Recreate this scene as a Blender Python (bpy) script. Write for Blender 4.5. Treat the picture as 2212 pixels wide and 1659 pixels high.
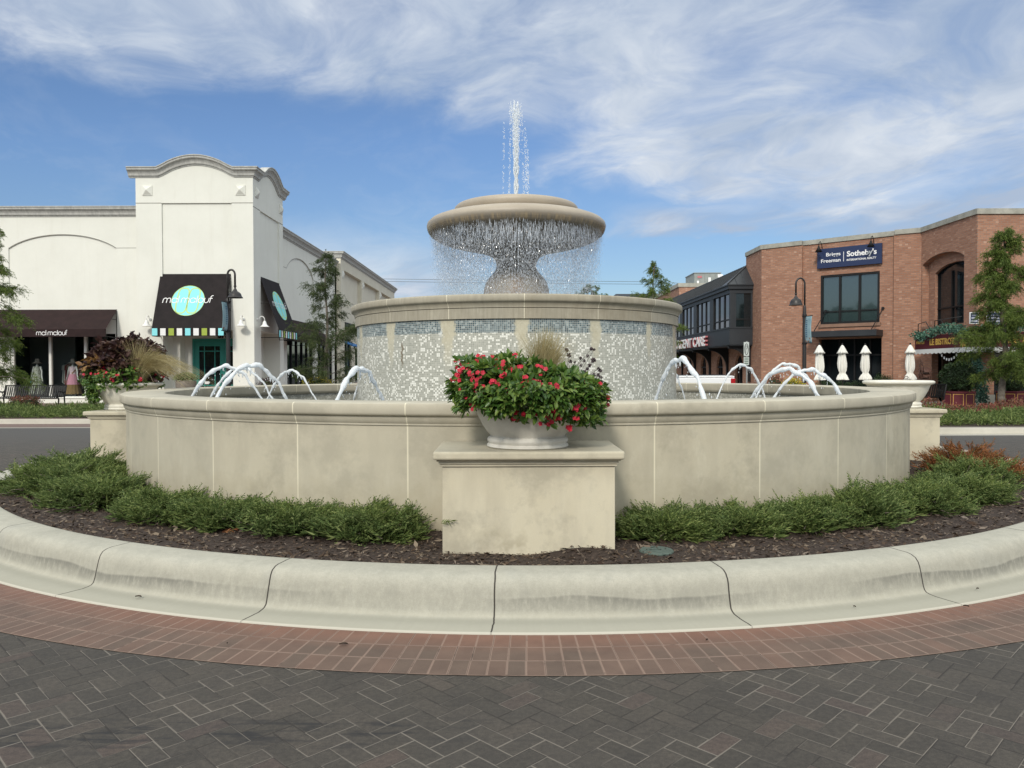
import bpy, math, random
import numpy as np
from mathutils import Matrix, Vector
PI = math.pi
R = math.radians
scene = bpy.context.scene
for o in list(bpy.data.objects):
    bpy.data.objects.remove(o)

# ------------------------------------------------------------------ camera
CAM_H = 1.6
PITCH, ROLL = 1.065, -0.15
FPX = 1640.0            # focal length in pixels of a 2212 px wide picture
cam_data = bpy.data.cameras.new('camera')
cam = bpy.data.objects.new('camera', cam_data)
scene.collection.objects.link(cam)
cam_data.sensor_width = 36.0
cam_data.lens = FPX / 2212 * 36.0
cam_data.clip_start = 0.05
cam_data.clip_end = 3000
CAM_M = Matrix.Translation((0, 0, CAM_H)) @ Matrix.Rotation(R(90 - PITCH), 4, 'X') @ Matrix.Rotation(R(ROLL), 4, 'Z')
cam.matrix_world = CAM_M
scene.camera = cam
scene.render.resolution_x, scene.render.resolution_y = 1024, 768
scene.view_settings.view_transform = 'Standard'
scene.view_settings.look = 'None'
scene.view_settings.gamma = 1.0
scene.view_settings.exposure = 0.06

def ray(px, py):
    d = CAM_M.to_3x3() @ Vector(((px - 1106) / FPX, (829.5 - py) / FPX, -1))
    return d
def atY(px, py, Y):
    d = ray(px, py); return Vector((0, 0, CAM_H)) + d * (Y / d.y)
def atX(px, py, X):
    d = ray(px, py); return Vector((0, 0, CAM_H)) + d * (X / d.x)

# ------------------------------------------------------------------ sun and sky
SUN_EL, SUN_AZ = 35.0, 16.0      # elevation; degrees to the left of straight behind the camera
sd = bpy.data.lights.new('sun', 'SUN')
sd.energy = 2.15
sd.angle = R(9)
sd.color = (1.0, 0.93, 0.82)
sun = bpy.data.objects.new('sun', sd)
scene.collection.objects.link(sun)
sun_from = Vector((-math.sin(R(SUN_AZ)) * math.cos(R(SUN_EL)), -math.cos(R(SUN_AZ)) * math.cos(R(SUN_EL)), math.sin(R(SUN_EL))))
sun.rotation_euler = sun_from.to_track_quat('Z', 'Y').to_euler()
sun.location = (0, 0, 60)

class NT:
    """small wrapper for building node trees"""
    def __init__(s, tree):
        s.t = tree; s.n = tree.nodes; s.l = tree.links
    def node(s, kind, **kw):
        nd = s.n.new(kind)
        for k, v in kw.items():
            setattr(nd, k, v)
        return nd
    def put(s, sock, v):
        if v is None: return
        if isinstance(v, bpy.types.NodeSocket): s.l.new(v, sock)
        elif isinstance(v, (tuple, list)):
            if len(v) == 3 and len(sock.default_value) == 4: v = (*v, 1)
            sock.default_value = v
        else:
            try: sock.default_value = v
            except TypeError: sock.default_value = (v, v, v, 1) if len(sock.default_value) == 4 else (v, v, v)
    def m(s, op, a, b=None, c=None, clamp=False):
        nd = s.node('ShaderNodeMath', operation=op, use_clamp=clamp)
        s.put(nd.inputs[0], a); s.put(nd.inputs[1], b); s.put(nd.inputs[2], c)
        return nd.outputs[0]
    def v(s, op, a, b=None, out=0):
        nd = s.node('ShaderNodeVectorMath', operation=op)
        s.put(nd.inputs[0], a); s.put(nd.inputs[1], b)
        return nd.outputs[out]
    def sep(s, a):
        nd = s.node('ShaderNodeSeparateXYZ'); s.put(nd.inputs[0], a); return nd.outputs
    def comb(s, x=0., y=0., z=0.):
        nd = s.node('ShaderNodeCombineXYZ')
        for i, q in enumerate((x, y, z)): s.put(nd.inputs[i], q)
        return nd.outputs[0]
    def noise(s, vec, scale=5., detail=3., rough=.55, dist=0., col=False):
        nd = s.node('ShaderNodeTexNoise'); s.put(nd.inputs['Vector'], vec)
        nd.inputs['Scale'].default_value = scale; nd.inputs['Detail'].default_value = detail
        nd.inputs['Roughness'].default_value = rough; nd.inputs['Distortion'].default_value = dist
        return nd.outputs[1 if col else 0]
    def white(s, vec, col=False):
        nd = s.node('ShaderNodeTexWhiteNoise', noise_dimensions='3D'); s.put(nd.inputs['Vector'], vec)
        return nd.outputs[1 if col else 0]
    def mapr(s, v, a, b, c=0., d=1., smooth=False):
        nd = s.node('ShaderNodeMapRange', clamp=True)
        if smooth: nd.interpolation_type = 'SMOOTHSTEP'
        s.put(nd.inputs[0], v)
        for i, q in enumerate((a, b, c, d)): s.put(nd.inputs[1 + i], q)
        return nd.outputs[0]
    def mix(s, f, a, b, mode='MIX'):
        nd = s.node('ShaderNodeMix', data_type='RGBA', blend_type=mode)
        s.put(nd.inputs[0], f); s.put(nd.inputs[6], a); s.put(nd.inputs[7], b)
        return nd.outputs[2]
    def ramp(s, f, stops):
        nd = s.node('ShaderNodeValToRGB'); s.put(nd.inputs[0], f)
        cr = nd.color_ramp
        while len(cr.elements) < len(stops): cr.elements.new(0.5)
        for e, (p, c) in zip(cr.elements, stops): e.position = p; e.color = (*c, 1)
        return nd.outputs[0]
    def bump(s, h, strength=.5, dist=.01):
        nd = s.node('ShaderNodeBump'); nd.inputs['Strength'].default_value = strength
        nd.inputs['Distance'].default_value = dist; s.put(nd.inputs['Height'], h)
        return nd.outputs[0]
    def pos(s): return s.node('ShaderNodeNewGeometry').outputs['Position']
    def obj(s): return s.node('ShaderNodeTexCoord').outputs['Object']
    def island(s): return s.node('ShaderNodeNewGeometry').outputs['Random Per Island']

world = bpy.data.worlds.new('World'); scene.world = world; world.use_nodes = True
def build_world():
    w = NT(world.node_tree); w.n.clear()
    out = w.node('ShaderNodeOutputWorld'); bg = w.node('ShaderNodeBackground')
    sky = w.node('ShaderNodeTexSky', sky_type='NISHITA'); sky.sun_disc = False
    sky.sun_elevation = R(SUN_EL); sky.sun_rotation = math.atan2(sun_from.x, sun_from.y)
    sky.air_density = 1.0; sky.dust_density = 0.6; sky.ozone_density = 1.6; sky.altitude = 100
    tc = w.node('ShaderNodeTexCoord').outputs['Generated']
    x, y, z = w.sep(tc)
    ay = w.m('MAXIMUM', w.m('ABSOLUTE', y), 0.12)
    s = w.m('DIVIDE', x, ay); t = w.m('DIVIDE', z, ay)
    # flat cloud layer: project the direction on a plane overhead
    zz = w.m('ADD', w.m('MAXIMUM', z, 0.0), 0.16)
    pu, pv = w.m('DIVIDE', x, zz), w.m('DIVIDE', y, zz)
    pl = w.comb(w.m('ADD', w.m('MULTIPLY', pu, .8), w.m('MULTIPLY', pv, .12)), w.m('MULTIPLY', pv, .62), 0.)
    warp = w.noise(pl, 1.1, 3, .6, col=True)
    pw = w.v('ADD', pl, w.v('MULTIPLY', w.v('SUBTRACT', warp, (.5, .5, .5)), (.9, .9, .9)))
    big = w.noise(pw, .9, 4, .55); fine = w.noise(pw, 3.4, 8, .60); wisp = w.noise(w.v('MULTIPLY', pw, (1, 1.2, 1)), 8., 6, .6)
    jit = w.m('ADD', w.m('MULTIPLY', w.m('SUBTRACT', fine, .5), .32), w.m('MULTIPLY', w.m('SUBTRACT', big, .5), .26))
    # upper bank: above a line falling from left to right
    l1 = w.m('SUBTRACT', t, w.m('ADD', .33, w.m('MULTIPLY', s, -.13)))
    left = w.m('ADD', l1, w.m('MULTIPLY', jit, .42))
    up = w.mapr(left, -.035, .05, smooth=True)
    # right bank: right of a line leaning right, above a line falling to the right
    l2 = w.m('ADD', w.m('SUBTRACT', w.m('MULTIPLY', w.m('SUBTRACT', s, .051), .607), w.m('MULTIPLY', w.m('SUBTRACT', t, .277), .793)), .03)
    l3 = w.m('SUBTRACT', t, w.m('SUBTRACT', .252, w.m('MULTIPLY', w.m('SUBTRACT', s, .05), .33)))
    rb = w.m('ADD', w.m('MINIMUM', l2, w.m('MULTIPLY', l3, 1.2)), w.m('MULTIPLY', jit, .38))
    rbm = w.mapr(rb, -.01, .07, smooth=True)
    # low bank near the horizon
    lo = w.mapr(w.m('ADD', t, w.m('MULTIPLY', jit, .3)), .215, .11, smooth=True)
    lo = w.m('MULTIPLY', lo, w.mapr(w.m('ADD', w.m('ABSOLUTE', w.m('ADD', s, .22)), w.m('MULTIPLY', jit, .4)), .22, .08, smooth=True))
    lo = w.m('MULTIPLY', lo, 1.0)
    lo2 = w.m('MULTIPLY', w.mapr(w.m('ABSOLUTE', w.m('SUBTRACT', w.m('ADD', t, w.m('MULTIPLY', jit, .22)), .193)), .028, .004, smooth=True), w.mapr(w.m('ADD', s, w.m('MULTIPLY', jit, .3)), .10, .2, smooth=True))
    den = w.m('MAXIMUM', w.m('MAXIMUM', up, rbm), w.m('MAXIMUM', lo, lo2))
    tex = w.mapr(w.m('ADD', w.m('MULTIPLY', fine, .65), w.m('MULTIPLY', wisp, .35)), .36, .60)
    # a few thin holes inside the banks
    hole = w.mapr(w.m('ADD', w.m('MULTIPLY', big, .55), w.m('MULTIPLY', fine, .45)), .36, .50)
    den = w.m('MULTIPLY', den, w.m('ADD', .40, w.m('MULTIPLY', w.m('MULTIPLY', tex, .70), w.m('ADD', .35, w.m('MULTIPLY', hole, .65)))), clamp=True)
    wispy = w.m('MULTIPLY', w.mapr(w.m('ADD', w.m('MULTIPLY', big, .5), w.m('MULTIPLY', wisp, .5)), .50, .78), .22)
    den = w.m('MAXIMUM', den, wispy)
    den = w.m('MULTIPLY', den, w.mapr(z, -.01, .03))
    shade = w.noise(w.v('ADD', pw, (3.1, 1.7, 0)), 1.6, 6, .6)
    ccol = w.mix(w.mapr(shade, .42, .62), (.52, .61, .79), (.88, .91, 1.0))
    # added fill light, out of view: veil of thin cloud overhead and behind the camera
    hi = w.mapr(z, .46, .72, smooth=True); beh = w.mapr(y, .05, -.35, smooth=True)
    veil = w.m('MULTIPLY', w.m('MAXIMUM', hi, w.m('MULTIPLY', beh, w.mapr(z, .08, .3))), .92)
    den = w.m('MAXIMUM', den, veil)
    skyc = w.mix(1.0, sky.outputs[0], (SKY_K * SKY_T[0], SKY_K * SKY_T[1], SKY_K * SKY_T[2]), 'MULTIPLY')
    skyc = w.mix(w.mapr(t, .02, .30), w.mix(1.0, skyc, (.90, .83, .73), 'MULTIPLY'), skyc)
    col = w.mix(den, skyc, w.mix(veil, w.mix(1.0, ccol, (CLD * .93, CLD * .97, CLD * .97), 'MULTIPLY'), (CLD * 1.55, CLD * 1.62, CLD * 1.58)))
    w.l.new(col, bg.inputs[0]); bg.inputs[1].default_value = SKY_S
    w.l.new(bg.outputs[0], out.inputs[0])
SKY_S = 0.11
SKY_K, SKY_T = 0.85, (0.89, 1.035, 1.24)
CLD = 7.6
build_world()
scene.render.engine = 'CYCLES'

# ------------------------------------------------------------------ objects
def link(o, parent=None):
    scene.collection.objects.link(o)
    if parent is not None: o.parent = parent
    return o
def tag(o, label=None, cat=None, group=None, kind=None):
    for k, v in (('label', label), ('category', cat), ('group', group), ('kind', kind)):
        if v: o[k] = v
    return o
def thing(name, label, cat, loc=(0, 0, 0), rz=0., group=None):
    o = bpy.data.objects.new(name, None); o.empty_display_size = .2
    o.location = loc; o.rotation_euler = (0, 0, rz)
    link(o); return tag(o, label, cat, group)
def copy_tree(o, parent=None):
    c = o.copy(); scene.collection.objects.link(c)
    if parent is not None: c.parent = parent
    for ch in [q for q in bpy.data.objects if q.parent == o]:
        copy_tree(ch, c)
    return c

class MB:
    def __init__(s): s.v = []; s.f = []
    def add(s, vs, fs):
        b = len(s.v); s.v.extend([tuple(q) for q in vs]); s.f.extend([tuple(i + b for i in f) for f in fs]); return s
    def box(s, x0, x1, y0, y1, z0, z1, M=None, taper=0.):
        t = taper
        vs = [(x0, y0, z0), (x1, y0, z0), (x1, y1, z0), (x0, y1, z0), (x0 + t, y0 + t, z1), (x1 - t, y0 + t, z1), (x1 - t, y1 - t, z1), (x0 + t, y1 - t, z1)]
        if M is not None: vs = [M @ Vector(q) for q in vs]
        return s.add(vs, [(0, 3, 2, 1), (4, 5, 6, 7), (0, 1, 5, 4), (1, 2, 6, 5), (2, 3, 7, 6), (3, 0, 4, 7)])
    def tube(s, pts, r, n=8, caps=True, flat=1.):
        pts = [Vector(p) for p in pts]
        if not hasattr(r, '__len__'): r = [r] * len(pts)
        up = None; base = len(s.v)
        for i, p in enumerate(pts):
            a = pts[max(i - 1, 0)]; b = pts[min(i + 1, len(pts) - 1)]
            d = (b - a); d = d.normalized() if d.length > 1e-9 else Vector((0, 0, 1))
            if up is None:
                up = Vector((0, 0, 1)) if abs(d.z) < .9 else Vector((1, 0, 0))
            x = d.cross(up); 
            if x.length < 1e-6: x = d.cross(Vector((0, 1, 0)))
            x.normalize(); up = x.cross(d).normalized()
            for k in range(n):
                a_ = 2 * PI * k / n
                s.v.append(tuple(p + x * (math.cos(a_) * r[i]) + up * (math.sin(a_) * r[i] * flat)))
        m = len(pts)
        for i in range(m - 1):
            for k in range(n):
                k2 = (k + 1) % n
                s.f.append((base + i * n + k, base + i * n + k2, base + (i + 1) * n + k2, base + (i + 1) * n + k))
        if caps:
            s.f.append(tuple(base + k for k in reversed(range(n))))
            s.f.append(tuple(base + (m - 1) * n + k for k in range(n)))
        return s
    def lathe(s, prof, n=48, c=(0, 0, 0), a0=0., a1=2 * PI, fn=None):
        full = abs(a1 - a0 - 2 * PI) < 1e-6
        k_ = n if full else n + 1; base = len(s.v)
        for k in range(k_):
            a = a0 + (a1 - a0) * k / n
            for j, (r, z) in enumerate(prof):
                rr = r if fn is None else fn(r, z, a, j)
                s.v.append((c[0] + rr * math.cos(a), c[1] + rr * math.sin(a), c[2] + z))
        m = len(prof)
        for k in range(n):
            k2 = (k + 1) % k_
            for j in range(m - 1):
                s.f.append((base + k * m + j, base + k2 * m + j, base + k2 * m + j + 1, base + k * m + j + 1))
        return s
    def prism(s, poly, P0, ux, uy, th):
        """polygon in the plane P0 + a*ux + b*uy, extruded by vector th"""
        P0, ux, uy, th = map(Vector, (P0, ux, uy, th)); n = len(poly)
        a = [P0 + ux * p[0] + uy * p[1] for p in poly]; b = [q + th for q in a]
        fs = [tuple(range(n)), tuple(reversed(range(n, 2 * n)))]
        fs += [(i, i + n, (i + 1) % n + n, (i + 1) % n) for i in range(n)]
        return s.add(a + b, fs)
    def ribbon(s, pts, w, P0, ux, uy, off, closed=False):
        """flat stroke of width w along 2d points in a plane, raised by vector off"""
        P0, ux, uy, off = map(Vector, (P0, ux, uy, off)); n = len(pts)
        L = []; Rr = []
        for i in range(n):
            a = pts[(i - 1) % n if closed else max(i - 1, 0)]; b = pts[(i + 1) % n if closed else min(i + 1, n - 1)]
            dx, dy = b[0] - a[0], b[1] - a[1]; l = math.hypot(dx, dy) or 1
            nx, ny = -dy / l * w / 2, dx / l * w / 2
            L.append((pts[i][0] + nx, pts[i][1] + ny)); Rr.append((pts[i][0] - nx, pts[i][1] - ny))
        vs = [P0 + ux * p[0] + uy * p[1] + off for p in L + Rr]
        fs = [(i, i + n, (i + 1) % n + n, (i + 1) % n) for i in range(n if closed else n - 1)]
        return s.add(vs, fs)
    def build(s, name, mat, parent=None, smooth=False, bevel=0., auto=None, seg=2):
        me = bpy.data.meshes.new(name); me.from_pydata(s.v, [], s.f); me.update()
        if mat: me.materials.append(mat)
        if smooth: me.polygons.foreach_set('use_smooth', [True] * len(me.polygons))
        o = bpy.data.objects.new(name, me); link(o, parent)
        if bevel:
            b = o.modifiers.new('bevel', 'BEVEL'); b.width = bevel; b.segments = seg; b.limit_method = 'ANGLE'; b.angle_limit = R(35)
        if auto is not None and smooth:
            me.set_sharp_from_angle(angle=R(auto))
        return o

def np_mesh(name, V, F, mat, parent=None, smooth=False):
    """V (n,3) array, F (m,k) array with k fixed"""
    me = bpy.data.meshes.new(name); V = np.asarray(V, dtype=np.float32); F = np.asarray(F, dtype=np.int32)
    me.vertices.add(len(V)); me.vertices.foreach_set('co', V.ravel())
    k = F.shape[1]; me.loops.add(F.size); me.loops.foreach_set('vertex_index', F.ravel())
    me.polygons.add(len(F)); me.polygons.foreach_set('loop_start', np.arange(0, F.size, k, dtype=np.int32))
    me.polygons.foreach_set('loop_total', np.full(len(F), k, dtype=np.int32))
    if smooth: me.polygons.foreach_set('use_smooth', np.ones(len(F), dtype=bool))
    me.update(calc_edges=True); me.materials.append(mat)
    o = bpy.data.objects.new(name, me); return link(o, parent)

def nrm(a): return a / np.maximum(np.linalg.norm(a, axis=1, keepdims=True), 1e-9)
def blades(P, D, L, W, rng, droop=0., up=None):
    """diamond shaped leaves: base point, direction, length, width -> verts, faces"""
    P = np.asarray(P, float); D = nrm(np.asarray(D, float)); n = len(P)
    L = np.broadcast_to(L, (n,))[:, None]; W = np.broadcast_to(W, (n,))[:, None]
    if up is None:
        up = rng.normal(size=(n, 3))
    S = nrm(np.cross(D, up))
    mid = P + D * L * .45; tip = P + D * L; tip[:, 2] -= (L[:, 0] * droop)
    V = np.stack([P, mid + S * W * .5, tip, mid - S * W * .5], 1).reshape(-1, 3)
    F = np.arange(4 * n).reshape(n, 4)
    return V, F
def leaves(P, D, N, L, W, fold=.25):
    """ovate leaves folded along the midrib; two quads each"""
    P = np.asarray(P, float); D = nrm(np.asarray(D, float)); n = len(P)
    L = np.broadcast_to(L, (n,))[:, None]; W = np.broadcast_to(W, (n,))[:, None]
    S = nrm(np.cross(D, N)); U = nrm(np.cross(S, D))
    a = P; t = P + D * L - U * L * .12
    l1 = P + D * L * .3 + S * W * .45 + U * W * fold; l2 = P + D * L * .68 + S * W * .42 + U * W * fold * .8
    r1 = P + D * L * .3 - S * W * .45 + U * W * fold; r2 = P + D * L * .68 - S * W * .42 + U * W * fold * .8
    V = np.stack([a, l1, l2, t, r2, r1], 1).reshape(-1, 3)
    b = np.arange(n)[:, None] * 6
    F = np.concatenate([b + np.array([[0, 1, 2, 3]]), b + np.array([[0, 3, 4, 5]])], 0)
    return V, F
def join(parts):
    Vs = []; Fs = []; b = 0
    for V, F in parts:
        Vs.append(V); Fs.append(F + b); b += len(V)
    return np.concatenate(Vs), np.concatenate(Fs)

def text_mesh(body, size, mat, name, parent, P0, ux, uy, extrude=.01, align='LEFT', bold=0., sx=1., space=1.):
    cu = bpy.data.curves.new(name, 'FONT'); cu.body = body; cu.size = size; cu.align_x = align
    cu.extrude = extrude; cu.offset = bold; cu.space_character = space; cu.resolution_u = 4
    tmp = bpy.data.objects.new(name, cu); scene.collection.objects.link(tmp)
    bpy.context.view_layer.update()
    me = bpy.data.meshes.new_from_object(tmp.evaluated_get(bpy.context.evaluated_depsgraph_get()))
    bpy.data.objects.remove(tmp)
    ux = Vector(ux).normalized(); uy = Vector(uy).normalized(); uz = ux.cross(uy)
    M = Matrix.Translation(P0) @ Matrix((ux, uy, uz)).transposed().to_4x4() @ Matrix.Diagonal((sx, 1, 1, 1))
    if parent is not None: M = parent_inv(parent) @ M
    me.transform(M); me.materials.clear(); me.materials.append(mat)
    me.name = name
    return link(bpy.data.objects.new(name, me), parent)
def parent_inv(p):
    M = Matrix.Identity(4); q = p
    while q is not None:
        M = Matrix.LocRotScale(q.location, q.rotation_euler, q.scale) @ M; q = q.parent
    return M.inverted()
# ------------------------------------------------------------------ materials
MATS = {}
def mat(name, col=None, rough=.6, metal=0., fn=None, spec=.5, sss=0., emit=None, coat=0.):
    if name in MATS: return MATS[name]
    m = bpy.data.materials.new(name); m.use_nodes = True; t = NT(m.node_tree)
    b = m.node_tree.nodes['Principled BSDF']
    b.inputs['Roughness'].default_value = rough; b.inputs['Metallic'].default_value = metal
    b.inputs['Specular IOR Level'].default_value = spec
    if coat: b.inputs['Coat Weight'].default_value = coat; b.inputs['Coat Roughness'].default_value = .08
    if col: b.inputs['Base Color'].default_value = (*col, 1)
    if fn:
        r = fn(t)
        if not isinstance(r, dict): r = {'Base Color': r}
        for k, v in r.items(): t.put(b.inputs[k], v)
    MATS[name] = m
    return m
def noisy(name, c1, c2, scale=8., rough=.7, bump=0., detail=4, bscale=None, spec=.4, metal=0.):
    def fn(t):
        p = t.pos(); n = t.noise(p, scale, detail, .6)
        r = {'Base Color': t.ramp(n, [(.32, c1), (.68, c2)])}
        if bump: r['Normal'] = t.bump(t.noise(p, bscale or scale * 8, 3, .6), bump, .01)
        return r
    return mat(name, rough=rough, fn=fn, spec=spec, metal=metal)
def foliage(name, cols, rough=.55, spec=.3, tr=.25):
    """leaf material: colour per leaf, some light passing through"""
    if name in MATS: return MATS[name]
    m = bpy.data.materials.new(name); m.use_nodes = True; t = NT(m.node_tree)
    b = m.node_tree.nodes['Principled BSDF']; out = m.node_tree.nodes['Material Output']
    k = len(cols); col = t.ramp(t.island(), [(i / max(k - 1, 1), c) for i, c in enumerate(cols)])
    big = t.noise(t.pos(), 2.2, 2, .5)
    col = t.mix(t.mapr(big, .35, .65, .0, .28), col, t.mix(1., col, (1.45, 1.3, .75), 'MULTIPLY'))
    t.put(b.inputs['Base Color'], col); b.inputs['Roughness'].default_value = rough; b.inputs['Specular IOR Level'].default_value = spec
    if tr:
        tl = t.node('ShaderNodeBsdfTranslucent'); t.put(tl.inputs[0], col)
        mx = t.node('ShaderNodeMixShader'); mx.inputs[0].default_value = tr
        t.l.new(b.outputs[0], mx.inputs[1]); t.l.new(tl.outputs[0], mx.inputs[2]); t.l.new(mx.outputs[0], out.inputs[0])
    MATS[name] = m
    return m

FC = Vector((0.075, 12.24, 0))       # fountain centre
def polar(t):
    """radius, angle (0 = towards the camera, + = to the right, radians), height; in fountain coordinates"""
    p = t.v('SUBTRACT', t.pos(), tuple(FC)); x, y, z = t.sep(p)
    ang = t.m('ARCTAN2', x, t.m('MULTIPLY', y, -1.))
    rad = t.m('SQRT', t.m('ADD', t.m('MULTIPLY', x, x), t.m('MULTIPLY', y, y)))
    return rad, ang, z
def line_mask(t, ang, step, offset, rad, width, wob=None):
    """1 on joints repeated every step radians"""
    a = t.m('DIVIDE', t.m('SUBTRACT', ang, offset), step)
    if wob is not None: a = t.m('ADD', a, wob)
    f = t.m('ABSOLUTE', t.m('SUBTRACT', t.m('FRACT', t.m('ADD', a, .5)), .5))
    d = t.m('MULTIPLY', t.m('MULTIPLY', f, step), rad)
    return t.mapr(d, width * .5, width, 1., 0.)

def herringbone(t):
    p = t.pos(); x, y, z = t.sep(p); W = .1; k = .70710678 / W
    u = t.m('MULTIPLY', t.m('ADD', x, y), k); v = t.m('MULTIPLY', t.m('SUBTRACT', y, x), k)
    i, j = t.m('FLOOR', u), t.m('FLOOR', v); fu, fv = t.m('FRACT', u), t.m('FRACT', v)
    q = t.m('FLOORED_MODULO', t.m('SUBTRACT', i, j), 4.)
    def eq(val): return t.m('COMPARE', q, val, .4)
    t1, t2, t3 = eq(1.), eq(2.), eq(3.)
    isv = t.m('ADD', t2, t3)
    def sel(a, b): return t.m('ADD', t.m('MULTIPLY', a, t.m('SUBTRACT', 1., isv)), t.m('MULTIPLY', b, isv))
    lx = t.m('ADD', sel(fu, fv), t.m('ADD', t1, t2)); ly = sel(fv, fu)
    e = t.m('MINIMUM', t.m('MINIMUM', lx, t.m('SUBTRACT', 2., lx)), t.m('MINIMUM', ly, t.m('SUBTRACT', 1., ly)))
    idv = t.comb(t.m('SUBTRACT', i, t1), t.m('SUBTRACT', j, t2), isv)
    rnd = t.white(idv); rnd2 = t.white(t.v('ADD', idv, (7.3, 1.1, 3.7)))
    jw = t.m('ADD', .030, t.m('MULTIPLY', t.noise(p, 9., 2), .036))
    joint = t.mapr(e, t.m('MULTIPLY', jw, .55), jw, 1., 0.)
    grit = t.noise(p, 170., 3, .8); mot = t.noise(p, 3.2, 4, .6); big = t.noise(p, .55, 3, .6)
    c = t.ramp(rnd, [(0, (.051, .046, .041)), (.5, (.059, .053, .047)), (.9, (.067, .059, .052)), (1, (.075, .059, .053))])
    c = t.mix(t.mapr(grit, .3, .75), t.mix(1., c, (.66, .66, .66), 'MULTIPLY'), t.mix(1., c, (1.5, 1.48, 1.44), 'MULTIPLY'))
    c = t.mix(t.mapr(t.noise(p, 38., 4, .7), .38, .62), t.mix(1., c, (.82, .82, .82), 'MULTIPLY'), t.mix(1., c, (1.16, 1.15, 1.13), 'MULTIPLY'))
    c = t.mix(t.mapr(mot, .3, .7), t.mix(1., c, (.86, .86, .88), 'MULTIPLY'), t.mix(1., c, (1.12, 1.1, 1.06), 'MULTIPLY'))
    # dark oily streaks lying along x in the lane
    st = t.noise(t.v('MULTIPLY', p, (2.6, 17., 1.)), 1.2, 5, .65)
    lane = t.mapr(t.m('ABSOLUTE', t.m('SUBTRACT', t.m('ADD', y, t.m('MULTIPLY', x, -.03)), 3.37)), .05, .22, 1., 0.)
    lane = t.m('MULTIPLY', lane, t.mapr(x, .2, -.7))
    c = t.mix(t.m('MULTIPLY', t.m('MULTIPLY', t.mapr(st, .50, .60), lane), .8), c, (.020, .020, .022))
    c = t.mix(t.mapr(big, .45, .7, 0., .25), c, (.058, .054, .050))
    # joints: pale sand, dark where washed out
    sel2 = t.noise(t.v('ADD', p, (4, 9, 0)), 1.3, 4, .6)
    jc = t.mix(t.mapr(t.m('ADD', t.m('MULTIPLY', sel2, .7), t.m('MULTIPLY', rnd2, .3)), .42, .58), (.030, .026, .023), (.185, .163, .138))
    c = t.mix(t.m('MULTIPLY', joint, .85), c, jc)
    far = t.mapr(y, 14., 20.)
    c = t.mix(far, c, (.072, .069, .068))
    h = t.m('ADD', t.m('MULTIPLY', t.mapr(e, 0., .09), 1.), t.m('MULTIPLY', grit, .18))
    h = t.m('ADD', h, t.m('MULTIPLY', rnd2, .25))
    return {'Base Color': c, 'Normal': t.bump(h, .55, .004), 'Roughness': t.mapr(grit, .2, .8, .72, .9)}
M_road = mat('herringbone_pavers', fn=herringbone, spec=.35)

KC = Vector((.18, 12.24, 0))         # kerb ring centre
def band_fn(t):
    p = t.v('SUBTRACT', t.pos(), tuple(KC)); x, y, z = t.sep(p)
    ang = t.m('ARCTAN2', x, t.m('MULTIPLY', y, -1.)); rad = t.m('SQRT', t.m('ADD', t.m('MULTIPLY', x, x), t.m('MULTIPLY', y, y)))
    rr = t.m('DIVIDE', t.m('SUBTRACT', rad, 7.70), .2033)
    row = t.m('FLOOR', rr); fr = t.m('FRACT', rr)
    aa = t.m('ADD', t.m('MULTIPLY', ang, 80.), t.m('MULTIPLY', row, .03)); cell = t.m('FLOOR', aa); fa = t.m('FRACT', aa)
    e = t.m('MINIMUM', t.m('MULTIPLY', t.m('MINIMUM', fr, t.m('SUBTRACT', 1., fr)), 2.), t.m('MINIMUM', fa, t.m('SUBTRACT', 1., fa)))
    rnd = t.white(t.comb(cell, row, 3.)); rnd2 = t.white(t.comb(cell, row, 8.))
    grit = t.noise(t.pos(), 260., 2, .7); mot = t.noise(t.pos(), 5., 4, .6)
    c = t.ramp(rnd, [(0, (.120, .088, .072)), (.5, (.135, .094, .076)), (1, (.150, .098, .078))])
    inner = t.mapr(rad, 7.75, 8.0, 1., 0.)
    c = t.mix(t.m('MULTIPLY', inner, .6), c, (.225, .112, .080))
    c = t.mix(t.mapr(x, -2., -5.5, 0., .35), c, (.15, .10, .092))
    c = t.mix(t.mapr(grit, .3, .75), t.mix(1., c, (.82, .8, .78), 'MULTIPLY'), t.mix(1., c, (1.24, 1.24, 1.22), 'MULTIPLY'))
    c = t.mix(t.mapr(mot, .3, .7), t.mix(1., c, (.85, .84, .84), 'MULTIPLY'), t.mix(1., c, (1.12, 1.12, 1.1), 'MULTIPLY'))
    jc = t.mix(t.mapr(t.noise(t.pos(), 6., 3), .30, .40), (.11, .075, .060), (.29, .205, .162))
    c = t.mix(t.mapr(e, .040, .080, .62, 0.), c, jc)
    c = t.mix(t.m('MULTIPLY', t.mapr(e, .012, .020, 1., 0.), t.mapr(rnd2, .6, .7)), c, (.04, .03, .027))
    h = t.m('ADD', t.mapr(e, 0., .08), t.m('ADD', t.m('MULTIPLY', grit, .15), t.m('MULTIPLY', rnd2, .2)))
    return {'Base Color': c, 'Normal': t.bump(h, .5, .004)}
M_band = mat('red_pavers', fn=band_fn, rough=.8, spec=.3)

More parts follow.
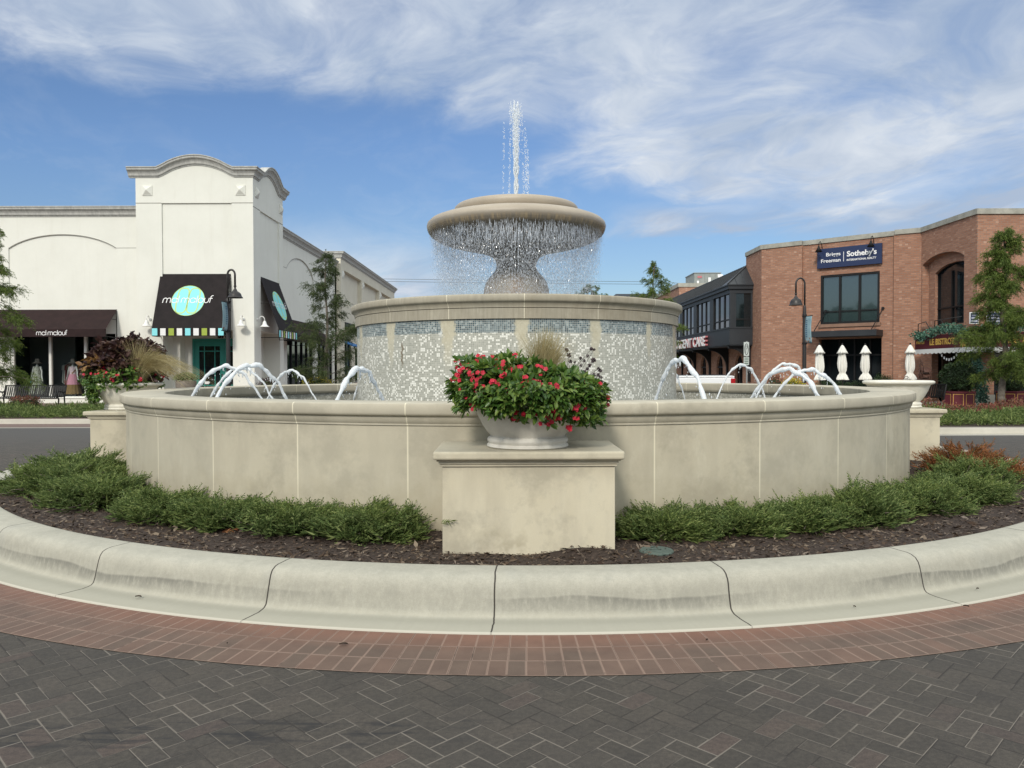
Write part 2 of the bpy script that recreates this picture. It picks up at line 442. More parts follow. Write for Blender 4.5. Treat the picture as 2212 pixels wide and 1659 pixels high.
def kerb_fn(t):
    P = t.pos(); p = t.v('SUBTRACT', P, tuple(KC)); x, y, z = t.sep(p)
    ang = t.m('ARCTAN2', x, t.m('MULTIPLY', y, -1.)); rad = t.m('SQRT', t.m('ADD', t.m('MULTIPLY', x, x), t.m('MULTIPLY', y, y)))
    n1 = t.noise(P, 2.2, 5, .6); n2 = t.noise(P, 40., 4, .7); n3 = t.noise(P, 150., 3, .8)
    c = t.ramp(n1, [(.3, (.36, .35, .295)), (.55, (.43, .415, .35)), (.75, (.385, .38, .335))])
    c = t.mix(t.mapr(n2, .35, .7, 0., .4), c, (.52, .50, .43))
    c = t.mix(t.mapr(t.noise(P, 11., 5, .7), .42, .68, 0., .35), c, (.27, .265, .225))
    c = t.mix(t.mapr(n3, .42, .68, .0, .45), c, (.27, .26, .22))
    # vertical trowel/water streaks on the face, dark tide mark of changing height
    sv = t.noise(t.comb(t.m('MULTIPLY', ang, 190.), t.m('MULTIPLY', z, 10.), 0.), 1., 4, .7)
    tide = t.m('MULTIPLY', t.noise(t.comb(t.m('MULTIPLY', ang, 3.6), 0., 5.), 1., 3, .5), .26)
    top = t.m('ADD', tide, .005)
    face = t.mapr(rad, 7.24, 7.29)
    below = t.m('MULTIPLY', t.mapr(t.m('SUBTRACT', z, top), .006, -.006), t.mapr(t.m('SUBTRACT', z, top), -.10, -.014))
    edge = t.m('MULTIPLY', below, face)
    amt = t.m('MULTIPLY', edge, t.mapr(sv, .34, .60, .30, 1.))
    patch = t.mapr(t.noise(t.comb(t.m('MULTIPLY', ang, 3.1), 3., 0.), 1., 2, .5), .42, .54)
    c = t.mix(t.m('MULTIPLY', t.m('MULTIPLY', amt, patch), .9), c, (.13, .13, .115))
    low = t.m('MULTIPLY', t.mapr(z, .055, .02), t.mapr(z, .012, .022))
    c = t.mix(t.m('MULTIPLY', low, t.mapr(sv, .4, .7, .15, .6)), c, (.60, .56, .44))
    fs = t.m('MULTIPLY', t.m('MULTIPLY', face, t.mapr(z, .22, .16)), t.mapr(sv, .35, .65, .1, .5))
    c = t.mix(fs, c, (.27, .262, .225))
    gut = t.mapr(rad, 7.43, 7.47)
    c = t.mix(t.m('MULTIPLY', gut, .8), c, (.325, .315, .26))
    wob = t.m('MULTIPLY', t.m('SUBTRACT', t.noise(t.comb(t.m('MULTIPLY', rad, 9.), t.m('MULTIPLY', ang, 2.), z), 1., 3), .5), .012)
    jm = line_mask(t, ang, R(12.0), R(-2.3), rad, .0065, wob)
    c = t.mix(jm, c, (.045, .04, .035))
    c = t.mix(t.m('MULTIPLY', t.mapr(rad, 7.675, 7.69), .5), c, (.66, .62, .54))
    h = t.m('SUBTRACT', t.m('ADD', t.m('MULTIPLY', n3, .25), t.m('MULTIPLY', n2, .3)), jm)
    return {'Base Color': c, 'Normal': t.bump(h, .45, .004)}
M_kerb = mat('kerb_concrete', fn=kerb_fn, rough=.85, spec=.25)
M_concrete = noisy('pale_concrete', (.46, .44, .38), (.60, .57, .50), 1.2, .85, .3, 5, 60.)

def stone(t, step=None, off=0., jw=.010, streaks=0., base=(.555, .505, .385), base2=(.475, .435, .335), yj=None, tide=None):
    P = t.pos(); rad, ang, z = polar(t)
    n1 = t.noise(P, .9, 5, .62); n2 = t.noise(P, 7., 5, .65); n3 = t.noise(P, 160., 2, .7)
    ns = t.noise(t.comb(t.m('MULTIPLY', ang, 26.), t.m('MULTIPLY', z, .9), 0.), 1., 4, .6)
    c = t.mix(t.mapr(n1, .36, .62), base2, base)
    c = t.mix(t.mapr(n2, .35, .7, 0., .28), c, (.62, .58, .47))
    bl = t.noise(t.v('ADD', P, (5, 2, 9)), 1.7, 6, .68)
    c = t.mix(t.mapr(bl, .48, .62, 0., .55), c, (.30, .275, .215))
    wh = t.noise(t.v('MULTIPLY', t.v('ADD', P, (1, 7, 3)), (1, 1, .45)), 3.1, 6, .7)
    c = t.mix(t.mapr(wh, .56, .70, 0., .45), c, (.68, .64, .52))
    c = t.mix(t.mapr(ns, .46, .68, 0., .42), c, (.40, .36, .28))
    c = t.mix(t.mapr(n3, .25, .8, .15, 0.), c, (.3, .28, .22))
    if step:
        # panels slightly different from one another
        pid = t.m('FLOOR', t.m('DIVIDE', t.m('SUBTRACT', ang, off), step))
        pr = t.white(t.comb(pid, 2., 5.))
        c = t.mix(t.mapr(pr, 0., 1., 0., .5), c, (.44, .415, .34))
    if streaks:
        sv = t.noise(t.comb(t.m('MULTIPLY', ang, 60.), t.m('MULTIPLY', z, 1.3), 4.), 1., 5, .7)
        c = t.mix(t.mapr(sv, .42, .66, 0., streaks), c, (.20, .18, .14))
    h = t.m('ADD', t.m('MULTIPLY', n2, .4), t.m('MULTIPLY', n3, .2))
    if step:
        jm = line_mask(t, ang, step, off, rad, jw)
        c = t.mix(t.m('MULTIPLY', jm, .75), c, (.78, .73, .57))
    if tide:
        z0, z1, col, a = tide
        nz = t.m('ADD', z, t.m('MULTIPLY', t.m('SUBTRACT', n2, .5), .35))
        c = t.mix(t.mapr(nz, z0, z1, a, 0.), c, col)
    return {'Base Color': c, 'Normal': t.bump(h, .18, .006)}
J0 = R(1.0)
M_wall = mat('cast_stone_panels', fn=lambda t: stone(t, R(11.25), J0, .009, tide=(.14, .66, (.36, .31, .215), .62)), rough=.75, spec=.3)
M_coping = mat('cast_stone_coping', fn=lambda t: stone(t, R(11.25), J0, .008, base=(.53, .485, .385), base2=(.44, .405, .32)), rough=.7, spec=.3)
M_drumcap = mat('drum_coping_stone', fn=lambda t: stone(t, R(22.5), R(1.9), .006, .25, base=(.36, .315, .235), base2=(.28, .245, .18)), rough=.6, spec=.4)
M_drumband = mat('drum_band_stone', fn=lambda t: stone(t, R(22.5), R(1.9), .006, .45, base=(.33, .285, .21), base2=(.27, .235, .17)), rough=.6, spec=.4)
def plinth_fn(t):
    r = stone(t, base=(.64, .585, .445), base2=(.57, .515, .385)); P = t.pos()
    x, y, z = t.sep(P)
    n = t.noise(P, 3.4, 4, .6)
    zz = t.m('ADD', z, t.m('MULTIPLY', t.m('SUBTRACT', n, .5), .22))
    r['Base Color'] = t.mix(t.m('MULTIPLY', t.mapr(n, .56, .64), t.mapr(z, .42, .26, 0., .5)), r['Base Color'], (.33, .29, .20))
    r['Base Color'] = t.mix(t.mapr(zz, .72, .90, 0., .28), r['Base Color'], (.42, .385, .30))
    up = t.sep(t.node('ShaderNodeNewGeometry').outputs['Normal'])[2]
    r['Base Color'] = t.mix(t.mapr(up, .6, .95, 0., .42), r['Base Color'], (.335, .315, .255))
    return r
M_plinth = mat('plinth_stone', fn=plinth_fn, rough=.75, spec=.3)
def bowl_fn(t):
    P = t.pos(); rad, ang, z = polar(t)
    n1 = t.noise(P, 2., 5, .6)
    sv = t.noise(t.comb(t.m('MULTIPLY', ang, 34.), t.m('MULTIPLY', z, 1.2), 0.), 1., 5, .7)
    c = t.mix(t.mapr(n1, .3, .7), (.36, .31, .245), (.43, .375, .30))
    wet = t.m('MULTIPLY', t.mapr(z, 3.90, 3.80), t.mapr(z, 2.9, 3.25))
    c = t.mix(t.m('MULTIPLY', wet, t.mapr(sv, .3, .7, .70, 1.)), c, (.115, .105, .092))
    lip = t.m('MULTIPLY', t.mapr(t.m('ABSOLUTE', t.m('SUBTRACT', z, 3.80)), .06, .02), t.mapr(sv, .45, .6))
    c = t.mix(t.m('MULTIPLY', lip, .6), c, (.40, .31, .19))
    rust = t.m('MULTIPLY', t.mapr(t.m('ABSOLUTE', t.m('ADD', ang, t.m('MULTIPLY', t.m('SUBTRACT', sv, .5), .3))), .30, .08), t.mapr(z, 3.15, 2.9))
    c = t.mix(t.m('MULTIPLY', rust, .5), c, (.28, .17, .10))
    return {'Base Color': c, 'Normal': t.bump(t.noise(P, 30., 4), .15, .01), 'Roughness': t.mapr(wet, 0., 1., .5, .25)}
M_bowl = mat('wet_bowl_stone', fn=bowl_fn, rough=.45, spec=.5)

def mosaic_fn(t, R0, inner=False):
    P = t.pos(); rad, ang, z = polar(t); n = round(2 * PI * R0 / .0255)
    uu = t.m('MULTIPLY', ang, n / (2 * PI)); vv = t.m('DIVIDE', z, .0243)
    i, j = t.m('FLOOR', uu), t.m('FLOOR', vv); fu, fv = t.m('FRACT', uu), t.m('FRACT', vv)
    e = t.m('MINIMUM', t.m('MINIMUM', fu, t.m('SUBTRACT', 1., fu)), t.m('MINIMUM', fv, t.m('SUBTRACT', 1., fv)))
    rnd = t.white(t.comb(i, j, 1.)); rnd2 = t.white(t.comb(i, j, 6.))
    cl = t.noise(t.comb(t.m('MULTIPLY', i, .12), t.m('MULTIPLY', j, .12), 0.), 1., 2)
    low = t.mapr(z, 1.9, 1.0, 0., .09)
    wh = t.m('GREATER_THAN', t.m('ADD', t.m('ADD', rnd, low), t.m('MULTIPLY', t.m('SUBTRACT', cl, .5), .5)), .80)
    c = t.ramp(rnd2, [(0, (.31, .315, .275)), (.5, (.38, .385, .34)), (1, (.45, .45, .40))])
    c = t.mix(wh, c, (.80, .80, .74))
    if not inner:
        blue = t.m('MULTIPLY', t.mapr(z, 2.078, 2.08), t.mapr(z, 2.262, 2.26))
        bc = t.ramp(rnd2, [(0, (.035, .065, .085)), (.35, (.085, .135, .165)), (.7, (.15, .21, .235)), (1, (.34, .40, .41))])
        c = t.mix(blue, c, bc)
    c = t.mix(t.mapr(e, .06, .13, .75, 0.), c, (.56, .555, .49))
    if not inner:
        # mineral deposits under each coping joint
        na = t.noise(t.comb(t.m('MULTIPLY', ang, 22.), t.m('MULTIPLY', z, 6.), 0.), 1., 5, .7)
        a = t.m('DIVIDE', t.m('SUBTRACT', ang, R(1.3)), R(22.5))
        f = t.m('ABSOLUTE', t.m('SUBTRACT', t.m('FRACT', t.m('ADD', a, .5)), .5))
        wr = t.white(t.comb(t.m('FLOOR', t.m('ADD', a, .5)), 3., 3.))
        half = t.m('MULTIPLY', t.m('ADD', .035, t.m('MULTIPLY', wr, .125)), t.mapr(z, 1.45, 2.24, .15, 1.))
        d = t.m('SUBTRACT', f, t.m('ADD', half, t.m('MULTIPLY', t.m('SUBTRACT', na, .5), .26)))
        dep = t.m('MULTIPLY', t.mapr(d, .012, -.025), t.mapr(z, 1.55, 2.05))
        c = t.mix(t.m('MULTIPLY', dep, .92), c, t.mix(na, (.42, .37, .25), (.66, .63, .50)))
        fl = t.m('MULTIPLY', t.mapr(t.noise(t.comb(t.m('MULTIPLY', ang, 30.), t.m('MULTIPLY', z, 5.), 7.), 1., 5, .7), .60, .66), t.m('MULTIPLY', t.mapr(z, 2.0, 2.1), .8))
        c = t.mix(fl, c, (.74, .76, .74))
        crack = t.mapr(t.m('ABSOLUTE', t.m('SUBTRACT', ang, t.m('ADD', R(-38.3), t.m('MULTIPLY', t.m('SUBTRACT', t.noise(t.comb(0., 0., z), 14., 3), .5), .05)))), .010, .004)
        crack = t.m('MULTIPLY', crack, t.m('MULTIPLY', t.mapr(z, 1.62, 1.72), t.mapr(z, 2.0, 1.92)))
        c = t.mix(t.m('MULTIPLY', crack, .8), c, (.16, .12, .07))
    else:
        c = t.mix(.5, c, (.20, .19, .15))
    rg = t.mapr(wh, 0., 1., .28, .22)
    return {'Base Color': c, 'Roughness': rg, 'Normal': t.bump(t.m('ADD', t.mapr(e, 0., .15), t.m('MULTIPLY', rnd, .3)), .25, .003)}
M_mosaic = mat('glass_mosaic', fn=lambda t: mosaic_fn(t, 2.517), spec=.4)
M_mosaic_in = mat('pool_mosaic', fn=lambda t: mosaic_fn(t, 5.2, True), spec=.4)

def brick_fn(t, dark=1.):
    g = t.node('ShaderNodeNewGeometry'); P = g.outputs['Position']; N = g.outputs['True Normal']
    nx, ny, nz = t.sep(N); T = t.comb(t.m('MULTIPLY', ny, -1.), nx, 0.)
    u = t.v('DOT_PRODUCT', P, T, 1); x, y, z = t.sep(P)
    b = t.node('ShaderNodeTexBrick'); t.put(b.inputs['Vector'], t.comb(u, z, 0.))
    b.inputs['Scale'].default_value = 1.; b.inputs['Brick Width'].default_value = .24; b.inputs['Row Height'].default_value = .08
    b.inputs['Mortar Size'].default_value = .012; b.inputs['Mortar Smooth'].default_value = .1; b.inputs['Bias'].default_value = -.1
    k = dark
    b.inputs['Color1'].default_value = (.315 * k, .150 * k, .094 * k, 1); b.inputs['Color2'].default_value = (.46 * k, .245 * k, .162 * k, 1)
    b.inputs['Mortar'].default_value = (.27 * k, .19 * k, .15 * k, 1)
    fl = t.white(t.comb(t.m('FLOOR', t.m('DIVIDE', u, .12)), t.m('FLOOR', t.m('DIVIDE', z, .08)), 2.))
    c = t.mix(t.mapr(fl, .975, .985, 0., .6), b.outputs[0], (.55, .36, .27))
    c = t.mix(t.mapr(t.noise(P, .5, 4), .35, .7, 0., .22), c, (.22 * k, .11 * k, .08 * k))
    return {'Base Color': c, 'Normal': t.bump(t.m('SUBTRACT', 1., b.outputs[1]), .3, .01)}
M_brick = mat('red_brick', fn=brick_fn, rough=.85, spec=.25)
def stucco_fn(t, c1=(.735, .735, .675), c2=(.79, .79, .73)):
    P = t.pos(); x, y, z = t.sep(P)
    c = t.mix(t.mapr(t.noise(P, .7, 5, .65), .3, .7), c1, c2)
    st = t.noise(t.v('MULTIPLY', P, (2.2, 2.2, .22)), 1.5, 5, .65)
    c = t.mix(t.mapr(st, .52, .75, 0., .22), c, (.62, .60, .53))
    return {'Base Color': c, 'Normal': t.bump(t.noise(P, 12., 4), .25, .01)}
M_stucco = mat('white_stucco', fn=stucco_fn, rough=.9, spec=.2)
M_groove = mat('stucco_groove', (.30, .29, .26), .9)
def cornice_fn(t):
    P = t.pos(); st = t.noise(t.v('MULTIPLY', P, (5., 5., .6)), 1.5, 5, .7)
    c = t.mix(t.mapr(st, .35, .7, 0., .8), (.56, .56, .53), (.32, .32, .31))
    return c
M_cornice = mat('weathered_cornice', fn=cornice_fn, rough=.85, spec=.2)
M_capstone = noisy('parapet_capstone', (.27, .265, .23), (.42, .41, .36), 2.5, .85, .2)
M_urn = noisy('cast_urn_stone', (.50, .48, .43), (.66, .64, .58), 6., .85, .12, 5, 30., .2)
M_urn2 = noisy('warm_cast_urn_stone', (.62, .60, .52), (.78, .76, .68), 6., .7, .12, 5, 30.)
M_black = mat('black_metal', (.009, .009, .010), .55, .0, spec=.3)
M_bronze = mat('dark_bronze_metal', (.035, .032, .032), .42, .3)
M_white_paint = mat('white_enamel', (.78, .78, .76), .35)
M_awning = noisy('dark_brown_canvas', (.018, .015, .016), (.026, .021, .022), 3., .85, .1, 3, 40., .2)
M_awning_brown = noisy('brown_canvas', (.024, .015, .015), (.034, .020, .020), 3., .9, .1, 3, 40., .2)
M_awning_in = mat('awning_inside', (.10, .12, .115), .8)
M_cyan = mat('cyan_canvas', (.25, .72, .78), .7); M_lime = mat('lime_canvas', (.33, .42, .06), .7); M_whitec = mat('white_canvas', (.80, .80, .80), .7)
M_limeline = mat('lime_line', (.50, .66, .22), .7)
M_teal = noisy('teal_door_paint', (.025, .22, .18), (.03, .26, .215), 3., .45)
M_darkglass = mat('dark_window_glass', (.010, .015, .018), .04, .0, spec=.6)
M_dimglass = mat('shaded_door_glass', (.006, .009, .011), .10, .0, spec=.25)
M_greenglass = mat('tinted_window_glass', (.03, .05, .052), .03, .0, spec=1.0, coat=1.0)
M_navy = mat('navy_sign_board', (.012, .025, .085), .45)
M_letter = mat('white_letter', (.85, .85, .85), .5); M_blackletter = mat('black_letter', (.01, .01, .012), .5)
M_charcoal = noisy('charcoal_metal_cladding', (.020, .023, .028), (.028, .031, .036), 1.5, .5, .0)
M_roofmetal = noisy('standing_seam_metal', (.022, .026, .031), (.032, .036, .042), 1.5, .42, .0, spec=.5)
M_maroon = noisy('maroon_paint', (.085, .008, .016), (.11, .012, .02), 2., .6)
M_gold = mat('gold_paint', (.68, .42, .09), .5)
M_steel = mat('galvanised_steel', (.32, .33, .33), .45, .6)
M_alum = mat('bronze_frame', (.35, .33, .29), .5, .2)
M_whiteframe = mat('white_frame', (.74, .74, .70), .5)
M_trunk = noisy('tree_bark', (.115, .095, .075), (.21, .18, .15), 14., .9, .6, 5, 40.)
M_soil = noisy('dark_soil', (.018, .013, .010), (.035, .026, .02), 20., .95, .5)
def glass_clear():
    m = bpy.data.materials.new('shop_window_glass'); m.use_nodes = True; t = NT(m.node_tree); t.n.clear()
    out = t.node('ShaderNodeOutputMaterial'); tr = t.node('ShaderNodeBsdfTransparent'); tr.inputs[0].default_value = (.93, .96, .96, 1)
    gl = t.node('ShaderNodeBsdfGlossy'); gl.inputs['Roughness'].default_value = .02
    fr = t.node('ShaderNodeFresnel'); fr.inputs[0].default_value = 1.5
    mx = t.node('ShaderNodeMixShader'); t.l.new(t.m('MULTIPLY', fr.outputs[0], .55, clamp=True), mx.inputs[0]); t.l.new(tr.outputs[0], mx.inputs[1]); t.l.new(gl.outputs[0], mx.inputs[2]); t.l.new(mx.outputs[0], out.inputs[0])
    return m
M_shopglass = glass_clear()
def water_mat():
    m = bpy.data.materials.new('pool_water'); m.use_nodes = True; t = NT(m.node_tree)
    b = m.node_tree.nodes['Principled BSDF']
    t.put(b.inputs['Base Color'], (.05, .055, .045)); b.inputs['Roughness'].default_value = .06; b.inputs['Specular IOR Level'].default_value = .6
    n = t.noise(t.pos(), 7., 4, .6, 1.2)
    t.put(b.inputs['Normal'], t.bump(n, .6, .03))
    return m
M_water = water_mat()
def foam_mat():
    m = bpy.data.materials.new('white_water'); m.use_nodes = True; t = NT(m.node_tree)
    b = m.node_tree.nodes['Principled BSDF']; out = m.node_tree.nodes['Material Output']
    n = t.noise(t.pos(), 42., 4, .6)
    t.put(b.inputs['Base Color'], t.mix(t.mapr(n, .35, .55), (.84, .89, .93), (.97, .98, .98)))
    b.inputs['Roughness'].default_value = .28; b.inputs['Specular IOR Level'].default_value = .5
    t.put(b.inputs['Normal'], t.bump(n, .25, .01))
    b.inputs['Emission Color'].default_value = (0, 0, 0, 1)
    tl = t.node('ShaderNodeBsdfTranslucent'); tl.inputs[0].default_value = (.9, .95, 1, 1)
    mx = t.node('ShaderNodeMixShader'); mx.inputs[0].default_value = .42
    t.l.new(b.outputs[0], mx.inputs[1]); t.l.new(tl.outputs[0], mx.inputs[2]); t.l.new(mx.outputs[0], out.inputs[0])
    return m
M_foam = foam_mat()
def drop_mat():
    m = bpy.data.materials.new('falling_drops'); m.use_nodes = True; t = NT(m.node_tree); t.n.clear()
    out = t.node('ShaderNodeOutputMaterial'); tr = t.node('ShaderNodeBsdfTransparent')
    gl = t.node('ShaderNodeBsdfGlossy'); gl.inputs['Roughness'].default_value = .25; gl.inputs[0].default_value = (.95, .97, 1, 1)
    df = t.node('ShaderNodeBsdfTranslucent'); df.inputs[0].default_value = (.85, .9, .97, 1)
    dd = t.node('ShaderNodeBsdfDiffuse'); dd.inputs[0].default_value = (.85, .9, .97, 1)
    a = t.node('ShaderNodeMixShader'); a.inputs[0].default_value = .5; t.l.new(df.outputs[0], a.inputs[1]); t.l.new(dd.outputs[0], a.inputs[2])
    b = t.node('ShaderNodeMixShader'); b.inputs[0].default_value = .35; t.l.new(a.outputs[0], b.inputs[1]); t.l.new(gl.outputs[0], b.inputs[2])
    c = t.node('ShaderNodeMixShader'); t.l.new(t.mapr(t.island(), 0., 1., .45, 1.), c.inputs[0]); t.l.new(tr.outputs[0], c.inputs[1]); t.l.new(b.outputs[0], c.inputs[2])
    t.l.new(c.outputs[0], out.inputs[0])
    return m
M_drop = drop_mat()
F_juniper = foliage('juniper_needles', [(.050, .085, .028), (.090, .138, .044), (.145, .200, .064), (.25, .30, .12)], .6, .2, .3)
F_juniper_rust = foliage('rusty_juniper_needles', [(.11, .075, .030), (.22, .085, .036), (.28, .105, .045), (.16, .12, .045)], .6, .2, .15)
F_shade_core = mat('foliage_shade_core', (.026, .040, .014), .9)  # near-black green standing in for the shade inside plant mounds
F_vinca = foliage('glossy_green_leaves', [(.034, .085, .016), (.065, .140, .026), (.110, .195, .036), (.20, .28, .07)], .38, .5, .3)
F_cypress = foliage('feathery_cypress_leaves', [(.055, .092, .024), (.090, .140, .034), (.130, .190, .044), (.19, .235, .065)], .6, .2, .3)
F_cypress_l = foliage('grey_green_cypress_leaves', [(.045, .065, .032), (.065, .095, .04), (.10, .13, .05)], .6, .2, .3)
F_red = foliage('red_petals', [(.34, .010, .025), (.48, .016, .045), (.60, .04, .08)], .5, .3, .2)
F_grass = foliage('dry_feather_grass', [(.26, .215, .11), (.36, .30, .165), (.46, .40, .25), (.20, .19, .09)], .6, .2, .3)
F_coleus = foliage('dark_coleus_leaves', [(.028, .013, .016), (.048, .022, .024), (.072, .036, .034), (.12, .075, .055)], .5, .4, .2)
F_coleus_gold = foliage('bronze_coleus_leaves', [(.16, .08, .03), (.24, .13, .04), (.30, .17, .06)], .5, .4, .2)
F_seed = foliage('purple_seed_heads', [(.06, .045, .06), (.10, .08, .10), (.14, .115, .13)], .8, .2, 0.)
F_bush = foliage('dark_bush_leaves', [(.014, .032, .012), (.025, .052, .018), (.042, .078, .026)], .5, .35, .15)
F_ivy = foliage('teal_ivy_leaves', [(.02, .065, .045), (.035, .10, .075), (.07, .17, .13), (.12, .22, .17)], .5, .35, .1)
F_yellow = foliage('yellow_blossom', [(.45, .36, .03), (.60, .50, .05), (.2, .25, .04)], .6, .2, .2)
F_pink = foliage('dusty_red_leaves', [(.16, .05, .045), (.24, .08, .065), (.09, .10, .045), (.30, .12, .10)], .6, .2, .15)
F_mulch = foliage('bark_chips', [(.030, .019, .014), (.062, .042, .032), (.105, .078, .062), (.20, .165, .14)], .85, .2, 0.)
M_mulchbase = noisy('mulch_base', (.022, .014, .010), (.062, .043, .034), 30., .95, 1., 5, 45.)
# ------------------------------------------------------------------ the ground
def structure(o): o['kind'] = 'structure'; return o
def plane_poly(name, pts, z, m, thick=None):
    mb = MB()
    if thick: mb.prism([(p[0], p[1]) for p in pts], (0, 0, z - thick), (1, 0, 0), (0, 1, 0), (0, 0, thick))
    else: mb.add([(p[0], p[1], z) for p in pts], [tuple(range(len(pts)))])
    return structure(mb.build(name, m))
plane_poly('road', [(-900, -900), (900, -900), (900, 900), (-900, 900)], 0, M_road)
def annulus(name, r0, r1, z, m, c, n=256):
    mb = MB(); mb.lathe([(r1, z), (r0, z)], n, (c.x, c.y, 0)); return structure(mb.build(name, m))
annulus('paving_band', 7.66, 8.31, .004, M_band, KC)
kp = [(7.70, -.02), (7.70, .014), (7.50, .010), (7.455, .014), (7.428, .020), (7.412, .034), (7.402, .06), (7.388, .12), (7.372, .185), (7.358, .220), (7.335, .247), (7.300, .262), (7.26, .268), (7.11, .270), (7.085, .266), (7.075, .255), (7.07, .08)]
structure(MB().lathe(kp, 360, (KC.x, KC.y, 0)).build('kerb', M_kerb, smooth=True))

# planting bed of bark mulch: gently uneven ring with loose chips on it
rg = np.random.default_rng(5)
def bed_z(x, y):
    d = np.hypot(x - FC.x, y - FC.y)
    return .190 + .014 * np.sin(x * 3.1 + 1) * np.cos(y * 2.7) + .010 * np.sin(x * 9.7) * np.sin(y * 8.3) + .045 * np.clip((d - 6.4) / .6, 0, 1) * np.clip((11. - y) / 3, 0, 1) + .05 * np.exp(-(((x - .55) / .35) ** 2 + ((y - 5.78) / .16) ** 2))
na, nr = 400, 14
aa = np.linspace(0, 2 * PI, na, endpoint=False); rr = np.linspace(5.55, 7.09, nr)
A, RR = np.meshgrid(aa, rr, indexing='ij')
bx = FC.x + RR * np.cos(A) + np.linspace(0, 1, nr)[None] * (KC.x - FC.x); by = FC.y + RR * np.sin(A)
V = np.stack([bx, by, bed_z(bx, by)], -1).reshape(-1, 3)
F = []
for i in range(na):
    for j in range(nr - 1):
        a = i * nr + j; b = ((i + 1) % na) * nr + j
        F.append((a, a + 1, b + 1, b))
structure(np_mesh('mulch_bed', V, np.array(F), M_mulchbase, smooth=True))
n = 44000
th = rg.uniform(-2.2, 2.2, n); r = rg.uniform(5.62, 7.10, n); x = FC.x + .09 + r * np.sin(th); y = FC.y - r * np.cos(th)
kd = np.hypot(x - KC.x, y - KC.y) < 7.07
x, y = x[kd], y[kd]; n = len(x)
P = np.stack([x, y, bed_z(x, y) + rg.uniform(.002, .018, n)], 1)
D = np.stack([rg.normal(size=n), rg.normal(size=n), rg.normal(size=n) * .22], 1)
L = rg.lognormal(math.log(.030), .5, n).clip(.012, .10); W = L * rg.uniform(.16, .45, n)
Vc, Fc = blades(P - nrm(D) * L[:, None] * .5, D, L, W, rg, up=np.stack([rg.normal(size=n) * .5, rg.normal(size=n) * .5, np.ones(n)], 1))
o = np_mesh('bark_chips', Vc, Fc, F_mulch); tag(o, 'loose brown bark mulch chips covering the ring bed around the fountain', 'mulch', kind='stuff')

# outer kerbs, beds and pavements
M_walkL = noisy('brown_brick_walk', (.17, .115, .10), (.22, .15, .13), 3., .9, .1)
M_walkR = noisy('tan_walk', (.26, .23, .20), (.34, .31, .27), 2., .9, .1)
M_bedsoil = noisy('bed_mulch', (.03, .02, .014), (.07, .05, .038), 16., .95, .8)
M_bandfar = noisy('far_brown_band', (.135, .095, .085), (.18, .125, .11), 5., .85, .1)
M_gutter = noisy('far_gutter', (.42, .40, .36), (.52, .50, .44), 2., .85, .1)
L0 = [(-70, 23.0), (-8.2, 23.0), (-7.1, 23.5), (-6.5, 24.6), (-6.5, 90), (-70, 90)]
R0 = [(8.7, 90), (8.7, 20.6), (9.1, 19.2), (10.2, 18.6), (70, 18.6), (70, 90)]
def grow(p, side, d):
    if side < 0: return [(q[0] + (d if q[0] > -20 and q[1] < 80 else (d if q[0] > -20 else 0)), q[1] - (d if q[1] < 24 else 0)) for q in p]
    return [(q[0] - (d if q[0] < 12 else 0), q[1] - (d if q[1] < 20 else 0)) for q in p]
plane_poly('gutter', grow(L0, -1, 1.72), .004, M_gutter); plane_poly('paving_strip', grow(L0, -1, 1.55), .008, M_bandfar)
plane_poly('kerb', grow(L0, -1, .18), .15, M_concrete, .14); plane_poly('pavement', L0, .156, M_walkL, .01)
plane_poly('gutter', grow(R0, 1, .45), .004, M_gutter)
plane_poly('kerb', grow(R0, 1, .16), .15, M_concrete, .14); plane_poly('pavement', R0, .156, M_walkR, .01)
plane_poly('planting_bed', [(-70, 23.15), (-7.6, 23.15), (-7.0, 24.2), (-7.0, 27.6), (-70, 27.6)], .165, M_bedsoil)
plane_poly('planting_bed', [(9.5, 19.6), (10.4, 18.85), (70, 18.85), (70, 25.6), (9.5, 25.6)], .165, M_bedsoil)

# ------------------------------------------------------------------ the fountain
ft = thing('fountain', 'large round tiered stone fountain with mosaic drum and mushroom bowl on the traffic island', 'fountain', tuple(FC))
c0 = (0, 0, 0)
H1 = 1.312
MB().lathe([(5.62, 1.115), (5.62, .05)][::-1], 288, c0).build('pool_wall', M_wall, ft, True)
cp = [(5.2, 1.13), (5.17, 1.16), (5.16, 1.19), (5.16, H1 - .012), (5.175, H1), (5.66, H1), (5.683, H1 - .010), (5.69, H1 - .03), (5.69, 1.222), (5.683, 1.205), (5.668, 1.196), (5.655, 1.193), (5.650, 1.17), (5.640, 1.135), (5.632, 1.128), (5.632, 1.112), (5.60, 1.112)]
MB().lathe(cp[::-1], 288, c0).build('coping', M_coping, ft, True, auto=40)
MB().lathe([(5.22, .55), (5.22, 1.15)][::-1], 288, c0).build('pool_mosaic', M_mosaic_in, ft, True)
MB().lathe([(2.517, .5), (2.517, 2.262)], 200, c0).build('drum_mosaic', M_mosaic, ft, True)
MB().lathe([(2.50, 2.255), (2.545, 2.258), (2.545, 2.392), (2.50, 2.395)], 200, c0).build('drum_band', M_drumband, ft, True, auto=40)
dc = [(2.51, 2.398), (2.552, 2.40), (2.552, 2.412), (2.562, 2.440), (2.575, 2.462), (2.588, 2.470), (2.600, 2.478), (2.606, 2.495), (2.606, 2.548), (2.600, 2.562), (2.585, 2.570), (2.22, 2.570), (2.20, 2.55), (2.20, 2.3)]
MB().lathe(dc, 200, c0).build('drum_coping', M_drumcap, ft, True, auto=40)
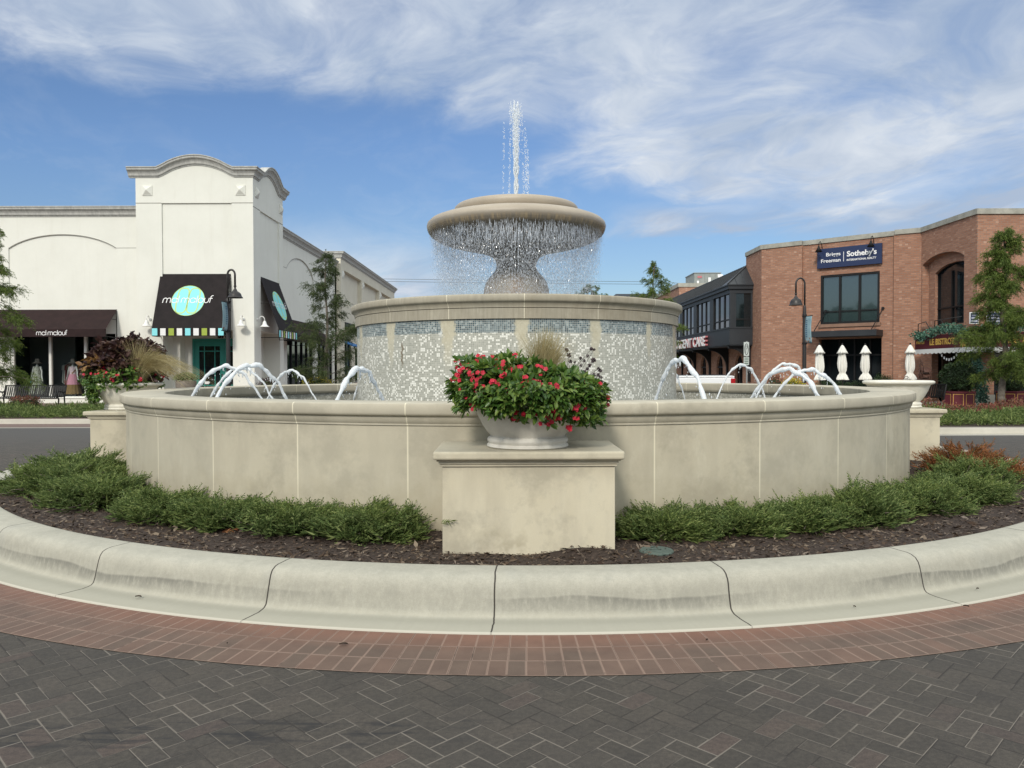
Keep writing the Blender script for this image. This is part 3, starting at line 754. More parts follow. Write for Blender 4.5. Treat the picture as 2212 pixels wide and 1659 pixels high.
bp = [(.58, 2.3), (.555, 2.55), (.54, 2.70), (.53, 2.82), (.515, 2.92), (.49, 3.0), (.445, 3.075), (.39, 3.13), (.345, 3.185), (.322, 3.245), (.320, 3.29), (.335, 3.345), (.375, 3.40), (.46, 3.455), (.62, 3.505), (.80, 3.545), (1.0, 3.59), (1.18, 3.64), (1.30, 3.69), (1.375, 3.745), (1.405, 3.785), (1.422, 3.83), (1.430, 3.875), (1.418, 3.92), (1.37, 3.965), (1.28, 4.0), (1.15, 4.03), (1.02, 4.045), (.90, 4.045)]
MB().lathe(bp, 144, c0).build('bowl', M_bowl, ft, True)
MB().lathe([(.90, 4.03), (.945, 4.05), (.975, 4.085), (.992, 4.13), (.985, 4.175), (.955, 4.205), (.88, 4.222), (.6, 4.228), (.1, 4.228), (.0, 4.2)], 144, c0).build('upper_disc', M_bowl, ft, True)
MB().lathe([(2.0, 2.50), (.3, 2.505)], 96, c0).build('drum_water', M_water, ft, True)
structure(MB().lathe([(5.24, .945), (2.45, .945)], 128, tuple(FC)).build('water', M_water, smooth=True))
structure(MB().lathe([(5.3, .40), (2.3, .40)], 64, tuple(FC)).build('pool_floor', M_mosaic_in))

# plinths
def plinth(theta, label, dr=0., dx=0.):
    th = R(theta); rad = Vector((math.sin(th), -math.cos(th), 0)); o = FC + rad * (6.0 + dr) + Vector((dx, 0, 0))
    t = thing('plinth', label, 'plinth', tuple(o), th, 'stone plinths around the pool')
    # local: -y is outwards, x is along the wall; wall face at y = +.38
    MB().box(-.66, .66, -.46, .40, .03, .862).build('shaft', M_plinth, t, bevel=.006)
    MB().box(-.675, .675, -.475, .385, .864, .882).box(-.685, .685, -.485, .385, .883, .905).box(-.70, .70, -.50, .385, .906, .918).build('neck_moulding', M_plinth, t, bevel=.004)
    MB().box(-.725, .725, -.54, .37, .92, .985).build('cap', M_plinth, t, bevel=.018, seg=3)
    return t
plinth(.45, 'cast stone plinth in the middle carrying the bowl of red flowers')
plinth(-90, 'cast stone plinth at the left end of the pool under the purple and grassy planter', .06)
plinth(90, 'cast stone plinth at the right end of the pool under the empty bowl')

# bowls
up = [(.0, .03), (.33, .03), (.0, .0), (.335, 0), (.345, .010), (.342, .024), (.330, .034), (.340, .05), (.342, .065), (.330, .080), (.312, .088), (.318, .10), (.345, .125), (.385, .185), (.42, .25), (.448, .32), (.462, .352), (.478, .366), (.505, .372), (.522, .385), (.528, .402), (.520, .418), (.498, .428), (.465, .430), (.45, .42), (.43, .33), (.1, .30), (0, .30)][2:]
def urn(x, y, label, m, s=1.):
    t = thing('stone_planter', label, 'planter', (x, y, .985), 0, 'round stone planter bowls')
    MB().lathe([(r * s, z) for r, z in up], 96).build('bowl', m, t, True, auto=50)
    MB().lathe([(.435 * s, .375), (.2, .39), (0, .395)], 48).build('soil', M_soil, t, True)
    return t
UF = (FC.x + .05, FC.y - 6.14); UL = (FC.x - 6.27, FC.y); UR = (FC.x + 6.15, FC.y)
urn(*UF, 'pale round stone planter on the middle plinth overflowing with red flowers', M_urn, .95)
urn(*UL, 'round stone planter on the left plinth holding purple coleus and dry grass', M_urn2)
urn(*UR, 'empty round stone planter on the right plinth', M_urn2)

# ------------------------------------------------------------------ water in the air
rw = np.random.default_rng(11)
def arc(theta, h, label, k):
    th = R(theta); d = Vector((math.sin(th), -math.cos(th), 0)); z0 = .94
    r_out, r_in = 4.98, 3.80
    t = thing('water_arc', label, 'water jet', tuple(FC + d * r_out + Vector((0, 0, z0))), 0, 'foaming water arcs in the pool')
    mb = MB(); N = 46; pts = []; rad = []
    ph = rw.uniform(0, 6, 4)
    for i in range(N):
        u = i / (N - 1)
        q = -d * ((r_out - r_in) * u); zz = 4 * h * u * (1 - u)
        wob = .010 * math.sin(u * 31 + ph[0]) + .007 * math.sin(u * 57 + ph[1])
        pts.append(q + Vector((wob * .5, wob * .3, zz + wob)))
        rad.append((.020 + .015 * math.sin(PI * min(1, u * 1.15)) + .004 * math.sin(u * 43 + ph[2]) + .0045 * math.sin(u * 88 + ph[3])) * (1.0 if k else .85))
    mb.tube(pts, [r_ * .80 * (1 + .16 * math.sin(i_ * .9 + ph[2])) for i_, r_ in enumerate(rad)], 14)
    o = mb.build('stream', M_foam, t, True)
    tx = bpy.data.textures.new('ripple', 'CLOUDS'); tx.noise_scale = .045; tx.noise_depth = 1
    s = o.modifiers.new('sub', 'SUBSURF'); s.levels = s.render_levels = 1
    dm = o.modifiers.new('ripple', 'DISPLACE'); dm.texture = tx; dm.texture_coords = 'GLOBAL'; dm.strength = .015; dm.mid_level = .5
    # hanging drips under the stream
    mb = MB()
    for j in range(3):
        i = int(rw.integers(10, N - 8)); p = pts[i]; l = rw.uniform(.03, .07); q = Vector((rw.uniform(-.015, .015), 0, 0))
        mb.tube([p, p + q * .6 - Vector((0, 0, rad[i] + l * .5)), p + q - Vector((0, 0, rad[i] + l))], [.012, .009, .003], 6)
    for j in range(34):
        i = int(rw.integers(4, N - 2)); p = pts[i] + Vector((rw.normal() * .04, rw.normal() * .04, -abs(rw.normal()) * .05 - rad[i])); s_ = rw.uniform(.003, .007)
        mb.tube([p, p - Vector((0, 0, s_ * 2)), p - Vector((0, 0, s_ * 4))], [s_ * .4, s_, s_ * .4], 5)
    mb.build('drips', M_foam, t, True)['kind'] = 'stuff'
    MB().lathe([(.0, -.03), (.05, -.03), (.045, .01), (.028, .03), (0, .035)], 16).build('nozzle', M_black, t, True)
    # splash where it lands
    mb = MB(); e = -d * (r_out - r_in)
    for j in range(40):
        a = rw.uniform(0, 2 * PI); rr_ = abs(rw.normal()) * .07; p = e + Vector((math.cos(a) * rr_, math.sin(a) * rr_, rw.uniform(.0, .05) * (1 if rr_ < .08 else .4))); s_ = rw.uniform(.004, .010)
        mb.tube([p, p + Vector((0, 0, s_ * 2.2))], [s_, s_ * .5], 5)
    mb.build('splash', M_foam, t, True)['kind'] = 'stuff'
arcs = [(-23, .68, 'foaming water arc just left of the mosaic drum, the one overlapping its left edge'), (-48, .73, 'thick foaming water arc nearest the viewer in the left cluster'), (-72, .72, 'leftmost foaming water arc, near the left planter'),
        (-88, .70, 'thin water arc behind the leftmost one in front of the shop door'), (-111, .66, 'small far water arc left of the drum below the feathery street tree'), (-137, .70, 'water arc half hidden behind the left edge of the mosaic drum'),
        (23.3, .77, 'tall foaming water arc overlapping the right edge of the mosaic drum'), (48.5, .66, 'lower thick water arc in the middle of the right cluster'), (72, .65, 'rightmost foaming water arc'),
        (91, .75, 'water arc behind the rightmost one below the street lamp'), (111, .74, 'slim far water arc in front of the parking sign post'), (135, .66, 'water arc mostly hidden behind the right edge of the mosaic drum')]
for i, (a, h, lb) in enumerate(arcs): arc(a, h, lb, i % 6 < 3)

# central plume
t = thing('water_plume', 'tall white water jet shooting up from the top disc of the fountain', 'water jet', (FC.x, FC.y, 4.2))
mb = MB()
for k in range(7):
    a = k * 2 * PI / 7; top = rw.uniform(.8, 1.45); N = 34; pts = []; rad = []
    for i in range(N):
        u = i / (N - 1); z = u * top; sp = .022 + .03 * u * u
        pts.append(Vector((math.cos(a) * sp + .010 * math.sin(z * 23 + k), math.sin(a) * sp + .010 * math.cos(z * 19 + k * 2), z)))
        rad.append((.009 + .005 * math.sin(z * 60 + k * 3)) * (1 - .75 * u ** 2) * (1 if u < .75 else rw.uniform(.2, 1.1)))
    mb.tube(pts, rad, 7)
mb.build('core', M_foam, t, True)
n = 3800
u = rw.uniform(0, 1, n) ** .8; z = .22 + u * 1.46; sg = .010 + .034 * u ** 1.5
px_ = rw.normal(size=n) * sg; py_ = rw.normal(size=n) * sg
# rising lumps near the top, then side strands falling
m2 = 700; pick = rw.integers(0, 7, m2)
sx_ = np.array([-.20, -.105, -.10, .11, .15, .19, .165])[pick]; z2 = rw.uniform(0.0, 1.6, m2) * np.array([.85, 1., 1., .95, .8, .6, .75])[pick]
z2 = np.round(z2 * 9) / 9 + rw.normal(size=m2) * .025
p2x = sx_ + rw.normal(size=m2) * .010 - .02 * (z2 - .7) * np.sign(sx_); p2y = rw.normal(size=m2) * .05
P = np.concatenate([np.stack([px_, py_, z], 1), np.stack([p2x, p2y, z2], 1)]); nn = len(P)
P[:n, 2] = np.minimum(P[:n, 2], 1.42 + .30 * np.abs(np.sin(P[:n, 0] * 60)))
L = rw.uniform(.010, .032, nn); W = rw.uniform(.004, .010, nn)
Dn = np.stack([rw.normal(size=nn) * .15, rw.normal(size=nn) * .15, np.ones(nn)], 1)
v1, f1 = blades(P, Dn, L, W, rw, up=np.tile([[0., 1., 0.]], (nn, 1))); v2, f2 = blades(P, Dn, L, W, rw, up=np.tile([[1., 0., 0.]], (nn, 1)))
v_, f_ = join([(v1, f1), (v2, f2)])
o = np_mesh('spray', v_, f_, M_foam, t)

# water falling from the lip of the bowl
def curtain():
    n = 105000
    a = rw.uniform(0, 2 * PI, n); u = rw.uniform(0, 1, n)
    z = 3.76 - u ** .85 * 1.20
    edge = rw.beta(3, 1.3, n)                                # most of it hugs the outside
    rt = 1.40 - .22 * np.abs(rw.normal(size=n)).clip(0, 1.6)
    r = rt - (3.76 - z) * (.16 + .08 * rw.normal(size=n).clip(-1.5, 1.5)) + rw.normal(size=n) * (.01 + .03 * u)
    # bunch into strands near the top
    k = 150; strand = np.round(a / (2 * PI) * k) / k * 2 * PI + rw.normal(size=n) * .004
    a = np.where(rw.uniform(0, 1, n) < (.65 * (1 - u)), strand, a)
    P = np.stack([r * np.cos(a), r * np.sin(a), z], 1)
    L = rw.uniform(.010, .038, n) * (1.4 - .8 * u); W = rw.uniform(.0022, .0058, n)
    D = np.stack([rw.normal(size=n) * .10, rw.normal(size=n) * .10, -np.ones(n)], 1)
    S = np.stack([np.sin(a), -np.cos(a), np.zeros(n)], 1)
    v1, f1 = blades(P, D, L, W, rw, up=rw.normal(size=(n, 3)) * .6 + np.stack([np.cos(a), np.sin(a), np.zeros(n)], 1))
    # long clinging trickles close below the lip
    m = 3200; a = rw.uniform(0, 2 * PI, m); z = 3.80 - rw.uniform(0, .25, m); r = 1.415 - (3.80 - z) * .4 - rw.uniform(0, .10, m)
    P = np.stack([r * np.cos(a), r * np.sin(a), z], 1)
    D = np.stack([rw.normal(size=m) * .03, rw.normal(size=m) * .03, -np.ones(m)], 1)
    v2, f2 = blades(P, D, rw.uniform(.06, .20, m), rw.uniform(.003, .006, m), rw, up=np.stack([np.cos(a), np.sin(a), np.zeros(m)], 1))
    return join([(v1, f1), (v2, f2)])
v_, f_ = curtain(); v_ = v_ + np.array([FC.x, FC.y, 0])
o = np_mesh('falling_water', v_, f_, M_drop); tag(o, 'curtain of droplets falling from the lip of the fountain bowl', 'falling water', kind='stuff')
# black pump inlets just breaking the surface
for th_, r_, lb in ((-118, 4.6, 'small black nozzle cap in the pool water left of the drum'), (112, 4.5, 'small black nozzle cap in the pool water right of the drum')):
    a = R(th_); p = FC + Vector((math.sin(a), -math.cos(a), 0)) * r_
    t = thing('pump_cap', lb, 'pool fitting', (p.x, p.y, .90))
    MB().lathe([(.10, 0), (.10, .09), (.085, .13), (.05, .155), (0, .165)], 20).build('dome', M_black, t, True)
    MB().lathe([(.105, .02), (.115, .03), (.115, .05), (.105, .06)], 20).build('collar', M_bronze, t, True)

# green valve box lid in the mulch
p = atY(1418, 1203, 5.72)
t = thing('valve_box', 'faded green valve box lid half buried in the mulch right of the middle plinth', 'valve box', (p.x, 5.72, float(bed_z(np.array(p.x), np.array(5.72))) + .001))
M_valve = noisy('faded_green_plastic', (.06, .085, .072), (.10, .135, .115), 30., .7, .3)
MB().lathe([(.13, -.03), (.13, .004), (.122, .012), (0, .014)], 32).build('lid', M_valve, t, True, auto=30)
MB().box(-.035, .035, -.012, .012, .0145, .019).build('handle', M_valve, t, bevel=.002)
# fallen leaves and twigs on the paving and gutter
for i, (px, py, cm, lb) in enumerate([(742, 1392, 4.6, 'curled dark leaf on the red pavers left of the kerb joint'), (491, 1391, 2.6, 'small dark leaf on the red pavers far left'), (299, 1293, 4.5, 'broken brown twig in the gutter at far left'),
        (1527, 1383, 3.2, 'small dark leaf on the red pavers right of centre'), (2087, 1314, 4., 'thin brown twig on the kerb gutter at right'), (2112, 1276, 2.5, 'tiny dark leaf at the foot of the kerb at far right'), (1846, 1315, 3.6, 'flat brown sliver of bark in the gutter right of centre')]):
    d = ray(px, py); s = (CAM_H - .012) / -d.z; p = Vector((0, 0, CAM_H)) + d * s
    mb = MB(); L_ = cm / 100 * .55; c = math.cos(i * 1.3 + .3); s2 = math.sin(i * 1.3 + .3) * .5
    k = 9; vs = []
    for j in range(k):
        u = j / (k - 1); w = L_ * .33 * math.sin(PI * u) ** .7 * 1.3 * (1 + .2 * math.sin(j * 2.3 + i)) + .0004
        bx_ = (u - .5) * 2 * L_; zz = .004 + .003 * math.sin(u * PI)
        vs += [(bx_ * c - w * s2, bx_ * s2 + w * c, zz + .006), (bx_ * c, bx_ * s2, zz), (bx_ * c + w * s2, bx_ * s2 - w * c, zz + .005)]
    for off in (0, .0015):
        b = len(mb.v); mb.v += [(a_, b_, c_ + off) for a_, b_, c_ in vs]
        mb.f += [(b + 3 * j + q, b + 3 * j + q + 1, b + 3 * j + q + 4, b + 3 * j + q + 3) for j in range(k - 1) for q in (0, 1)]
    o = mb.build('fallen_leaf', noisy('dead_leaf', (.03, .02, .014), (.07, .045, .03), 60., .8), smooth=True); o.location = (p.x, p.y, .008 if py > 1370 else .02)
    tag(o, lb, 'leaf litter')
# ------------------------------------------------------------------ plants
def juniper(x, y, w, d, h, rot, label, matl=None, n=1500, seed=1, rust=False, z0=None):
    g = np.random.default_rng(seed)
    z0 = float(bed_z(np.array(x), np.array(y))) - .02 if z0 is None else z0
    t = thing('juniper', label, 'shrub', (x, y, z0), rot, 'low junipers in the ring bed')
    # plumes: low arching branches radiating from several crowns, each carrying sprays that fan outwards
    B = max(46, n // 34); q = g.uniform(0, 1, B)
    c0 = np.stack([g.uniform(-.32, .32, B) * w, g.uniform(-.25, .25, B) * d], 1)
    a = g.uniform(0, 2 * PI, B); reach = g.uniform(.35, 1.0, B) ** .7
    tx_, ty_ = np.cos(a) * w * .5 * reach, np.sin(a) * d * .5 * reach
    tip = np.stack([c0[:, 0] * (1 - reach) + tx_, c0[:, 1] * (1 - reach) + ty_, h * (1.02 - .72 * reach ** 1.6) * g.uniform(.45, 1.2, B)], 1)
    base = np.stack([c0[:, 0] * .6, c0[:, 1] * .6, np.full(B, .02)], 1)
    i = g.integers(0, B, n); u = g.uniform(.06, 1.0, n) ** .72
    axis = nrm((tip - base)[i] * np.array([1, 1, .55]) + np.array([0, 0, .02]))
    cur = base[i] * (1 - u)[:, None] + tip[i] * u[:, None]; cur[:, 2] += np.sin(u * PI) * .05
    cur += g.normal(size=(n, 3)) * np.array([.035, .035, .018])
    out = nrm(axis + g.normal(size=(n, 3)) * np.array([.40, .40, .22]) + np.array([0, 0, .10])); ln = g.uniform(.06, .135, n)
    O = cur - out * ln[:, None] * .3; O[:, 2] = np.maximum(O[:, 2], .012)
    parts = []; K = 9
    side = nrm(np.cross(out, g.normal(size=(n, 3)) * .5 + np.array([0, 0, 1.])))
    for j in range(K):
        v = (j + .5) / K
        b = O + out * (ln * v)[:, None]; b[:, 2] += (ln * .25 * v * v)
        sg = 1 if j % 2 else -1
        dd = nrm(out * 1.0 + side * sg * (.85 - .35 * v) + g.normal(size=(n, 3)) * .20)
        parts.append(blades(b, dd, ln * .40 * (1.1 - .5 * v), .0095, g))
    parts.append(blades(O, out + np.array([0, 0, .12]), ln * 1.15, .010, g))
    parts.append(blades(np.stack([cur[:, 0], cur[:, 1], cur[:, 2] * .45], 1), out, ln * .9, .014, g))
    V, F = join(parts)
    np_mesh('foliage', V, F, matl or F_juniper, t)
    m = MB()
    for j in range(0, B, 3): m.tube([Vector(base[j]), Vector((base[j] + tip[j]) / 2 + np.array([0, 0, .03])), Vector(tip[j] - np.array([0, 0, .03]))], [.008, .006, .003], 4)
    m.build('twigs', M_trunk, t, True)['kind'] = 'stuff'
    return t
JL = [(-12.2, 5.93, .92, .60, .33, 'green juniper directly left of the middle plinth'), (-20.0, 5.92, .95, .60, .33, 'green juniper second to the left of the middle plinth'),
      (-27.0, 5.93, .95, .62, .35, 'green juniper third to the left of the middle plinth, a fallen rusty twig by it'), (-35, 5.98, 1.05, .68, .32, 'green juniper fourth to the left of the middle plinth, hugging the wall'),
      (-47, 6.12, 1.25, .90, .40, 'bushy juniper at the front of the big left clump'), (-58, 6.26, 1.35, 1.15, .46, 'bushy juniper in the middle of the big left clump'), (-70, 6.24, 1.35, 1.05, .45, 'bushy juniper at the far end of the big left clump by the left plinth'),
      (11.8, 5.92, .85, .60, .30, 'green juniper directly right of the middle plinth'), (18.6, 5.94, .9, .62, .28, 'green juniper second to the right of the middle plinth'),
      (25.0, 6.02, .9, .64, .28, 'green juniper third to the right of the middle plinth'), (31.5, 6.00, 1.1, .72, .42, 'tall juniper fourth to the right with a branch rising against the wall'),
      (40, 6.12, 1.15, .80, .36, 'green juniper fifth to the right of the middle plinth'), (49.5, 6.20, 1.2, .88, .36, 'green juniper sixth to the right, next to the browning ones')]
for k, (th, r_, w, d, h, lb) in enumerate(JL):
    a = R(th); juniper(FC.x + (r_ + .03) * math.sin(a), FC.y - (r_ + .03) * math.cos(a), w * 1.13, d * 1.2, h * .88, a, lb, seed=20 + k, n=3400 if abs(th) > 40 else 2300)
for k, (th, r_, w, d, h, lb) in enumerate([(60, 6.30, 1.35, 1.0, .40, 'half browned juniper at the right with rusty tips'), (70, 6.30, 1.5, 1.1, .48, 'rust brown juniper at far right beside the right plinth')]):
    a = R(th); juniper(FC.x + r_ * math.sin(a), FC.y - r_ * math.cos(a), w, d, h, a, lb, matl=F_juniper_rust if k else None, seed=60 + k, n=2600)
    if k == 0: juniper(FC.x + 6.55 * math.sin(a + .06), FC.y - 6.55 * math.cos(a + .06), 1.1, .7, .42, a, 'small rusty brown juniper in front of the half browned one', matl=F_juniper_rust, seed=75, n=800)
# rusty dead twigs
for px, py, lb, sz in ((492, 1150, 'dead rust coloured juniper twig lying on the mulch at left', .11), (965, 1130, 'thin green juniper sprig resting against the front plinth', .10)):
    g = np.random.default_rng(int(px)); Yd = 5.74 if px > 900 else 6.35
    p = atY(px, py, Yd); n = 26
    ax = np.stack([np.linspace(-.5, .5, n) * sz, np.zeros(n), np.linspace(0, .25, n) * sz], 1)
    V, F = blades(ax, np.stack([np.ones(n), g.normal(size=n) * .4, g.normal(size=n) * .5 - (.2)], 1), .045, .008, g)
    o = np_mesh('juniper_sprig', V, F, F_juniper_rust if px < 900 else F_juniper); o.location = p; tag(o, lb, 'twig')

def vinca(x, y, z, rx, ry, rz, label, nl, clusters, seed, hang=.25, ls=1., shear=0.):
    g = np.random.default_rng(seed)
    t = thing('vinca', label, 'flowering plant', (x, y, z), 0)
    n = nl
    # shell-weighted points in a lumpy ellipsoid, some hanging below the rim
    dirs = nrm(g.normal(size=(n, 3)) * np.array([1, 1, .8])); dirs[:, 2] = np.where(dirs[:, 2] < -.55, -dirs[:, 2], dirs[:, 2])
    rad = g.uniform(.55, 1.0, n) ** .6
    lump = 1 + .10 * np.sin(dirs[:, 0] * 7 + 1) * np.cos(dirs[:, 1] * 6) + .08 * np.sin(dirs[:, 2] * 9 + dirs[:, 0] * 5)
    sq = np.sign(dirs) * np.abs(dirs) ** .78; P = sq * rad[:, None] * lump[:, None] * np.array([rx, ry, rz]); P[:, 2] -= shear * P[:, 0] / rx
    # rosettes: leaves fan from shared shoot tips
    k = n // 6; sel = g.integers(0, n, k); shoot = P[sel][np.repeat(np.arange(k), 6)][:n]; sd = dirs[sel][np.repeat(np.arange(k), 6)][:n]
    m = len(shoot)
    D = nrm(sd * .55 + g.normal(size=(m, 3)) * .75 + np.array([0, 0, .12])); N = nrm(sd + g.normal(size=(m, 3)) * .45 + np.array([0, -.25, .6]))
    L = g.uniform(.045, .082, m) * ls
    V, F = leaves(shoot + D * .004, D, N, L, L * g.uniform(.40, .52, m), .10)
    np_mesh('leaves', V, F, F_vinca, t)
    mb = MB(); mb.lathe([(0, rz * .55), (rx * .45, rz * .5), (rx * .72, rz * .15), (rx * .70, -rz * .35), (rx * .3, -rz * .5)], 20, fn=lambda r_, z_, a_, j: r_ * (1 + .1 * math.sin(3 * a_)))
    o = mb.build('shade_core', F_shade_core, t, True)  # dark lump filling the mound, coloured as the shade between leaves
    for (px, pz, sz, py) in clusters:
        # find surface depth at this place
        q = 1 - abs(px / rx) ** 2.6 - abs((pz + shear * px / rx) / rz) ** 2.6
        yy = -ry * max(q, .0) ** (1 / 2.6) * 1.03 - .01 if py is None else py
        parts = []; c = np.array([px, yy, pz])
        for f in range(int(max(1, round(sz * 1.5)))):
            off = g.normal(size=3) * .0075 * min(sz, 4) * ls ** .5; off[1] *= .5
            nv = nrm(np.array([[px / rx * .5, -1.0, .35 + pz / rz * .4]]) + g.normal(size=(1, 3)) * .30)[0]
            a = np.cross(nv, [0, 0, 1.]); a /= np.linalg.norm(a); b = np.cross(nv, a)
            th = np.arange(5) * 2 * PI / 5 + g.uniform(0, 6)
            Dp = np.cos(th)[:, None] * a + np.sin(th)[:, None] * b + nv * .15
            parts.append(leaves(np.tile(c + off, (5, 1)), Dp, np.tile(nv, (5, 1)), .0205 * ls, .019 * ls, .02))
        V, F = join(parts); np_mesh('flower_cluster', V, F, F_red, t)
    return t
# flower positions on the front bowl, read as metres from the plant centre
Yv = UF[1] - .35; cz = 1.40
fl = [(200, 175, 5), (208, 225, 4), (262, 190, 3), (300, 165, 3), (332, 155, 6), (365, 148, 4), (352, 240, 3), (270, 262, 4), (447, 135, 3), (520, 240, 2), (530, 185, 5), (590, 137, 4), (645, 150, 2), (625, 182, 2), (803, 215, 4), (690, 295, 5), (770, 320, 7), (700, 350, 4), (700, 385, 4),
      (768, 382, 2), (545, 365, 4), (450, 290, 2), (480, 303, 2), (350, 310, 4), (318, 460, 6), (338, 425, 3), (295, 392, 1), (205, 350, 1), (160, 275, 3), (170, 360, 1), (600, 480, 5), (655, 512, 1), (610, 552, 2), (575, 435, 2), (625, 357, 3), (835, 340, 2), (895, 322, 2), (935, 355, 2), (992, 385, 4), (995, 347, 2),
      (1015, 440, 2), (1018, 485, 3), (1115, 320, 2), (1185, 345, 4), (1060, 480, 2), (1090, 480, 1), (1215, 440, 4), (1275, 460, 5), (1235, 485, 4), (1265, 510, 2), (902, 492, 2), (865, 495, 1), (770, 537, 3), (820, 520, 1), (840, 572, 3), (900, 550, 2), (1005, 612, 3), (1025, 545, 1), (755, 435, 2), (465, 398, 1), (800, 470, 1), (525, 420, 1), (378, 380, 1)]
cl = []
for (cx_, cy_, s_) in fl:
    px, py = 929.0 + cx_ * .304, 734.4 + cy_ * .304
    p = atY(px, py, Yv); cl.append((p.x - UF[0], p.z - cz, s_, None))
vinca(UF[0] + .0, UF[1], cz, .565, .48, .265, 'mound of glossy green leaves with bright red flowers in the middle planter', 8000, cl, 3, shear=.085)
# trailing skirt over the rim
g = np.random.default_rng(9)
def spill(cx, cy, z, r, n, label, m, seed, zr=(.02, .16), a0=-PI, a1=0.2, ls=.06, name='trailing_vine'):
    g = np.random.default_rng(seed); k = n // 10
    a = g.uniform(a0, a1, k); dr = g.uniform(0, .10, k); dz = -g.uniform(*zr, k) * (.4 + .6 * np.abs(np.sin(a * 4.3 + seed)) )
    P = np.stack([(r + dr) * np.cos(a), (r + dr) * np.sin(a), dz + .06], 1)[np.repeat(np.arange(k), 10)] + g.normal(size=(k * 10, 3)) * .022
    A = a[np.repeat(np.arange(k), 10)]
    D = nrm(np.stack([np.cos(A), np.sin(A), -.5 * np.ones_like(A)], 1) + g.normal(size=(k * 10, 3)) * .7)
    N = nrm(np.stack([np.cos(A) * .6, np.sin(A) * .6, np.ones_like(A)], 1) + g.normal(size=(k * 10, 3)) * .3)
    L = g.uniform(.6, 1.1, k * 10) * ls
    V, F = leaves(P, D, N, L, L * .45, .1); o = np_mesh(name, V, F, m); o.location = (cx, cy, z); tag(o, label, 'trailing plant'); return o
spill(UF[0], UF[1], cz + .02, .49, 3600, 'green leaves hanging over the front rim of the middle planter', F_vinca, 4, (.01, .19), ls=.07)

def tuft(x, y, z, n, hgt, lean, spread, label, seed, width=.004, droop=1.2, dirx=0.):
    g = np.random.default_rng(seed)
    t = []
    SEG = 5; Vs = []; Fs = []
    a = g.uniform(0, 2 * PI, n); sp = np.abs(g.normal(size=n)) * spread
    dx = np.cos(a) * sp + lean + g.normal(size=n) * .08; dy = np.sin(a) * sp * .7; L = hgt * g.uniform(.6, 1.12, n)
    bx = g.normal(size=n) * .035; by = g.normal(size=n) * .035
    side = nrm(np.stack([-dy - .3 * g.normal(size=n), dx + 1.0, np.zeros(n)], 1)[:, [1, 0, 2]])
    pts = []
    for s in range(SEG + 1):
        u = s / SEG; w = width * (1 - u * .85)
        c = np.stack([bx + dx * L * u * (.5 + .7 * u), by + dy * L * u * (.5 + .7 * u), L * u * (1 - droop * np.hypot(dx, dy) * u * u * .55)], 1)
        pts.append(np.stack([c + side * w * .5, c - side * w * .5], 1))
    V = np.stack(pts, 1).reshape(-1, 3); base = np.arange(n)[:, None] * (2 * (SEG + 1))
    F = np.concatenate([base + np.array([[2 * s, 2 * s + 1, 2 * s + 3, 2 * s + 2]]) for s in range(SEG)])
    o = np_mesh('feather_grass', V, F, F_grass); o.location = (x, y, z); tag(o, label, 'ornamental grass'); return o
tuft(UF[0] + .12, UF[1] + .02, 1.44, 1100, .50, .10, .26, 'upright tuft of pale feather grass among the red flowers', 7)
# dark seed heads on thin stalks
t = thing('seed_head_plant', 'dead purple grey seed heads on thin stalks behind the red flowers', 'plant', (UF[0] + .30, UF[1] + .08, 1.50))
mb = MB(); pc = []
g = np.random.default_rng(13)
heads = [(1388, 402, 1.3), (1404, 435, 1.4), (1412, 475, 1.2), (1545, 395, 1.1), (1562, 400, .9), (1522, 440, .9), (1478, 455, 1.), (1558, 468, 1.7), (1500, 470, .9), (1600, 532, 1.3), (1535, 500, 1.2), (1590, 560, 1.2), (1575, 590, 1.1), (1520, 520, 1.), (1562, 560, 1.2), (1500, 540, 1.1), (1545, 610, 1.2), (1480, 500, .8), (1610, 605, 1.), (1530, 575, 1.1), (1440, 480, .8), (1460, 530, .8), (1590, 520, .9), (1510, 600, 1.), (1605, 575, 1.)]
for hx, hy, s_ in heads:
    p = atY(752 + hx * .34, 619.4 + hy * .34, UF[1] + .05) - Vector((UF[0] + .30, UF[1] + .08, 1.50))
    b = Vector((g.uniform(-.06, .06), g.uniform(-.04, .04), -.12)); m_ = (b + p) / 2 + Vector((g.uniform(-.03, .03), 0, 0))
    mb.tube([b, m_, p], [.0022, .0018, .0012], 4)
    n = 46; dd = nrm(g.normal(size=(n, 3))); pc.append(blades(np.tile(np.array(p), (n, 1)) + dd * .003, dd, .014 * s_, .009 * s_, g))
mb.build('stalks', mat('dead_stalk', (.09, .07, .07), .9), t)
V, F = join(pc); np_mesh('seed_heads', V, F, F_seed, t)

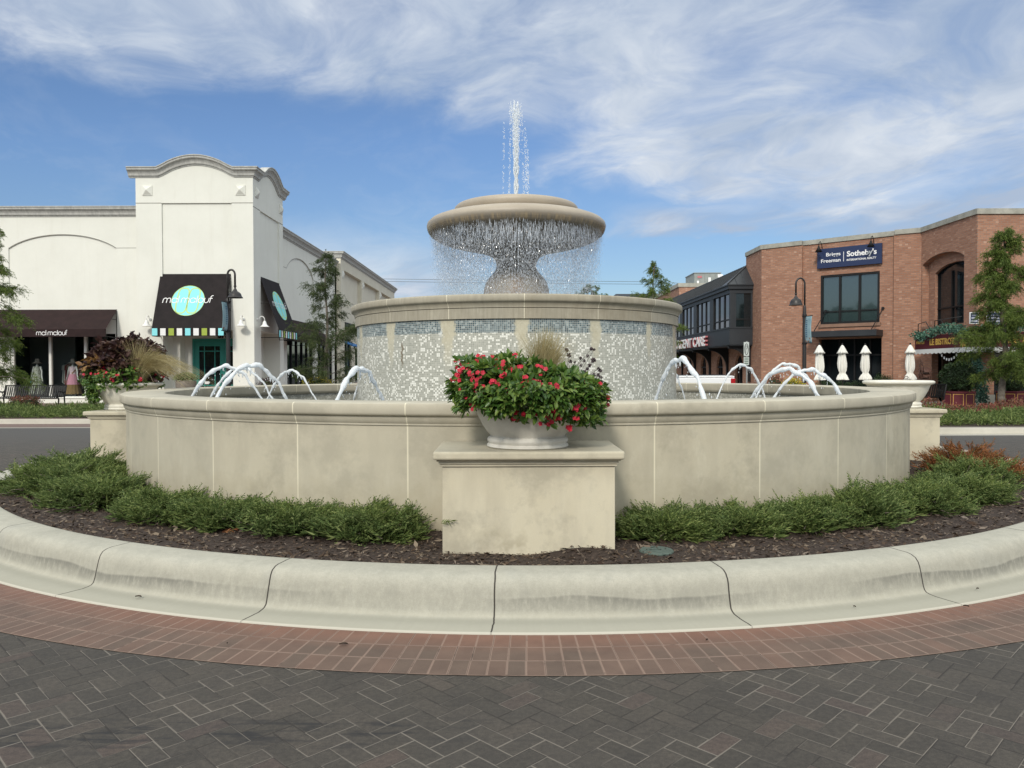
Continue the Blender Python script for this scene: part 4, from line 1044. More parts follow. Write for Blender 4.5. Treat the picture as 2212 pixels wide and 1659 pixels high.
# left planter: coleus, vinca, sweeping grass
def clump(name, x, y, z, rx, ry, rz, n, ll, lw, m, label, cat, seed, bottom=-.3, fold=.15, shade_core=True, group=None, down=.0, host=None, pname='leaves'):
    g = np.random.default_rng(seed); off = np.zeros(3)
    if host is None: t = thing(name, label, cat, (x, y, z), 0, group)
    else: t = host; off = np.array([x, y, z]) - np.array(host.location)
    d = nrm(g.normal(size=(n, 3))); d[:, 2] = np.where(d[:, 2] < bottom, -d[:, 2], d[:, 2])
    rad = g.uniform(.5, 1.0, n) ** .5
    lump = 1 + .12 * np.sin(d[:, 0] * 8 + seed) * np.cos(d[:, 2] * 7) + .08 * np.sin(d[:, 1] * 9 + d[:, 0] * 6) + g.normal(size=n) * .03
    P = d * (rad * lump)[:, None] * np.array([rx, ry, rz])
    D = nrm(d * .7 + g.normal(size=(n, 3)) * .6 + np.array([0, 0, -down])); N = nrm(d * .8 + np.array([0, 0, .8]) + g.normal(size=(n, 3)) * .4)
    L = g.uniform(.65, 1.2, n) * ll
    V, F = leaves(P + off, D, N, L, L * lw, fold); np_mesh(pname, V, F, m, t)
    if shade_core:
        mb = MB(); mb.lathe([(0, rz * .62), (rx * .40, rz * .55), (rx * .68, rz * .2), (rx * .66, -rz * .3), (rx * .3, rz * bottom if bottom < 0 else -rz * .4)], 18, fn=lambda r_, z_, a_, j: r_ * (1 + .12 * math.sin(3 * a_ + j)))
        o = mb.build('shade_core', F_shade_core, t, True); o.scale = (1, ry / rx, 1); o.location = off  # inner lump with the shade of the foliage put into its colour
    return t
Lx, Ly = UL
co = clump('coleus', Lx - .08, Ly + .05, 1.56, .55, .50, .52, 2600, .12, .62, F_coleus, 'tall dark purple coleus mound in the left planter', 'foliage plant', 31, bottom=-.2, fold=.2, down=.25)
clump('', Lx - .30, Ly - .22, 1.62, .34, .26, .20, 150, .12, .62, F_coleus_gold, '', '', 33, bottom=-.2, shade_core=False, down=.25, host=co, pname='bronze_leaves')
clump('', Lx + .06, Ly + .10, 1.84, .42, .38, .26, 900, .10, .60, F_coleus, '', '', 37, bottom=-.2, down=.2, shade_core=False, host=co, pname='top_leaves')
cl = []
for px, py, s_ in [(212, 899, 2), (258, 900, 3), (281, 899, 2), (301, 899, 3), (320, 893, 4), (325, 903, 2), (234, 914, 2), (258, 913, 4), (290, 924, 4), (292, 928, 3), (333, 909, 1), (357, 912, 2), (371, 917, 3), (347, 926, 3), (214, 915, 1), (275, 909, 1), (300, 915, 1)]:
    px *= .8848; py *= .8848
    p = atY(px, py, Ly - .38); cl.append((p.x - (Lx - .07), p.z - 1.46, s_, None))
vinca(Lx - .07, Ly - .05, 1.46, .55, .52, .21, 'green plant with small red flowers spilling over the left planter', 4200, cl, 17, ls=1.05)
spill(Lx, Ly, 1.40, .46, 1300, 'green leaves hanging over the outer left rim of the left planter', F_vinca, 8, (.05, .36), a0=-PI - .5, a1=-PI * .66, ls=.075)
tuft(Lx + .28, Ly - .24, 1.42, 2000, .74, .66, .34, 'sweeping clump of dry feather grass bending right over the coping', 21, .0085, 1.5)
tuft(Lx + .30, Ly - .30, 1.40, 150, .72, -.10, .12, 'thin upright dry grass stalks in front of the purple coleus', 22, .004, .9)

# ------------------------------------------------------------------ feathery street trees
def cypress(x, y, z0, H, prof, label, seed, nb=46, foli=None, trunk_r=.07, clear=.12, per=52, leafL=.13, group='feathery conifers along the street', wide=1., droop=.25, name='cypress_tree'):
    """prof: list of (height fraction, half width)"""
    g = np.random.default_rng(seed); t = thing(name, label, 'tree', (x, y, z0), 0, group)
    mb = MB(); N = 14
    tp = [Vector((.05 * math.sin(i * .9 + seed), .05 * math.cos(i * 1.1 + seed), H * .97 * i / (N - 1))) * (1 if i else 0) for i in range(N)]
    mb.tube(tp, [trunk_r * (1 - .9 * i / (N - 1)) + .008 for i in range(N)], 9)
    mb.build('trunk', M_trunk, t, True)
    br = MB(); parts = []
    hs, ws = zip(*prof); wm = max(ws)
    nb = int(nb * 1.7)
    for k in range(nb):
        f = clear + (1 - clear) * ((k + .5) / nb) ** .95; f = min(.985, max(clear, f + g.normal() * .012)); zz = f * H
        w = np.interp(f, hs, ws) * wide * g.choice([g.uniform(.35, .7), g.uniform(.85, 1.2)], p=[.35, .65])
        a = g.uniform(0, 2 * PI); d = np.array([math.cos(a), math.sin(a)])
        rise = g.uniform(.05, .65) * (1.2 if f > .6 else .9); dr = droop * g.uniform(.3, 1.6); bend = g.normal() * .18
        M_ = 7; pts = []
        for s in range(M_):
            u = s / (M_ - 1); pts.append(np.array([d[0] * w * u - d[1] * bend * w * u * u, d[1] * w * u + d[0] * bend * w * u * u, zz + w * rise * u - w * dr * u * u]))
        pts[0][:2] = 0
        br.tube([Vector(p) for p in pts], [.017 * (1 - f * .7) * (1 - .8 * s / (M_ - 1)) + .0035 for s in range(M_)], 5, caps=False)
        n = int(per * .72 * (.30 + w / wm)); ps_j = g.normal(size=(n, 3)) * np.array([.04, .04, .07])
        u = g.uniform(.10, 1.0, n) ** .62; ps = np.array([[np.interp(q, np.linspace(0, 1, M_), [p[c] for p in pts]) for c in range(3)] for q in u])
        ps = ps + ps_j
        sd = nrm(np.array([[d[0], d[1], 0.]]) * .55 + g.normal(size=(n, 3)) * np.array([.6, .6, .42]) + np.array([0, 0, .06]))
        sl = g.uniform(.14, .38, n) * (w / wm * .5 + .5)
        for j in range(7):
            v = (j + .3) / 7; b = ps + sd * (sl * v)[:, None]; b[:, 2] -= sl * .55 * v * v
            for s2 in (-1, 1):
                q = nrm(sd * .8 + s2 * nrm(np.cross(sd, g.normal(size=(n, 3)))) * .8 + np.array([0, 0, -.5]))
                parts.append(blades(b, q, leafL * .72 * g.uniform(.5, 1.0, n), .115 * leafL, g, droop=.2))
    br.build('branches', M_trunk, t, True)
    V, F = join(parts); np_mesh('crown', V, F, foli or F_cypress, t)
    return t
# ------------------------------------------------------------------ white shop on the left
def onseg(px, py, A, B):
    """where the sight line through a point of the picture meets the vertical plane through A-B: distance along it and height"""
    d = ray(px, py); ex, ey = B[0] - A[0], B[1] - A[1]; l = math.hypot(ex, ey); ex /= l; ey /= l
    det = d.x * (-ey) + d.y * ex
    s = (A[0] * (-ey) + A[1] * ex) / det
    X, Y = d.x * s, d.y * s
    return (X - A[0]) * ex + (Y - A[1]) * ey, CAM_H + d.z * s
def wall_open(mb, P0, ux, L, z0, z1, holes, th):
    """rectangular wall with rectangular holes; th = inward vector"""
    cuts = sorted({0, L, *[h[0] for h in holes], *[h[1] for h in holes]})
    for a, b in zip(cuts[:-1], cuts[1:]):
        if b - a < 1e-4: continue
        hs = sorted([h for h in holes if h[0] <= a + 1e-4 and h[1] >= b - 1e-4], key=lambda h: h[2]); z = z0
        for h in hs:
            if h[2] - z > 1e-4: mb.prism([(a, z), (b, z), (b, h[2]), (a, h[2])], P0, ux, (0, 0, 1), th)
            z = h[3]
        if z1 - z > 1e-4: mb.prism([(a, z), (b, z), (b, z1), (a, z1)], P0, ux, (0, 0, 1), th)
def sweep(path, outs, prof):
    mb = MB(); m = len(prof)
    for p, o in zip(path, outs):
        for (a, dz) in prof: mb.v.append((p[0] + o[0] * a, p[1] + o[1] * a, p[2] + dz))
    for i in range(len(path) - 1):
        for j in range(m): 
            k = (j + 1) % m; mb.f.append((i * m + j, (i + 1) * m + j, (i + 1) * m + k, i * m + k))
    mb.f.append(tuple(range(m))); mb.f.append(tuple(reversed([(len(path) - 1) * m + j for j in range(m)])))
    return mb
CORN = [(-.12, -.40), (.03, -.40), (.04, -.35), (.09, -.33), (.11, -.24), (.17, -.15), (.23, -.12), (.25, -.10), (.26, -.015), (.29, -.01), (.29, .03), (-.12, .03)]
def vpath(pts): return pts
YF = 34.0
FL = lambda px, py, Y=YF: (atY(px, py, Y).x, atY(px, py, Y).z)
TX0, TX1 = FL(295, 600)[0], FL(548, 600)[0]; TY1 = 38.4
ZS = FL(420, 364)[1]; ZA = FL(420, 338)[1]
shop = thing('white_shop_building', 'white stucco shop building with an arched corner tower and dark awnings', 'building', (TX0, YF, 0))
def P(mb, name, m, parent=None, smooth=False, bevel=0., host=None, auto=None):
    """build a mesh given in world coordinates as a part of host"""
    h = host or shop; off = Vector(h.location)
    if parent is None: parent = h
    mb.v = [tuple(Vector(q) - off) for q in mb.v]
    return mb.build(name, m, parent, smooth, bevel, auto)
def archtop(a0, a1, zs, za, n=20, ease=.18):
    """shoulder - segmental arch - shoulder"""
    w = a1 - a0; pts = []
    for i in range(n + 1):
        u = i / n; x = a0 + w * u; s = math.sin(PI * u)
        c = (s ** 1.0 * .55 + (1 - (2 * u - 1) ** 2) * .45)
        e = min(1, min(u, 1 - u) / ease); c *= (e * e * (3 - 2 * e)) * .25 + .75
        pts.append((x, zs + (za - zs) * c))
    return pts
# tower walls: outer layer with recessed panel
fa0, fa1 = FL(338, 0)[0], FL(503, 0)[0]
PX0, PX1 = FL(344, 0)[0], FL(496, 0)[0]; ZG = FL(420, 438.5)[1]; ZV = 3.42
W = TX1 - TX0
top = archtop(fa0, fa1, ZS - .05, ZA - .05)
mb = MB()
outl = [(TX0, 0), (PX0, 0), (PX0, ZG), (PX1, ZG), (PX1, 0), (TX1, 0), (TX1, ZS - .05)] + top[::-1] + [(TX0, ZS - .05)]
mb.prism(outl, (0, YF, 0), (1, 0, 0), (0, 0, 1), (0, .12, 0))
mb.box(PX0 - .02, PX1 + .02, YF + .07, YF + .37, ZV, ZG + .02)
# return of the tower above the wing, back parts
mb.prism([(YF + .12, 0), (YF + .12, ZS - .05), (TY1, ZS - .05), (TY1, 0)], (TX0, 0, 0), (0, 1, 0), (0, 0, 1), (.25, 0, 0))
# side face (towards the street) with its own arch
sa0, sa1 = YF + .75, TY1 - .75
so0, so1 = YF + .95, TY1 - .62
stop = archtop(sa0, sa1, ZS - .05, ZA - .05)
mb.prism([(YF + .122, 0), (so0, 0), (so0, ZG - .15), (so1, ZG - .15), (so1, 0), (TY1, 0), (TY1, ZS - .05)] + stop[::-1] + [(YF + .122, ZS - .05)], (TX1 - .001, 0, 0), (0, 1, 0), (0, 0, 1), (-.12, 0, 0))
mb.box(TX1 - .37, TX1 - .07, so0 - .02, so1 + .02, ZV, ZG - .13)
P(mb, 'tower_wall', M_stucco)
mb = MB()  # entrance recess
vy = 35.45
mb.box(PX0 - .1, PX0, YF + .12, vy, 0, ZV); mb.box(PX1, PX1 + .1, YF + .12, vy, 0, ZV)
mb.box(PX0, PX1, vy, vy + .15, 0, ZV); mb.box(PX0, PX1, YF + .37, vy, ZV, ZV + .1)
mb.box(PX0, PX0 + .35, vy - .5, vy, 0, ZV - .004)
P(mb, 'entrance_recess', M_stucco)
mb = MB(); mb.box(TX1 - .9, TX1 - .8, so0, so1, 0, ZV); mb.box(TX1 - .8, TX1 - .12, so0 - .1, so0, 0, ZV); mb.box(TX1 - .8, TX1 - .12, so1, so1 + .1, 0, ZV); mb.box(TX1 - .8, TX1 - .37, so0, so1, ZV, ZV + .1)
P(mb, 'side_recess', M_stucco)
# cornice, front and side in one run with a mitred corner
path = [(TX0 - .29, YF, ZS)] + [(x, YF, z) for x, z in archtop(fa0, fa1, ZS, ZA)] + [(TX1, YF, ZS)] + [(TX1, y, z) for y, z in archtop(sa0, sa1, ZS, ZA)] + [(TX1, TY1 + .29, ZS)]
outs = [(0, -1)] * 22 + [(1, -1)] + [(1, 0)] * 22
P(sweep(path, outs, CORN), 'cornice', M_cornice)
P(sweep([(TX0, TY1, ZS), (TX0, YF, ZS)], [(-1, 0), (-1, 0)], CORN), 'cornice', M_cornice)
mb = MB(); mb.box(TX0 + .25, TX1 - .12, YF + .12, TY1, ZS - 1.2, ZS - 1.05); P(mb, 'roof', M_cornice)
# grooves
mb = MB(); g_ = .018
mb.box(TX0, PX0, YF - .004, YF + .01, ZG - g_, ZG + g_); mb.box(PX1, TX1, YF - .004, YF + .01, ZG - g_, ZG + g_)
mb.box(TX1 - .01, TX1 + .004, YF, so0, ZG - .15 - g_, ZG - .15 + g_); mb.box(TX1 - .01, TX1 + .004, so1, TY1, ZG - .15 - g_, ZG - .15 + g_)
P(mb, 'wall_groove', M_groove)
def pyramid(c, ux, n, s=.22, host=None):
    c = Vector(c); ux = Vector(ux); n = Vector(n); uz = Vector((0, 0, 1)); mb = MB()
    q = [c + ux * a * s + uz * b * s for a, b in ((-1, -1), (1, -1), (1, 1), (-1, 1))]; f = [p + n * .03 for p in q]
    i = [c + n * .03 + (p - c - n * .03) * .92 for p in f]
    mb.add(q + f + i + [c + n * .15], [(0, 1, 5, 4), (1, 2, 6, 5), (2, 3, 7, 6), (3, 0, 4, 7), (4, 5, 9, 8), (5, 6, 10, 9), (6, 7, 11, 10), (7, 4, 8, 11), (8, 9, 12), (9, 10, 12), (10, 11, 12), (11, 8, 12)])
    return P(mb, 'pyramid_tile', M_stucco, host=host)
zp = FL(318, 411.4)[1]
pyramid((FL(318.3, 411)[0], YF, zp), (1, 0, 0), (0, -1, 0)); pyramid((FL(519.5, 411)[0], YF, zp), (1, 0, 0), (0, -1, 0))
pyramid((TX1, YF + .48, zp), (0, 1, 0), (1, 0, 0)); pyramid((TX1, TY1 - .34, zp), (0, 1, 0), (1, 0, 0))

# left wing
YW = 34.30
def FW(px, py): p = atY(px, py, YW); return p.x, p.z
ZC = FW(150, 449)[1]; wx0, wx1 = FW(18, 534)[0], FW(251, 535.7)[0]; zsp = FW(251, 535.7)[1]; zcr = FW(136, 506.5)[1]
gx0, gx1 = FW(22, 700)[0], FW(253, 700)[0]; gz0, gz1 = FW(200, 859.5)[1], 3.35
mb = MB(); XL = -46.
wall_open(mb, (XL, YW + .05, 0), (1, 0, 0), TX0 - XL, 0, ZC - .05, [(gx0 - XL, gx1 - XL, gz0, gz1)], (0, .28, 0))
cx_, hw = (wx0 + wx1) / 2, (wx1 - wx0) / 2
arcp = [(cx_ + hw * math.sin(a), zsp + (zcr - zsp) * (math.cos(a) - math.cos(.95)) / (1 - math.cos(.95))) for a in np.linspace(-.95, .95, 21)]
arcp = [(cx_ + (x - cx_) / math.sin(.95), z) for x, z in arcp]
mb.prism([(TX0, 0), (TX0, ZC - .3), (XL, ZC - .3), (XL, 0), (wx0, 0)] + arcp + [(wx1, 0)], (0, YW, 0), (1, 0, 0), (0, 0, 1), (0, .05, 0))
P(mb, 'wing_wall', M_stucco)
P(sweep([(XL, YW, ZC), (TX0 - .02, YW, ZC)], [(0, -1), (0, -1)], CORN), 'cornice', M_cornice)
mb = MB(); mb.box(wx1, TX0, YW - .004, YW + .01, zsp - .012, zsp + .012)
mb.ribbon(arcp, .028, (0, YW - .003, 0), (1, 0, 0), (0, 0, 1), (0, 0, 0)); P(mb, 'wall_groove', M_groove)
mb = MB(); mb.box(XL, TX0, YW + .33, 39, 8.0, 8.2); P(mb, 'roof', M_cornice)
# shop window: frame, panes, sill, room behind
win = P(MB().box(gx0, gx1, YW + .02, YW + .12, gz0, gz0 + .07).box(gx0, gx1, YW + .02, YW + .12, gz1 - .07, gz1), 'window', M_whiteframe)
mb = MB()
posts = [FW(p, 700)[0] for p in (26, 107, 183.5)] + [gx1 - .03]
for p in posts: mb.box(p - .06, p + .045, YW + .01, YW + .13, gz0 + .07, gz1 - .07)
P(mb, 'mullions', M_whiteframe, win)
mb = MB()
for p in posts: mb.box(p + .048, p + .075, YW + .03, YW + .12, gz0 + .07, gz1 - .07)
P(mb, 'mullion_edge', M_alum, win)
mb = MB()
for a, b in zip(posts[:-1], posts[1:]): mb.box(a + .075, b - .06, YW + .075, YW + .085, gz0 + .07, gz1 - .07)
P(mb, 'pane', M_shopglass, win)
P(MB().box(gx0 - .1, TX0 + 0, YW - .10, YW - .002, gz0 - .42, gz0 - .02).box(gx0 - .1, gx1 + .02, YW - .14, YW + .02, gz0 - .018, gz0 + .012), 'window_sill', M_stucco, win)
M_shopwall = mat('shop_interior_dim', (.11, .12, .12), .8); M_shopdark = mat('shop_interior_dark', (.02, .026, .03), .8)  # room colours kept dark to give the dim light inside
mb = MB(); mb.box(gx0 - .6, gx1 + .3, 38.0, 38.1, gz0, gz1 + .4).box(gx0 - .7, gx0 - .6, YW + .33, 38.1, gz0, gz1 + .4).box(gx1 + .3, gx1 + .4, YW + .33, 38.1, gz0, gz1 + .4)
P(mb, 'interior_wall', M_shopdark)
mb = MB(); mb.box(gx0 - .6, gx0 + 1.6, 36.6, 36.7, gz0, gz1 + .3); mb.box(FW(109, 0)[0] + .2, FW(109, 0)[0] + .9, 37, 37.1, gz0, gz1); P(mb, 'interior_partition', M_shopwall)
mb = MB(); mb.box(gx0 - .7, gx1 + .4, YW + .33, 38, gz0 - .12, gz0 - .01); P(mb, 'interior_floor', mat('shop_floor', (.07, .065, .06), .5))
mb = MB(); mb.box(gx0 - .7, gx1 + .4, YW + .33, 38, gz1 + .41, gz1 + .5); P(mb, 'interior_ceiling', M_shopwall)

# awnings -----------------------------------------------------------
def strokes(word, s, slant=.0):
    """thin rounded lower case lettering as lists of points; returns strokes and width"""
    out = []; x = 0.
    def arcp(cx, cy, r, a0, a1, n=12): return [(cx + r * math.cos(R(a0 + (a1 - a0) * i / n)), cy + r * math.sin(R(a0 + (a1 - a0) * i / n))) for i in range(n + 1)]
    for ch in word:
        if ch == 'm':
            out.append([(x, 0), (x, .62)] + arcp(x + .36, .64, .36, 180, 0) + [(x + .72, 0)]); out.append([(x + .72, .6)] + arcp(x + 1.08, .64, .36, 180, 0) + [(x + 1.44, 0)]); x += 1.44 + .26
        elif ch == 'a': out.append(arcp(x + .5, .5, .5, 0, 360, 24)); out.append([(x + 1.0, 0), (x + 1.0, 1.0)]); x += 1.0 + .26
        elif ch == 'o': out.append(arcp(x + .5, .5, .5, 0, 360, 24)); x += 1.0 + .22
        elif ch == 'l': out.append([(x, 0), (x, 1.5)]); x += .26
        elif ch == 'u': out.append([(x, 1.0), (x, .42)] + arcp(x + .40, .40, .40, 180, 360) + [(x + .8, 1.0)]); x += .8 + .30
        elif ch == 'f': out.append([(x, 0), (x, 1.15)] + arcp(x + .35, 1.15, .35, 180, 80)); out.append([(x - .18, .92), (x + .38, .92)]); x += .6
        elif ch == ' ': x += .34
    w = x
    return [[((p[0] + slant * p[1]) * s, p[1] * s) for p in st] for st in out], w * s
def letters(word, s, P0, ux, uy, off, wd, slant=0., center=True):
    st, w = strokes(word, s, slant); mb = MB(); ux = Vector(ux); P0 = Vector(P0) - (ux * w / 2 if center else Vector())
    for q in st:
        mb.ribbon(q, wd, P0, ux, uy, off)
    return mb
def awning(P0, ux, n, L, ztop, zbot, proj, val, m, side_gap=True):
    """sloping awning: P0 top left at the wall; ux along, n outwards. Returns canopy object and frames (origin at bottom-left of slope, slope axis)"""
    P0 = Vector(P0); ux = Vector(ux); n = Vector(n)
    a = Vector((P0.x, P0.y, ztop)) + n * .02; b = Vector((P0.x, P0.y, zbot)) + n * proj
    mb = MB(); t = .012
    sl = (a - b).normalized(); nn = ux.cross(sl).normalized(); nn = nn if nn.dot(n) > 0 else -nn
    mb.prism([(0, 0), (L, 0), (L, (a - b).length), (0, (a - b).length)], b, ux, sl, -nn * t)
    # valance
    mb.prism([(0, 0), (L, 0), (L, -val), (0, -val)], b, ux, (0, 0, 1), -n * t)
    can = P(mb, 'awning', m)
    mb = MB()
    for u in (.015, L - .015):
        c = Vector((P0.x, P0.y, 0)) + ux * u; z = Vector((0, 0, 1))
        mb.tube([c + n * .03 + z * (zbot - val), c + n * proj + z * (zbot - val + .01)], .018, 6)
        mb.tube([c + n * .03 + z * (zbot - val), c + n * .03 + z * ztop], .016, 6)
        mb.tube([c + n * .03 + z * ((ztop + zbot) / 2), c + n * (proj / 2) + z * ((ztop + zbot) / 2)], .014, 6)
        mb.tube([c + n * proj * .97 + z * (zbot - val), c + n * proj * .97 + z * zbot], .018, 6)
    c = Vector((P0.x, P0.y, 0)); mb.tube([c + n * proj * .97 + Vector((0, 0, zbot - val + .01)), c + ux * L + n * proj * .97 + Vector((0, 0, zbot - val + .01))], .016, 6)
    P(mb, 'frame', M_black, can)
    return can, b, sl, nn
def emblem(can, b, ux, sl, nn, u, v, r, s, bend=1.):
    c = b + Vector(ux) * u + sl * v
    mb = MB(); mb.prism([(r * math.cos(2 * PI * i / 56), r * math.sin(2 * PI * i / 56)) for i in range(56)], c, ux, sl, nn * .006); P(mb, 'emblem', M_cyan, can)
    mb = MB(); mb.ribbon([(r * .985 * math.cos(2 * PI * i / 56), r * .985 * math.sin(2 * PI * i / 56)) for i in range(56)], .022, c, ux, sl, nn * .010, closed=True)
    def clip(q): return [p for p in q if p[0] ** 2 + p[1] ** 2 < (r * .97) ** 2]
    for sx in (-1, 1):
        w = .33 * r; h = .62 * r; cx = sx * w * 1.02
        pts = []
        for k in range(49):
            a = 2 * PI * k / 48; ca, sa = math.cos(a), math.sin(a)
            ex = abs(ca) ** .55 * (1 if ca > 0 else -1) * w; ey = abs(sa) ** .55 * (1 if sa > 0 else -1) * (h + .20 * r)
            pts.append((cx + ex + .06 * ey, ey))
        mb.ribbon(pts[:-1], .055, c, ux, sl, nn * .010, closed=True)
    P(mb, 'emblem_lines', M_limeline, can)
    P(letters('mal malouf', s * .97, c - sl * s * .45, ux, sl, nn * .016, s * .13, .12), 'lettering', M_letter, can)
def valance_squares(can, b, ux, n, L, val, k, w, m3=None):
    cols = [M_cyan, M_whitec, M_lime, M_whitec]; step = (L - w) / (k - 1)
    for i in range(k):
        mb = MB(); u = i * step + .005; mb.prism([(u, -.02), (u + w - .01, -.02), (u + w - .01, -val + .025), (u, -val + .025)], b, ux, (0, 0, 1), Vector(n) * .006)
        P(mb, 'valance_square', cols[i % 4], can)
zt, zb = FL(420, 591.5)[1], atY(420, 708, YF - .84).z; pj = .84; vl = .36
ax0, ax1 = FL(345.8, 591)[0], FL(497.5, 591)[0]; AL = ax1 - ax0
can, b, sl, nn = awning((ax0, YF + .06, 0), (1, 0, 0), (0, -1, 0), AL, zt, zb, pj + .06, vl, M_awning)
slen = math.hypot(zt - zb, pj)
emblem(can, b, (1, 0, 0), sl, nn, (FL(414.4, 650)[0] - ax0) + .0, slen * .50, .73, .235)
valance_squares(can, b, (1, 0, 0), (0, -1, 0), AL, vl, 9, .245)
# side awning of the tower
sy0, sy1 = YF + .93, TY1 - .62; SL_ = sy1 - sy0
can, b, sl, nn = awning((TX1 - .06, sy0, 0), (0, 1, 0), (1, 0, 0), SL_, zt, zb, pj + .06, vl, M_awning)
emblem(can, b, (0, 1, 0), sl, nn, SL_ / 2 + .1, slen * .50, .73, .235)
valance_squares(can, b, (0, 1, 0), (1, 0, 0), SL_, vl, 9, .20)
# wing awning
wa0, wa1 = FW(-40, 669)[0], FW(253, 669)[0]; zt2, zb2 = FW(100, 669)[1], atY(100, 711, YW - .95).z
v2 = zb2 - atY(100, 727.6, YW - .95).z
can, b, sl, nn = awning((wa0, YW, 0), (1, 0, 0), (0, -1, 0), wa1 - wa0, zt2, zb2, 1.0, v2, M_awning_brown)
p = atY(112.5, 726, YW - 1.01)
P(letters('mal malouf', .142, (p.x, YW - 1.0, p.z + .045), (1, 0, 0), (0, 0, 1), (0, -.008, 0), .026), 'lettering', M_letter, can)
# door
dx0, dx1 = atY(409.5, 0, vy).x, PX1 - .02; dz1 = atY(440, 732, vy).z; dm = (dx0 + .1 + dx1 + 0.45) / 2
mb = MB(); mb.box(dx0, dx0 + .1, vy - .1, vy - .002, .15, dz1).box(dx1 - .02, dx1 + .5 - .48, vy - .1, vy - .002, .15, dz1).box(dx0 + .1, dx1 - .02, vy - .1, vy - .002, dz1 - .10, dz1)
fr = P(mb, 'door_frame', M_teal)
mid = atY(478.5, 0, vy).x
def door_leaf(a, b_, hinge):
    mb = MB(); y0, y1 = vy - .07, vy - .02; zt_ = dz1 - .105
    st = .20
    mb.box(a, a + st, y0, y1, .16, zt_).box(b_ - st, b_, y0, y1, .16, zt_).box(a + st, b_ - st, y0, y1, .16, .62).box(a + st, b_ - st, y0, y1, zt_ - .24, zt_)
    w = b_ - a - 2 * st
    for q in (.25, .75): mb.box(a + st + w * q - .022, a + st + w * q + .022, y0 + .004, y1, .62, zt_ - .24)
    for zz in (.92, zt_ - .47): mb.box(a + st, b_ - st, y0 + .006, y1, zz - .022, zz + .022)
    d = P(mb, 'door', M_teal)
    P(MB().box(a + st, b_ - st, vy - .045, vy - .035, .62, zt_ - .24), 'pane', M_darkglass, d)
    hx = b_ - .1 if hinge < 0 else a + .1
    P(MB().box(hx - .035, hx + .035, y0 - .02, y0 - .002, .92, 1.45).tube([(hx, y0 - .02, 1.0), (hx, y0 - .07, 1.05), (hx, y0 - .07, 1.32), (hx, y0 - .02, 1.37)], .014, 6), 'handle', M_black, d)
    return d
d = door_leaf(dx0 + .105, mid - .004, -1); door_leaf(mid + .004, mid + (mid - dx0 - .1), 1)
P(MB().box(dx0 + .55, dx0 + .75, vy - .078, vy - .074, .98, 1.10).box(dx0 + .60, dx0 + .72, vy - .078, vy - .074, .66, .76), 'notice', M_letter, d)
text_mesh('8701', .34, M_black, 'address_number', shop, Vector((atY(463, 0, vy - .02).x - .0, vy - .03, dz1 + .05)), (1, 0, 0), (0, 0, 1), .02, bold=.012)

# street side of the wing, receding
XS = -12.0; SY1 = 51.6
def FS(px, py): u, z = onseg(px, py, (XS, TY1), (XS, SY1)); return TY1 + u, z
ZC2 = FS(680, 539)[1]
mb = MB()
wall_open(mb, (XS - .05, TY1, 0), (0, 1, 0), SY1 - TY1, 0, ZC2 - .05, [(2.3, 7.6, .3, 3.3), (8.6, 12.6, .3, 3.3)], (-.28, 0, 0))
def seg_arch(c, hw, zs, zc, n=17): return [(c + hw * math.sin(a) / math.sin(1.15), zs + (zc - zs) * (math.cos(a) - math.cos(1.15)) / (1 - math.cos(1.15))) for a in np.linspace(-1.15, 1.15, n)]
a1 = seg_arch(43.3, 2.75, FS(690, 620)[1] if False else 7.05, 7.9)
mb.prism([(TY1, 3.4), (TY1, ZC2 - .3), (SY1, ZC2 - .3), (SY1, 3.4), (46.05, 3.4)] + a1[::-1] + [(40.55, 3.4)], (XS, 0, 0), (0, 1, 0), (0, 0, 1), (-.05, 0, 0))
mb.box(XS - .05, XS, 38.4, 40.55, 0, 3.398).box(XS - .05, XS, 46.2, 46.9, 0, 3.398)
P(mb, 'side_wall', M_stucco)
P(sweep([(XS, TY1 - .2, ZC2), (XS, SY1 + .1, ZC2)], [(1, 0), (1, 0)], CORN), 'cornice', M_cornice)
mb = MB(); mb.ribbon(a1, .03, (XS + .003, 0, 0), (0, 1, 0), (0, 0, 1), (0, 0, 0)); mb.box(XS - .01, XS + .004, 46.05, SY1, 7.04, 7.065).box(XS - .01, XS + .004, TY1, 40.55, 7.04, 7.065); P(mb, 'wall_groove', M_groove)
for (a, b_) in ((40.7, 46.0), (47.0, 51.0)):
    w_ = P(MB().box(XS - .22, XS - .12, a, b_, .3, .38).box(XS - .22, XS - .12, a, b_, 3.22, 3.3), 'window', M_black)
    mb = MB(); k = 5 if b_ - a > 5 else 4
    for i in range(k + 1): y = a + (b_ - a) * i / k; mb.box(XS - .2, XS - .10, y - .04, y + .04, .38, 3.22)
    P(mb, 'mullions', M_black, w_); P(MB().box(XS - .19, XS - .17, a, b_, .38, 3.22), 'pane', M_darkglass, w_)
can, b, sl, nn = awning((XS, TY1 + .05, 0), (0, 1, 0), (1, 0, 0), 7.6, zt2, zb2, 1.0, v2, M_awning_brown)

